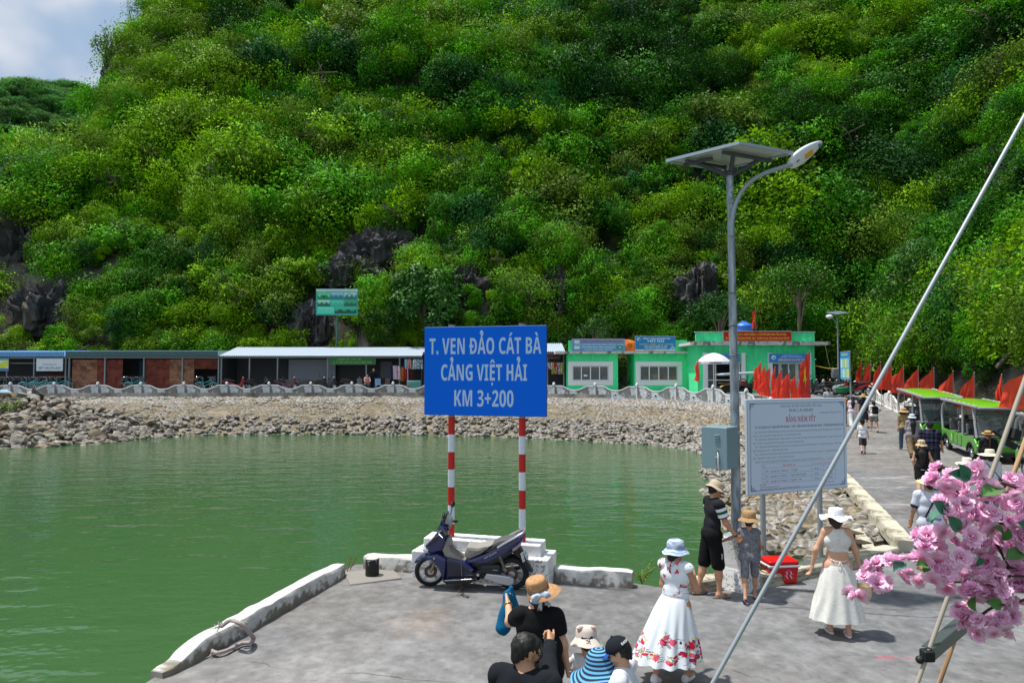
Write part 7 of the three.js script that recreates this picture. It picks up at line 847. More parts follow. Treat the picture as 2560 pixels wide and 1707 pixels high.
const cap = (m, pm, o = {}) => (g) => { part(g, 'crown', new THREE.SphereGeometry(0.101, 28, 14, 0, 2 * PI, 0, 1.62).scale(1, 0.98, 1.1).translate(0, 0.0, 0), m); part(g, 'peak', grid(20, 8, (u, v) => { const a = mix(-1.0, 1.0, u), r = mix(0.1, 0.185 - 0.05 * Math.abs(u - 0.5) ** 2 * 4, v); return [Math.sin(a) * r * 0.92, -0.002 - 0.012 * v + 0.012 * Math.cos(a), Math.cos(a) * r * 1.02 + 0.01]; }), pm); part(g, 'button', ball(0.012, 0, 0.1, 0), m); if (o.print) part(g, 'print', o.print(), o.printM); };
const fab = (c, o = {}) => phys(c, 0.95, { sheen: 0.06, sheenRoughness: 0.7, specularIntensity: 0.4, side: THREE.DoubleSide, ...o });
const black = fab([0.012, 0.012, 0.014]), white = fab([0.72, 0.73, 0.76]), tiled = (t, u, v) => { t.wrapS = t.wrapT = THREE.RepeatWrapping; t.repeat.set(u, v); return t; };
const P0 = (px, py, y = 0) => onLevel(px, py, y), toCam = (p) => 0;

// a. man in polo by the lamp
{
  const stripe = fab('#ffffff', { map: canvasTex(16, 128, (x) => { x.fillStyle = '#dfe4ea'; x.fillRect(0, 0, 16, 128); x.fillStyle = '#0e5a44'; x.fillRect(0, 48, 16, 34); x.fillStyle = '#15161a'; x.fillRect(0, 0, 16, 12); }) });
  const p = P0(1781, 1490), A = person('man in black polo with striped sleeves and beige bucket hat beside the lamp plinth', p, 1.75, { h: 1.73, head: [8, 26], lean: 5, armR: [18, 6, 38, 4], armL: [10, 8, 30, -4], handR: 'grip', legL: [-9, -16, 2, 0], legR: [7, 2], res: 0.014, hair: { kind: 'short' }, top: { m: fab([0.016, 0.017, 0.022]), sleeve: 0.55, hem: -0.03, collar: black }, bottom: { m: fab([0.006, 0.006, 0.007]), reach: 0.98, flare: 0.086 }, hat: { y: 0.05, tilt: 4, make: bucketHat(fab('#b5a692'), 0.152, { drop: 0.042 }) }, shoes: { m: fab('#6e6a5e'), kind: 'slide' } });
  for (const a of A.arms) { const d = a.el.clone().sub(a.sh), s0 = a.sh.clone().addScaledVector(d, 0.1), s1 = a.sh.clone().addScaledVector(d, 0.66); const g = rod(s1, s0, 0.08, 0.086, 20, true); part(A.t, 'sleeve', g, stripe); part(A.t, 'sleeve_cuff', rod(a.sh.clone().addScaledVector(d, 0.64), a.sh.clone().addScaledVector(d, 0.69), 0.081, 0.081, 20), black); }
  part(A.t, 'glasses', M([-1, 1].map((s) => { const q = A.H(s * 0.033, 0.008, 0.1); return new THREE.TorusGeometry(0.022, 0.003, 5, 16).applyQuaternion(A.HQ).translate(q.x, q.y, q.z); }), [-1, 1].map((s) => rod(A.H(s * 0.055, 0.01, 0.098), A.H(s * 0.08, 0.012, 0), 0.003, 0.003, 4))), blackM);
  const w = A.arms[1]; part(A.t, 'wrist_watch', rod(w.el.clone().lerp(w.wr, 0.9), w.el.clone().lerp(w.wr, 1.02), 0.034, 0.032, 14), mat('#4b4b4f', 0.3)); const lg = A.legs[1], c = lg.hip.clone().lerp(lg.kn, 0.66); const lp = part(A.t, 'short_emblem', ...printed(0.075, 0.12, canvasTex(96, 150, (x) => { x.fillStyle = '#070708'; x.fillRect(0, 0, 96, 150); x.strokeStyle = '#cfd4da'; x.lineWidth = 11; for (let i = 0; i < 3; i++) { x.beginPath(); x.moveTo(14, 134 - i * 30); x.lineTo(80, 92 - i * 30); x.stroke(); } x.lineWidth = 8; x.beginPath(); x.moveTo(26, 16); x.lineTo(46, 40); x.lineTo(66, 12); x.stroke(); }), 0, 0, 0)); lp.position.set(c.x - 0.1, c.y, c.z + 0.02); lp.rotation.y = -PI / 2 - 0.15; lp.rotation.x = 0;
}
// b. boy held by the hand
{
  const p = P0(1876, 1500), grey = fab('#ffffff', { map: (() => { const t = texture(256, 256, (u, v) => { const k = 112 + tfbm(u, v, 30, 3, 3) * 30 + tn(u * 60, v * 6, 60, 2) * 12; return [k, k + 3, k + 10]; }); t.repeat.set(2, 2); return t; })() });
  person('boy in grey sleeveless shirt and brown bucket hat holding the man by the hand', p, 2.85, { h: 1.24, lean: 3, head: [-6, 8], armL: [18, 50, 26, 62], armR: [14, 10, 66, 4], handL: 'grip', handR: 'grip', legL: [-16, -34, 2, 30], legR: [14, 4], res: 0.014, hair: { kind: 'short' }, fat: 0.95, top: { m: grey, sleeve: 0.14, hem: -0.12, loose: 1 }, bottom: { m: grey, reach: 0.92, flare: 0.085 }, hat: { y: 0.05, make: bucketHat(fab('#a4855f'), 0.155, { drop: 0.048 }) }, shoes: { m: fab('#1d2f8a'), kind: 'flip_flop' } });
}
// c. woman in the white two piece
{
  const p = P0(2098, 1584), cl = fab('#ffffff', { map: (() => { const t = texture(256, 256, (u, v) => { const k = 226 + tfbm(u, v, 24, 3, 6) * 14; return [k, k, k * 0.975]; }); t.repeat.set(2, 2); return t; })(), transmission: 0.12, thickness: 0 });
  const A = person('woman in white backless dress and wide wavy white hat walking along the pier', p, 2.95, { h: 1.6, fem: 1, lean: 2, head: [-10, 6], armL: [-2, 26, 8, 12], armR: [10, 22, 16, 14], handL: 'relaxed', handR: 'grip', legL: [6, -2], legR: [-4, -8], res: 0.014, skin: skinPale, hair: { kind: 'bob', m: phys('#2a1714', 0.45) }, top: { name: 'crop_top', m: cl, sleeve: 0, halter: 1, hem: 0.22, neck: 0.54 }, skirt: { waist: 0.06, hem: 0.2, rx: 0.15, rz: 0.125, bx: 0.33, bz: 0.26, amp: 0.09, folds: 11, curve: 0.8, m: cl, band: cl, shift: [0.02, -0.03] }, hat: { y: 0.05, tilt: -2, make: brimHat(0.215, 0.105, 0.1, 0.035, fab([0.75, 0.76, 0.78]), { wave: 0.055, wn: 5, dent: 0.97 }) }, shoes: { m: fab([0.72, 0.72, 0.74]), kind: 'flip_flop' } });
  part(A.t, 'waist_tie', M(tube([A.T(-0.115, 0.13, 0.02), A.T(-0.08, 0.115, -0.1), A.T(0, 0.105, -0.125), A.T(0.08, 0.115, -0.1), A.T(0.115, 0.13, 0.02)], 0.007, 20, 6), tube([A.T(0, 0.105, -0.13), A.T(0.02, 0.07, -0.16), A.T(0.03, 0.03, -0.15)], 0.005, 8, 5), tube([A.T(0, 0.105, -0.13), A.T(-0.02, 0.06, -0.16), A.T(-0.015, 0.02, -0.15)], 0.005, 8, 5)), cl); part(A.t, 'lacing', M(...[0, 1, 2, 3, 4].map((i) => { const q = A.T(0, 0.27 + i * 0.045, -0.112 + (i > 3 ? 0.02 : 0)); return ball(0.012, q.x, q.y, q.z - 0.004, 1.6, 0.8, 0.6, 8); })), cl);
  const hd = A.arms[1].tip.clone().applyAxisAngle(V(0, 1, 0), 2.95).add(p), bk = thing('wicker_basket', 'small pale wicker basket hanging from the hand of the woman in white', 'basket', [hd.x + 0.02, hd.y - 0.36, hd.z]); const wk = straw('#c9b68c', 24); part(bk, 'bowl', lathe([[0, 0], [0.075, 0.005], [0.095, 0.08], [0.1, 0.19], [0.094, 0.19], [0.085, 0.06], [0, 0.02]], 24), wk); part(bk, 'handle', tube([[-0.09, 0.19, 0], [-0.06, 0.31, 0], [0, 0.36, 0], [0.06, 0.31, 0], [0.09, 0.19, 0]], 0.008, 20, 6), wk);
}
// d. woman in the flowered dress
const flowerCloth = (rep, low) => { const r = rng(91), t = canvasTex(1024, 512, (x, W, H) => { x.fillStyle = '#dfe7ee'; x.fillRect(0, 0, W, H); const bloom = (cx, cy, s) => { for (let i = 0; i < 7; i++) { x.strokeStyle = ['#3c4048', '#5d5a3a', '#6b6f74'][i % 3]; x.lineWidth = 2; x.beginPath(); x.moveTo(cx, cy); x.quadraticCurveTo(cx + (r() - 0.5) * s * 4, cy + (r() - 0.5) * s * 3, cx + (r() - 0.5) * s * 5, cy + (r() - 0.5) * s * 4); x.stroke(); } for (let i = 0; i < 6; i++) { x.fillStyle = ['#c9b23a', '#7d7f52', '#3a3f4a', '#e2d27a', '#9a8fa0'][Math.floor(r() * 5)]; x.beginPath(); x.ellipse(cx + (r() - 0.5) * s * 3.4, cy + (r() - 0.5) * s * 2.8, s * 0.4, s * 0.2, r() * 3, 0, 7); x.fill(); } for (let i = 0; i < 5; i++) { x.fillStyle = ['#c31c38', '#d8344c', '#a01a4a', '#e0607a'][Math.floor(r() * 4)]; x.beginPath(); x.ellipse(cx + (r() - 0.5) * s * 2.2, cy + (r() - 0.5) * s * 2, s * (0.25 + r() * 0.5), s * (0.25 + r() * 0.45), r() * 3, 0, 7); x.fill(); } }; for (let i = 0; i < (low ? 34 : 30); i++) bloom(r() * W, low ? H * (0.58 + 0.34 * r()) : r() * H, 18 + r() * 18); }); return t; };
{
  const p = P0(1690, 1700), bod = fab('#ffffff', { map: tiled(flowerCloth(1, false), 1.5, 2.2) }), skt = fab('#ffffff', { map: (() => { const t = flowerCloth(1, true); t.flipY = false; return t; })(), transmission: 0.15, thickness: 0 });
  const A = person('woman in long white dress printed with red flowers and a blue patterned bucket hat', p, 2.45, { h: 1.53, fem: 1, lean: 3, head: [-30, 4], armR: [16, 16, 130, -28], armL: [10, 8, 100, -10], handR: 'grip', legR: [10, 2], legL: [-16, -30, 2, 20], res: 0.014, wide: 1.05, hair: { kind: 'bob' }, top: { name: 'bodice', m: bod, sleeve: 0.1, hem: 0.12 }, skirt: { waist: 0.14, hem: 0.27, rx: 0.14, rz: 0.118, bx: 0.36, bz: 0.4, amp: 0.1, folds: 14, m: skt, band: bod, shift: [0.05, -0.1] }, hat: { y: 0.05, tilt: -4, make: bucketHat(fab('#ffffff', { map: texture(128, 128, (u, v) => { const a = tfbm(u, v, 8, 3, 5), k = sstep(0.0, 0.1, a) * 60; return [196 - k, 208 - k * 0.8, 226 - k * 0.5]; }) }), 0.155, { drop: 0.06 }) }, shoes: { m: fab([0.7, 0.7, 0.7]), kind: 'clog', full: 1 } });
  part(A.t, 'sunglasses', M([-1, 1].map((s) => { const q = A.H(s * 0.034, 0.01, 0.09); return ball(0.026, q.x, q.y, q.z, 1, 0.8, 0.4, 10); }), rod(A.H(-0.07, 0.015, 0.06), A.H(-0.08, 0.012, 0), 0.004, 0.004, 4)), mat('#8a6420', 0.2));
}
// e. woman with the straw hat seen from behind
{
  const p = at(1345, 1600, 6.1); p.y = 0; const st = straw('#b0855c', 70);
  const A = person('woman in black with tan straw hat and patterned bow, seen from behind', p, 3.05, { h: 1.57, fem: 1, wide: 1.12, fat: 1.1, lean: 2, head: [10, 10], armR: [2, 14, 14, 8], armL: [55, 25, 120, 10], handL: 'grip', handR: 'grip', res: 0.013, skin: skinPale, hair: { kind: 'bob' }, top: { m: fab([0.008, 0.008, 0.009]), sleeve: 0.62, hem: -0.16, loose: 1 }, bottom: { m: fab([0.006, 0.006, 0.007]), reach: 1.9, flare: 0.1, cuffR: 0.11 }, hat: { y: 0.05, tilt: -14, roll: -16, make: (g) => { brimHat(0.165, 0.115, 0.104, 0.05, st, { ell: 0.28, ea: PI })(g); const bow = fab('#ffffff', { map: texture(128, 128, (u, v) => { const a = tfbm(u, v, 8, 3, 15); return a > 0.05 ? [104, 78, 70] : a > -0.1 ? [170, 150, 140] : [176, 190, 204]; }) }); part(g, 'ribbon', lathe([[0.108, 0.0], [0.109, 0.03]], 36).scale(1, 1, 1.08), bow); part(g, 'bow', M(wobble(ball(0.05, 0.045, -0.02, -0.14, 1.1, 0.8, 0.5, 14), 0.015, 30), wobble(ball(0.045, -0.045, -0.02, -0.135, 1.1, 0.9, 0.5, 14), 0.015, 30, 4), slab([[0, 0], [0.05, -0.1], [0.01, -0.11], [-0.02, -0.02]], 0.012).translate(0.01, -0.03, -0.14), slab([[0, 0], [-0.05, -0.1], [-0.08, -0.08], [-0.02, 0]], 0.012).translate(0, -0.03, -0.14)), bow); } } });
  const w = A.arms[0]; part(A.t, 'bracelet', (() => { const c = w.el.clone().lerp(w.wr, 0.86), d = w.wr.clone().sub(w.el).normalize(); return new THREE.TorusGeometry(0.034, 0.006, 6, 20).applyQuaternion(new THREE.Quaternion().setFromUnitVectors(V(0, 0, 1), d)).translate(c.x, c.y, c.z); })(), mat('#c9a24a', 0.25, { metalness: 0.9 }));
  const hp = w.tip.clone().applyAxisAngle(V(0, 1, 0), 3.05).add(p), gm = part(scene, 'blue_garment', skin([bone([0.02, 0.07, 0], [0, -0.02, 0], 0.028, 0.04), bone([0, -0.02, 0], [-0.05, -0.28, 0.06], 0.05, 0.075, 1.6), bone([0.02, 0, 0], [0.06, -0.12, 0.02], 0.04, 0.05, 1.6)], 0.012, { k: 0.03, wr: 0.014, ws: 22 }), fab('#0d5f86')); gm.position.copy(hp); tag(gm, 'teal blue garment held up in the raised hand of the straw hat woman', 'garment');
}
// f. man in black pointing
{
  const p = at(1296, 1600, 4.62); p.y = 0; const A = person('man in black long sleeved top with short black hair pointing ahead in the foreground', p, 2.75, { h: 1.66, wide: 1.08, lean: 14, head: [-42, 22, 4], armR: [92, -24, 112, -14], armL: [10, 10, 40, 0], handR: 'point', res: 0.013, hair: { kind: 'short', front: 0.06 }, top: { m: fab([0.010, 0.012, 0.016]), sleeve: 1.93, hem: -0.1, neck: 0.56 }, bottom: { m: black, reach: 1.95 } });
  part(A.t, 'glasses', M([-1, 1].map((s) => { const q = A.H(s * 0.033, 0.008, 0.1); return new THREE.TorusGeometry(0.022, 0.003, 5, 16).applyQuaternion(A.HQ).translate(q.x, q.y, q.z); }), [-1, 1].map((s) => rod(A.H(s * 0.055, 0.01, 0.098), A.H(s * 0.082, 0.012, -0.01), 0.0035, 0.0035, 4))), blackM);
}
// g. toddler in the eared hat
{
  const p = at(1466, 1640, 6.25); p.y = 0; const cream = fab('#d5c9bf'), pk = fab('#cf9a94');
  person('small child in white shirt and cream hat with pink lined ears, held by the hand', p, 3.0, { h: 1.02, head: [8, 18], armL: [38, 44, 88, 10], armR: [10, 12, 20, 6], handL: 'grip', res: 0.013, skin: skinPale, hair: { kind: 'short' }, top: { m: white, sleeve: 0.7, hem: -0.12, loose: 1 }, bottom: { m: fab('#b9c4d2'), reach: 1.6 }, hat: { y: 0.045, make: (g) => { bucketHat(cream, 0.15, { drop: 0.07 })(g); for (const s of [-1, 1]) { const e = part(g, 'ear', wobble(ball(0.036, s * 0.055, 0.075, -0.055, 1.1, 0.6, 1, 12), 0.006, 30, s), cream); part(e, 'ear_lining', ball(0.026, s * 0.056, 0.084, -0.068, 1.1, 0.5, 1, 10), pk); } part(g, 'stitched_mark', M(rod([-0.01, 0.0, -0.125], [0.012, -0.024, -0.142], 0.003), rod([-0.016, -0.026, -0.14], [0.02, -0.018, -0.138], 0.003), rod([-0.012, -0.012, -0.128], [-0.02, -0.03, -0.14], 0.003)), blackM); } } });
}
// h. girl under the striped sun hat
{
  const p = at(1500, 1690, 5.2); p.y = 0; const m = mat('#ffffff', 0.85, { side: THREE.DoubleSide, map: canvasTex(16, 512, (x) => { for (let i = 0; i < 22; i++) { x.fillStyle = i % 2 ? '#1a2942' : '#5fa8d4'; x.fillRect(0, i * 512 / 22, 16, 512 / 22 + 1); } }) });
  const prof = [[0, 0.13], [0.03, 0.129], [0.06, 0.118], [0.085, 0.095], [0.1, 0.06], [0.108, 0.02], [0.125, -0.01], [0.155, -0.035], [0.19, -0.055], [0.225, -0.07]];
  person('child under a wide blue and navy striped sun hat at the bottom edge', p, 3.0, { h: 1.21, head: [0, 10], res: 0.013, hair: { kind: 'bob' }, top: { m: white, sleeve: 0.6 }, bottom: { m: fab('#5d7fa5'), reach: 1 }, hat: { y: 0.055, tilt: -8, roll: -4, make: (g) => { const q = new THREE.CatmullRomCurve3(prof.map(([a, b]) => V(a, b, 0))); part(g, 'striped_hat', grid(64, 44, (u, v) => { const a = u * 2 * PI, c = q.getPointAt(v), k = sstep(0.55, 1, v); return [Math.cos(a) * c.x, c.y + 0.02 * k * Math.sin(a * 3 + 0.6) - 0.02 * k, Math.sin(a) * c.x * 1.05]; }, true), m); } } });
}
// i. youth in the black cap
{
  const p = at(1572, 1650, 5.15); p.y = 0; const blk = fab([0.012, 0.014, 0.02]);
  const A = person('youth in white shirt and black cap with blue peak, looking down', p, -1.95, { h: 1.45, head: [4, 28], lean: 6, armL: [30, 6, 80, -10], armR: [26, 6, 70, -10], res: 0.013, skin: skinPale, hair: { kind: 'short' }, top: { m: fab([0.66, 0.68, 0.74]), sleeve: 0.7, hem: -0.1 }, bottom: { m: fab('#3d4656'), reach: 1.9 }, hat: { y: 0.04, tilt: 2, make: cap(blk, fab('#24479a'), { print: () => grid(20, 3, (u, v) => { const a = mix(2.2, 4.1, u), e = mix(0.14, 0.5, v), r = 0.1035; return [Math.sin(a) * Math.cos(e) * r, Math.sin(e) * r, Math.cos(a) * Math.cos(e) * r * 1.1]; }), printM: mat('#ffffff', 0.8, { map: canvasTex(300, 80, (x) => { x.fillStyle = '#14161b'; x.fillRect(0, 0, 300, 80); say(x, 'DSQUARED', 150, 62, 'bold 56px sans-serif', '#e2e6ea', 280); }), side: THREE.DoubleSide }) }) } });
  part(A.t, 'glasses', M([-1, 1].map((s) => { const q = A.H(s * 0.033, 0.008, 0.1); return new THREE.TorusGeometry(0.023, 0.0032, 5, 16).applyQuaternion(A.HQ).translate(q.x, q.y, q.z); }), [-1, 1].map((s) => rod(A.H(s * 0.055, 0.01, 0.098), A.H(s * 0.082, 0.012, -0.01), 0.0035, 0.0035, 4))), blackM);
}
// ---- the crowd walking up the road
const plaid = (bg, ...l) => tiled(canvasTex(128, 128, (x) => { x.fillStyle = bg; x.fillRect(0, 0, 128, 128); x.globalAlpha = 0.55; l.forEach(([c, p, w]) => { x.fillStyle = c; x.fillRect(p, 0, w, 128); x.fillRect(0, p, 128, w); }); }), 4, 4);
const W = (px, py, D, dy = 0) => { const q = at(px, py, D); q.y = roadY(D) + dy; return q; }, AWAY = PI - 0.3;
const strideA = { legL: [14, 4], legR: [-10, -26, 2, 25] }, strideB = { legL: [-12, -28, 2, 25], legR: [13, 3] };
{
  const A = person('man in white shirt with navy cuffs and fringed straw hat behind the blossoms', W(2327, 1300, 11.76), AWAY + 0.1, { h: 1.62, wide: 1.06, armL: [4, 14, 16, 6], armR: [0, 12, 10, 4], ...strideA, res: 0.018, hair: { kind: 'short' }, top: { m: fab([0.6, 0.63, 0.72]), sleeve: 0.72, hem: -0.12, loose: 1, cuff: fab('#141c38') }, bottom: { m: fab('#7f8896'), reach: 0.85, flare: 0.085 }, hat: { y: 0.06, make: (g) => { const m = straw('#d8cc98', 40); brimHat(0.19, 0.09, 0.1, 0.02, m)(g); const r = rng(8); part(g, 'fringe', M(Array.from({ length: 60 }, () => { const a = r() * 6.28, q = 0.19 + r() * 0.05; return rod([Math.cos(a) * 0.18, -0.02, Math.sin(a) * 0.18], [Math.cos(a) * q, -0.02 + (r() - 0.4) * 0.05, Math.sin(a) * q], 0.0035, 0.002, 4); })), m); } }, shoes: { m: fab('#6b5a4a') } }); part(A.t, 'bag_strap', tube([A.T(-0.12, 0.5, -0.06), A.T(0, 0.35, -0.145), A.T(0.12, 0.1, -0.13)], 0.014, 14, 6), black);
  part(A.t, 'wrist_watch', rod(A.arms[0].el.clone().lerp(A.arms[0].wr, 0.88), A.arms[0].el.clone().lerp(A.arms[0].wr, 1), 0.034, 0.033, 12), mat('#26282c', 0.4));
  const k = person('woman in black sleeveless top with long black hair and checked bucket hat on the road', W(2307, 1200, 18.3), AWAY - 0.1, { h: 1.58, fem: 1, armL: [2, 12, 10, -6], armR: [-2, 20, 8, 10], ...strideB, res: 0.02, skin: skinPale, hair: { kind: 'long', len: 0.42 }, top: { m: black, sleeve: 0, hem: -0.06 }, bottom: { m: black, reach: 0.62, flare: 0.09 }, hat: { y: 0.05, make: bucketHat(fab('#ffffff', { map: plaid('#c9b08e', ['#2a2a2a', 30, 8], ['#2a2a2a', 90, 8], ['#e2d4bc', 60, 10]) }), 0.148) }, shoes: { m: black } }); part(k.t, 'belt', new THREE.TorusGeometry(0.118, 0.009, 6, 24).rotateX(PI / 2).scale(1.12, 1, 0.9).translate(0, k.T(0, -0.03).y, 0), whiteP);
  person('heavy man in dark blue checked shirt and black cap walking towards the green carts', W(2328, 1150, 21.8), AWAY, { h: 1.8, wide: 1.22, fat: 1.15, armL: [-4, 14, 4, 8], armR: [8, 18, 16, 8], ...strideA, res: 0.022, hair: { kind: 'short' }, top: { m: fab('#ffffff', { map: plaid('#1d2032', ['#4a4c68', 20, 16], ['#6a6a80', 84, 8], ['#0c0e18', 50, 18]) }), sleeve: 0.85, hem: -0.14, loose: 1 }, bottom: { m: fab('#23252c'), reach: 1.0, flare: 0.09 }, hat: { y: 0.045, make: cap(fab('#20242c'), fab('#1a1d24')) }, shoes: { m: black, full: 1, kind: 'shoe' } });
  person('woman in grey shirt and patterned trousers with very long dark hair and white hat', W(2283, 1100, 26.3), AWAY, { h: 1.64, fem: 1, wide: 1.08, ...strideB, res: 0.022, skin: skinPale, hair: { kind: 'long', len: 0.5 }, top: { m: fab('#8f8a92'), sleeve: 1.3, hem: -0.14, loose: 1 }, bottom: { m: fab('#ffffff', { map: tiled(texture(64, 64, (u, v) => (tfbm(u, v, 6, 3, 8) > 0 ? [140, 120, 92] : [104, 88, 66])), 5, 5) }), reach: 1.85, flare: 0.09, cuffR: 0.085 }, hat: { y: 0.05, make: brimHat(0.155, 0.09, 0.1, 0.04, fab('#bcc4d4')) }, shoes: { m: fab('#5d4a3a') } });
  person('person in floppy tan hat half hidden before the woman in grey', W(2262, 1080, 28), AWAY, { h: 1.7, fem: 1, ...strideA, res: 0.024, hair: { kind: 'bob' }, top: { m: fab('#93825f'), sleeve: 0.7 }, bottom: { m: fab('#4b5a6c'), reach: 1.9 }, hat: { y: 0.06, make: brimHat(0.2, 0.09, 0.1, 0.05, fab('#b08a62')) }, shoes: { m: fab('#6a4a3c') } });
  person('little boy in white shirt and black cap walking alone in the middle of the road', W(2158, 1100, 27.2), AWAY, { h: 1.28, armL: [6, 16, 14, 6], armR: [-4, 16, 4, 6], legL: [-14, -40, 2, 40], legR: [10, 0], res: 0.02, skin: skinPale, hair: { kind: 'short' }, top: { m: white, sleeve: 0.7, hem: -0.1, loose: 1 }, bottom: { m: fab('#3c3c40'), reach: 1.05, flare: 0.1 }, hat: { y: 0.04, make: cap(fab('#1a1c22'), black) }, shoes: { m: fab('#262c5e'), full: 1, kind: 'shoe' } });
  person('woman in pink and white striped shirt and white trousers with black ponytail', W(2133, 1040, 34), AWAY, { h: 1.62, fem: 1, ...strideB, res: 0.024, hair: { kind: 'long', len: 0.36 }, top: { m: fab('#ffffff', { map: tiled(canvasTex(16, 64, (x) => { x.fillStyle = '#e2dde4'; x.fillRect(0, 0, 16, 64); x.fillStyle = '#c99aac'; x.fillRect(0, 10, 16, 8); x.fillRect(0, 40, 16, 8); }), 6, 7) }), sleeve: 0.9, hem: -0.12, loose: 1 }, bottom: { m: fab('#cfd2d4'), reach: 1.9, flare: 0.085, cuffR: 0.09 }, shoes: { m: fab('#5d4030') } });
  person('woman in dark dress and straw hat between the striped shirt and the backpack', W(2161, 1040, 34.4), AWAY, { h: 1.66, fem: 1, wide: 1.12, ...strideA, res: 0.024, hair: { kind: 'bob' }, top: { m: fab('#232830'), sleeve: 0.6, hem: -0.05 }, skirt: { waist: 0.1, hem: 0.38, bx: 0.24, bz: 0.22, m: fab('#232a36'), amp: 0.05, folds: 9 }, hat: { y: 0.06, make: brimHat(0.18, 0.09, 0.1, 0.03, straw('#b9995f')) }, shoes: { m: black } });
  const r = person('girl with black backpack and grey shorts, hand on hip, rightmost of the far group', W(2186, 1040, 33), AWAY + 0.1, { h: 1.5, fem: 1, armR: [-10, 42, 10, -48], armL: [0, 10, 6, 4], ...strideA, res: 0.022, skin: skinPale, hair: { kind: 'bob' }, top: { m: white, sleeve: 0.8, loose: 1 }, bottom: { m: fab('#7d776e'), reach: 0.6, flare: 0.1 }, shoes: { m: fab('#4a3426') } }); part(r.t, 'backpack', M(rbox(0.27, 0.38, 0.14, 0.06, 0, r.T(0, 0.3).y, -0.19), rbox(0.2, 0.16, 0.08, 0.03, 0, r.T(0, 0.2).y, -0.27)), black);
  person('person in orange shirt just showing beyond the right edge of the price board', W(2108, 1020, 35), AWAY, { h: 1.6, ...strideA, res: 0.026, hair: { kind: 'short' }, top: { m: fab('#c9692a') }, bottom: { m: fab('#5a5048'), reach: 1.9 } });
  person('man in pale grey shirt seen from behind above the price board', W(2072, 1000, 37), PI, { h: 1.68, res: 0.026, hair: { kind: 'short' }, top: { m: fab('#a9b4ba') }, bottom: { m: fab('#3a4048'), reach: 1.9 } });
  person('woman in black with tan boater hat and brown hair near the second green cart', W(2473, 1100, 20.2), AWAY, { h: 1.66, fem: 1, wide: 1.1, ...strideB, res: 0.02, hair: { kind: 'tail', len: 0.3, m: phys('#4a2c1c', 0.5) }, top: { m: black, sleeve: 1.4, hem: -0.2, loose: 1 }, skirt: { waist: 0.05, hem: 0.35, bx: 0.26, bz: 0.24, m: black, amp: 0.05 }, hat: { y: 0.055, make: brimHat(0.175, 0.08, 0.098, 0.0, straw('#b98f58'), { band: black, bandH: 0.03 }) }, shoes: { m: black } });
  const v = person('woman in white shirt with the widest cream sun hat and small black bag', W(2478, 1180, 15.6), AWAY, { h: 1.63, fem: 1, ...strideA, res: 0.018, hair: { kind: 'bob' }, top: { m: fab([0.62, 0.65, 0.72]), sleeve: 0.75, hem: -0.14, loose: 1 }, bottom: { m: fab('#4a4e58'), reach: 1.9 }, hat: { y: 0.055, tilt: 2, make: brimHat(0.255, 0.1, 0.1, 0.045, straw('#d9d0b8', 40), { wave: 0.02, wn: 3, flip: 0.012 }) }, shoes: { m: black } }); part(v.t, 'shoulder_bag', M(rbox(0.2, 0.17, 0.08, 0.03, -0.2, v.T(0, 0.05).y, -0.1), tube([v.T(0.1, 0.5, -0.08), v.T(-0.05, 0.3, -0.14), v.T(-0.18, 0.12, -0.1)], 0.008, 12, 5)), black);
  person('woman in white with broad pale sun hat just above the topmost blossoms', W(2420, 1180, 14.5), AWAY - 0.1, { h: 1.58, fem: 1, ...strideB, res: 0.018, skin: skinPale, hair: { kind: 'bob' }, top: { m: white, sleeve: 0.8, hem: -0.14, loose: 1 }, bottom: { m: fab('#8a8f98'), reach: 1.9 }, hat: { y: 0.055, tilt: 2, make: brimHat(0.235, 0.1, 0.1, 0.045, straw('#e0dac8', 40), { wave: 0.03, wn: 4 }) }, shoes: { m: white } });
  person('child in blue cap and pale shirt between the black top and the blossoms', W(2349, 1200, 16.6), AWAY, { h: 1.12, ...strideA, res: 0.018, hair: { kind: 'short' }, top: { m: fab('#a9b9d4') }, bottom: { m: fab('#3c4a66'), reach: 1 }, hat: { y: 0.04, make: cap(fab('#1d2d5e'), fab('#1d2d5e')) }, shoes: { m: white } });
  // by the stalls and flags
  const Q = (px, D, y) => V((px - 1280) * D / FPX, y, -D);
  person('seated person in pink shirt in the stall left of the hanging clothes', Q(918, 51.2, 1.9), 0.3, { h: 1.6, sit: 0.48, legL: [84, 4], legR: [84, 6], armL: [40, 10, 80, -10], armR: [40, 10, 80, -10], res: 0.028, hair: { kind: 'short' }, top: { m: fab('#b78f8c'), loose: 1 }, bottom: { m: fab('#39404c'), reach: 1.9 } });
  person('standing person in dark navy clothes beside the pale blue plastic chair', Q(934, 51.3, 1.88), 0.2, { h: 1.66, res: 0.028, hair: { kind: 'short' }, top: { m: fab('#151b28'), sleeve: 1.8 }, bottom: { m: fab('#12151d'), reach: 1.95 } });
  person('person in white headscarf and navy shirt crouching behind the red flags', Q(1966, 40, 1.55), 0.4, { h: 1.5, res: 0.028, hair: { kind: 'bob', m: fab([0.7, 0.71, 0.74]) }, top: { m: fab('#1c2440'), sleeve: 1.6 }, bottom: { m: fab('#23262e'), reach: 1.9 } });
}
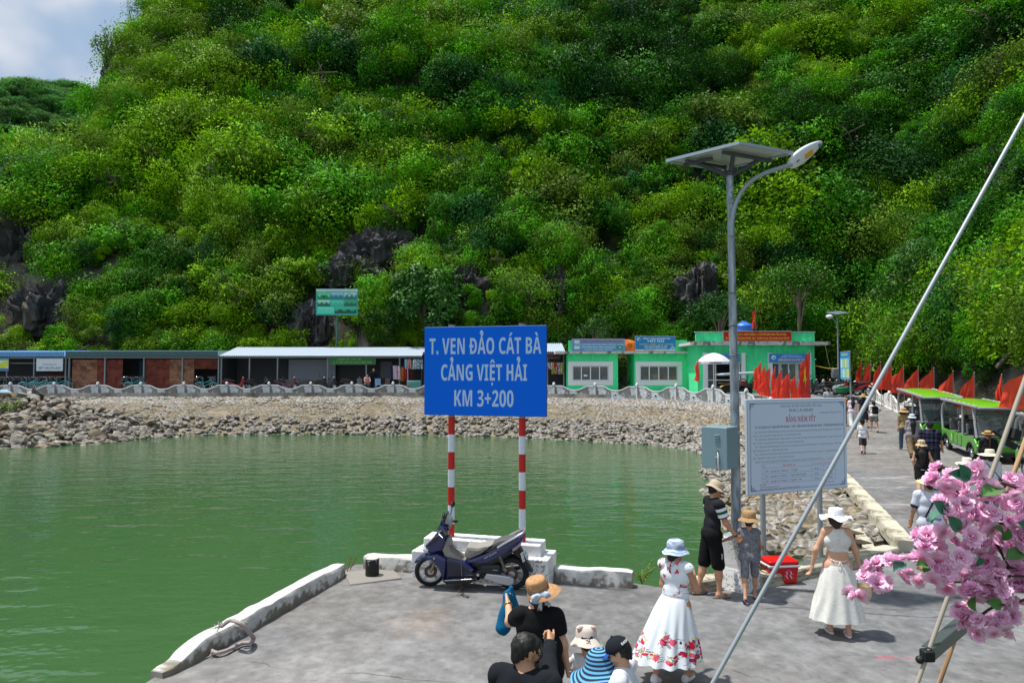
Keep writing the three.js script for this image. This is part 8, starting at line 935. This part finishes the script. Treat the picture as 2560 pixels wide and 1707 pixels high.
// ================================================================ GREEN ELECTRIC CARTS (x across, z forwards)
{
  const green = phys('#469c0c', 0.28, { clearcoat: 0.6, clearcoatRoughness: 0.15 }), trimG = mat('#8d949a', 0.5), pil = mat('#aab0b6', 0.4, { metalness: 0.3 }), seat = mat('#5d6062', 0.8), roofG = phys('#72b41c', 0.35, { clearcoat: 0.5 }), tint = phys('#b8c6c6', 0.03, { transmission: 0.85, thickness: 0 }), sideTex = canvasTex(128, 128, (x) => { x.fillStyle = '#4fae08'; x.fillRect(0, 0, 128, 128); x.fillStyle = '#c9d6c0'; x.beginPath(); x.ellipse(64, 64, 34, 52, 0, 0, 7); x.fill(); x.fillStyle = '#d08a5a'; x.beginPath(); x.arc(56, 44, 16, 0, 7); x.fill(); x.fillStyle = '#5a8ac0'; x.fillRect(44, 68, 40, 30); }), logo = canvasTex(64, 64, (x) => { x.fillStyle = '#4fae08'; x.fillRect(0, 0, 64, 64); x.fillStyle = '#2a9fc4'; x.beginPath(); x.arc(32, 32, 26, 0, 7); x.fill(); x.fillStyle = '#d8ecf2'; x.beginPath(); x.arc(30, 30, 12, 0, 7); x.fill(); });
  const L = 4.0, W2 = 1.5, hw = W2 / 2, zf = L / 2, zr = -L / 2;
  function cart(label, pos, turn) {
    const t = thing('electric_cart', label, 'electric cart', pos, turn, 'green electric carts parked beside the road');
    part(t, 'chassis', M(rbox(W2 - 0.06, 0.14, L - 0.3, 0.03, 0, 0.36, 0), rbox(0.06, 0.13, 1.7, 0.02, -hw + 0.02, 0.33, 0.1), rbox(0.06, 0.13, 1.7, 0.02, hw - 0.02, 0.33, 0.1)), mat('#a9adb0', 0.5));
    for (const s of [-1, 1]) { // side skirts with wheel arches
      const ar = (c, r, n = 8) => Array.from({ length: n + 1 }, (_, i) => { const a = PI - i * PI / n; return [c + Math.cos(a) * r, 0.3 + Math.sin(a) * r]; });
      const o = [[zr + 0.1, 0.35], ...ar(zr + 0.62, 0.36), [-0.55, 0.4], ...[], [0.75, 0.4], ...ar(zf - 0.72, 0.36), [zf - 0.1, 0.42], [zf - 0.05, 0.62], [zf - 0.35, 0.84], [zr + 0.1, 0.84]];
      part(t, 'side_panel', slab(o, 0.07, 0.015).rotateY(-PI / 2).translate(s * (hw - 0.02), 0, 0), green); for (let i = 0; i < 3; i++) { const q = part(t, 'step_panel', rbox(0.05, 0.42, 0.36, 0.03, s * (hw + 0.015), 0.63, -0.62 + i * 0.42), green); if (i === 0) part(q, 'sticker', new THREE.PlaneGeometry(0.24, 0.34).rotateY(s * PI / 2).translate(s * (hw + 0.0435), 0.63, -0.62), new THREE.MeshStandardMaterial({ map: sideTex, roughness: 0.5 })); }
      for (const z of [zr + 0.62, zf - 0.72]) part(t, 'wheel_arch', new THREE.TorusGeometry(0.36, 0.035, 6, 20, PI).rotateY(PI / 2).translate(s * (hw + 0.01), 0.3, z), blackM);
      for (const z of [zr + 0.62, zf - 0.72]) { const w = part(t, 'wheel', M(new THREE.TorusGeometry(0.2, 0.085, 10, 26).rotateY(PI / 2).scale(0.95, 1, 1).translate(s * (hw - 0.1), 0.285, z)), rubber); part(w, 'rim', M(place(new THREE.CylinderGeometry(0.16, 0.16, 0.1, 20), s * (hw - 0.08), 0.285, z, 0, 0, PI / 2), ball(0.06, s * (hw - 0.02), 0.285, z, 0.6, 1, 1), Array.from({ length: 6 }, (_, i) => rod([s * (hw - 0.028), 0.285, z], [s * (hw - 0.028), 0.285 + Math.sin(i * 1.047) * 0.14, z + Math.cos(i * 1.047) * 0.14], 0.016, 0.016, 5))), chrome); }
      for (const [z0, z1, y0] of [[zf - 0.28, zf - 0.62, 0.84], [0.35, 0.35, 0.8]]) part(t, 'pillar', rbox(0.07, 1.98 - y0, 0.09, 0.02, s * (hw - 0.05), (1.98 + y0) / 2, (z0 + z1) / 2, Math.atan2(z1 - z0, 1.1)), pil);
      part(t, 'pillar', tube([[s * (hw - 0.04), 0.8, zr + 0.12], [s * (hw - 0.04), 1.4, zr + 0.03], [s * (hw - 0.05), 1.8, zr + 0.14], [s * (hw - 0.08), 2.0, zr + 0.42]], 0.05, 18, 8), pil); part(t, 'grab_bar', rod([s * (hw - 0.05), 1.32, zr + 0.1], [s * (hw - 0.05), 1.32, 0.3], 0.014), blackM);
      part(t, 'mirror', M(rbox(0.03, 0.26, 0.15, 0.012, s * (hw + 0.18), 1.12, zf - 0.15, 0, s * 1.3), tube([[s * (hw - 0.02), 1.5, zf - 0.4], [s * (hw + 0.16), 1.5, zf - 0.2], [s * (hw + 0.18), 1.2, zf - 0.15]], 0.01, 10, 5)), blackM); part(t, 'headlight', ball(0.1, s * 0.52, 0.66, zf - 0.03, 1.2, 0.8, 0.5), phys('#d5dde0', 0.08, { clearcoat: 1 }));
    }
    part(t, 'roof', (() => { const g = grid(18, 26, (u, v) => { const x = (u - 0.5) * 2, z = (v - 0.5) * 2; return [x * (hw + 0.02), 2.02 + 0.1 * (1 - x * x) * (1 - 0.4 * z * z) - 0.05 * z * z * z * z, z * (L / 2 - 0.02)]; }); return g; })(), doubleM(roofG.clone())); part(t, 'roof_trim', M(rbox(0.1, 0.1, L - 0.05, 0.04, hw, 2.0, 0), rbox(0.1, 0.1, L - 0.05, 0.04, -hw, 2.0, 0), rbox(W2, 0.09, 0.1, 0.04, 0, 1.97, zf - 0.03), rbox(W2, 0.09, 0.1, 0.04, 0, 1.97, zr + 0.03), box(W2 - 0.1, 0.02, L - 0.1, 0, 1.97, 0)), trimG);
    part(t, 'roof_rivets', M([-1, 1].map((s) => Array.from({ length: 7 }, (_, i) => ball(0.028, s * (hw - 0.08), 2.05, zr + 0.4 + i * 0.5, 1, 0.4, 2, 8)))), mat('#e2efc0', 0.4));
    part(t, 'windscreen', box(W2 - 0.22, 1.0, 0.012, 0, 1.42, zf - 0.42, -0.3), tint); part(t, 'windscreen_frame', M(rbox(W2 - 0.1, 0.05, 0.05, 0.015, 0, 0.92, zf - 0.27), rbox(W2 - 0.1, 0.05, 0.05, 0.015, 0, 1.9, zf - 0.57)), pil); part(t, 'wiper', M(tube([[-0.3, 0.98, zf - 0.24], [0.05, 1.2, zf - 0.31], [0.38, 1.28, zf - 0.33]], 0.012, 10, 5)), blackM);
    part(t, 'front_panel', slab([[-hw + 0.03, 0.34], [hw - 0.03, 0.34], [hw - 0.03, 0.78], [hw - 0.14, 0.9], [-hw + 0.14, 0.9], [-hw + 0.03, 0.78]], 0.12, 0.05).translate(0, 0, zf - 0.1), green); part(t, 'front_logo', new THREE.CircleGeometry(0.09, 20).translate(0.05, 0.66, zf - 0.035), new THREE.MeshStandardMaterial({ map: logo, roughness: 0.5 })); part(t, 'bumper', M(rbox(W2 - 0.1, 0.16, 0.14, 0.05, 0, 0.33, zf + 0.0)), blackM); part(t, 'dashboard', rbox(W2 - 0.16, 0.22, 0.35, 0.05, 0, 0.92, zf - 0.5), mat('#3a3d40', 0.7));
    part(t, 'steering_wheel', M(place(new THREE.TorusGeometry(0.18, 0.016, 6, 24), 0.3, 1.08, zf - 0.82, -0.6), rod([0.3, 1.08, zf - 0.82], [0.3, 0.9, zf - 0.6], 0.02)), blackM); part(t, 'rear_box', M(rbox(W2 - 0.2, 0.55, 0.16, 0.03, 0, 0.7, zr + 0.04), rbox(W2 - 0.1, 0.1, 0.1, 0.03, 0, 0.38, zr)), blackM);
    for (const z of [zf - 1.28, zf - 2.15, zf - 3.1]) { part(t, 'seat', rbox(W2 - 0.2, 0.14, 0.46, 0.05, 0, 0.76, z), seat); const b = part(t, 'seat_back', rbox(W2 - 0.24, 0.42, 0.1, 0.04, 0, 1.05, z - 0.25, -0.12), seat); part(b, 'hand_rail', tube([[-hw + 0.2, 0.98, z - 0.3], [-hw + 0.22, 1.36, z - 0.33], [0, 1.4, z - 0.34], [hw - 0.22, 1.36, z - 0.33], [hw - 0.2, 0.98, z - 0.3]], 0.014, 22, 6), blackM); part(t, 'seat_base', rbox(W2 - 0.3, 0.28, 0.4, 0.03, 0, 0.56, z), mat('#3a3c3e', 0.8)); }
    return t;
  }
  const ry = -Math.atan2(1.05, 3.8), place3 = (px, Df) => { const x = (px - 1280) / FPX * Df; return V(x + Math.cos(ry) * hw + Math.sin(-ry) * L / 2, roadY(Df + L / 2), -(Df + Math.cos(ry) * L / 2) + 0.2); };
  const tilt = (o, D) => { o.rotation.order = 'YXZ'; o.rotation.x = Math.atan((roadY(D + 4) - roadY(D)) / 4); };
  const a = cart('green roofed electric cart with a driver inside, farthest of the three', place3(2303, 29.6), ry), b = dup(a, place3(2440, 24.9), ry, 'green roofed electric cart in the middle of the parked three'), c = dup(a, place3(2690, 18.6), ry, 'green roofed electric cart cut off by the right edge of the view'); tilt(a, 29.6); tilt(b, 24.9);
  const d = a.localToWorld(V(0.3, 0.42, 0.6)); person('driver in grey shirt seated inside the farthest green cart', d, ry, { h: 1.66, sit: 0.42, legL: [80, 5], legR: [80, 5], armL: [40, 6, 80, -6], armR: [40, 6, 80, -6], res: 0.024, hair: { kind: 'short' }, top: { m: fab('#6d7c84'), loose: 1 }, bottom: { m: fab('#23262c'), reach: 1.9 } });
}
// ================================================================ ARTIFICIAL CHERRY BLOSSOM CLOSE TO THE VIEWER
{
  const petal = (L, w, cup, curl) => grid(4, 5, (u, v) => { const a = (u - 0.5) * 2, wd = w * Math.pow(Math.sin(PI * (0.08 + 0.8 * v)), 0.8), notch = v > 0.95 ? -0.12 * L * (1 - Math.abs(a)) : 0; return [a * wd, cup * L * v * v - curl * L * Math.pow(v, 4) + 0.12 * L * a * a * (1 - v) + 0.04 * L * Math.sin(a * 5 + v * 3) * v, v * L + notch]; });
  const flowerGeo = (seed) => { const r = rng(seed), g = []; for (const [n, L, tilt, w] of [[7, 0.046, 0.15, 0.019], [7, 0.042, 0.5, 0.018], [6, 0.036, 0.9, 0.015], [4, 0.026, 1.2, 0.011]]) for (let i = 0; i < n; i++) { const p = petal(L * (0.85 + r() * 0.3), w * (0.85 + r() * 0.35), 0.18 + r() * 0.3, 0.1 + r() * 0.35); p.rotateX(-tilt - (r() - 0.5) * 0.4); p.rotateZ((r() - 0.5) * 0.5); p.rotateY(i * 2 * PI / n + r() * 0.6 + L * 40); g.push(paint(clean(p), (x, y, z) => { const d = Math.hypot(x, y, z) / 0.046, k = sstep(0.1, 0.6, d); return [mix(0.84, 0.97, k), mix(0.18, 0.66, k), mix(0.42, 0.86, k)]; })); } return Mc(g); };
  const shapes = [1, 2, 3, 4, 5].map(flowerGeo), pm = phys('#ffffff', 0.7, { vertexColors: true, transmission: 0.35, thickness: 0, side: THREE.DoubleSide }), pm2 = pm.clone(); pm2.color.setRGB(0.97, 0.88, 0.95);
  const twig = mat('#4a3a33', 0.85), lfM = [phys([0.05, 0.19, 0.12], 0.5, { side: THREE.DoubleSide, transmission: 0.2, thickness: 0 }), phys([0.07, 0.2, 0.04], 0.5, { side: THREE.DoubleSide, transmission: 0.2, thickness: 0 })];
  const t = thing('cherry_blossom_branch', 'artificial pink cherry blossom branch with green cloth leaves filling the lower right corner', 'blossom branch', at(2600, 1340, 2.6)), o = t.position, r = rng(17);
  const put = (px, py, D) => at(px, py, D).sub(o);
  const br = [[[2640, 1260, 2.6], [2560, 1225, 2.62], [2500, 1205, 2.64], [2430, 1190, 2.66], [2350, 1165, 2.68]], [[2640, 1300, 2.6], [2520, 1310, 2.6], [2420, 1300, 2.62], [2330, 1330, 2.64], [2290, 1340, 2.64]], [[2640, 1390, 2.6], [2520, 1420, 2.62], [2390, 1404, 2.66], [2300, 1398, 2.68], [2225, 1402, 2.7], [2190, 1425, 2.7], [2172, 1440, 2.7]], [[2640, 1450, 2.6], [2530, 1440, 2.6], [2430, 1453, 2.64], [2375, 1454, 2.66], [2300, 1440, 2.68]], [[2640, 1480, 2.58], [2560, 1500, 2.6], [2480, 1520, 2.62], [2430, 1560, 2.64]], [[2525, 1420, 2.62], [2480, 1350, 2.6], [2455, 1370, 2.6], [2460, 1310, 2.6]], [[2560, 1225, 2.62], [2440, 1240, 2.64], [2395, 1262, 2.66]]];
  part(t, 'branch', M(br.map((b, i) => tube(b.map((q) => put(...q)), i === 0 ? 0.0065 : 0.005, 30, 7))), twig);
  const C = [[2345, 1172], [2330, 1200], [2440, 1178], [2458, 1204], [2395, 1216], [2420, 1234], [2362, 1230], [2484, 1220], [2540, 1205], [2556, 1228], [2352, 1256], [2398, 1270], [2440, 1290], [2412, 1302], [2480, 1286], [2510, 1302], [2550, 1280], [2528, 1258], [2300, 1338], [2328, 1346], [2350, 1330], [2376, 1352], [2402, 1330], [2432, 1346], [2460, 1334], [2490, 1342], [2520, 1328], [2552, 1350], [2420, 1370], [2450, 1382], [2480, 1368], [2400, 1392], [2512, 1382], [2542, 1392], [2432, 1412], [2460, 1420], [2490, 1412], [2522, 1432], [2552, 1420], [2176, 1424], [2196, 1413], [2162, 1440], [2190, 1450], [2210, 1465], [2184, 1470], [2236, 1408], [2280, 1402], [2306, 1398], [2274, 1440], [2260, 1452], [2300, 1456], [2332, 1416], [2352, 1430], [2370, 1426], [2336, 1456], [2366, 1462], [2149, 1494], [2430, 1472], [2455, 1482], [2480, 1466], [2440, 1500], [2475, 1502], [2510, 1492], [2540, 1482], [2550, 1512], [2410, 1532], [2426, 1546], [2452, 1556], [2480, 1562], [2500, 1550], [2530, 1542], [2452, 1582], [2490, 1586], [2520, 1576], [2300, 1352], [2316, 1368], [2345, 1370], [2390, 1290], [2470, 1310], [2540, 1320], [2430, 1258], [2500, 1252], [2370, 1205], [2560, 1310], [2560, 1380], [2556, 1456], [2500, 1460], [2465, 1445], [2530, 1510], [2420, 1440]];
  for (let i = C.length - 1; i > 0; i--) for (let q = 0; q < 2; q++) if (r() < (C[i][0] > 2320 ? 0.8 : 0.35)) C.push([C[i][0] + (r() - 0.5) * 44, C[i][1] + (r() - 0.5) * 32]);
  C.forEach(([px, py], i) => { const D = 2.62 + (r() - 0.5) * 0.2, f = part(t, 'flower', shapes[i % 5], i % 3 ? pm : pm2); f.position.copy(put(px + (r() - 0.5) * 6, py + (r() - 0.5) * 6, D)); f.rotation.set(0.6 + (r() - 0.5) * 2.0, r() * 6.28, (r() - 0.5) * 1.8, 'YXZ'); f.scale.setScalar(0.64 + r() * 0.28); });
  const leaf = grid(6, 10, (u, v) => { const a = (u - 0.5) * 2, w = 0.026 * Math.pow(Math.sin(PI * Math.min(0.98, 0.03 + v * 0.95)), 0.9); return [a * w, 0.012 * Math.abs(a) + 0.02 * Math.sin(v * 2.2), v * 0.088]; });
  for (const [px, py, tx, ty, m, s] of [[2330, 1310, 2375, 1288, 0, 1], [2366, 1288, 2386, 1318, 0, 0.9], [2330, 1250, 2356, 1276, 0, 0.9], [2394, 1158, 2400, 1196, 0, 1], [2368, 1184, 2412, 1196, 0, 0.9], [2452, 1246, 2500, 1232, 1, 1.1], [2482, 1318, 2498, 1338, 1, 0.7], [2520, 1318, 2505, 1340, 1, 0.7], [2540, 1304, 2566, 1322, 0, 0.9], [2445, 1388, 2432, 1402, 0, 0.8], [2515, 1402, 2550, 1392, 1, 1], [2556, 1398, 2572, 1424, 1, 1], [2290, 1414, 2312, 1422, 1, 0.7], [2234, 1430, 2258, 1420, 0, 0.8], [2444, 1530, 2452, 1502, 1, 0.9], [2462, 1502, 2490, 1510, 1, 0.8], [2310, 1434, 2320, 1426, 1, 0.5]]) { const a = put(px, py, 2.5), b = put(tx, ty, 2.54), l = part(t, 'leaf', leaf, lfM[m]); l.position.copy(a); l.quaternion.setFromUnitVectors(V(0, 0, 1), b.clone().sub(a).normalize()); l.rotateZ(0.5 + (r() - 0.5)); l.scale.set(s, s, clamp(a.distanceTo(b) / 0.088, 0.5, 1.4)); }
}
renderer.render(scene, camera);
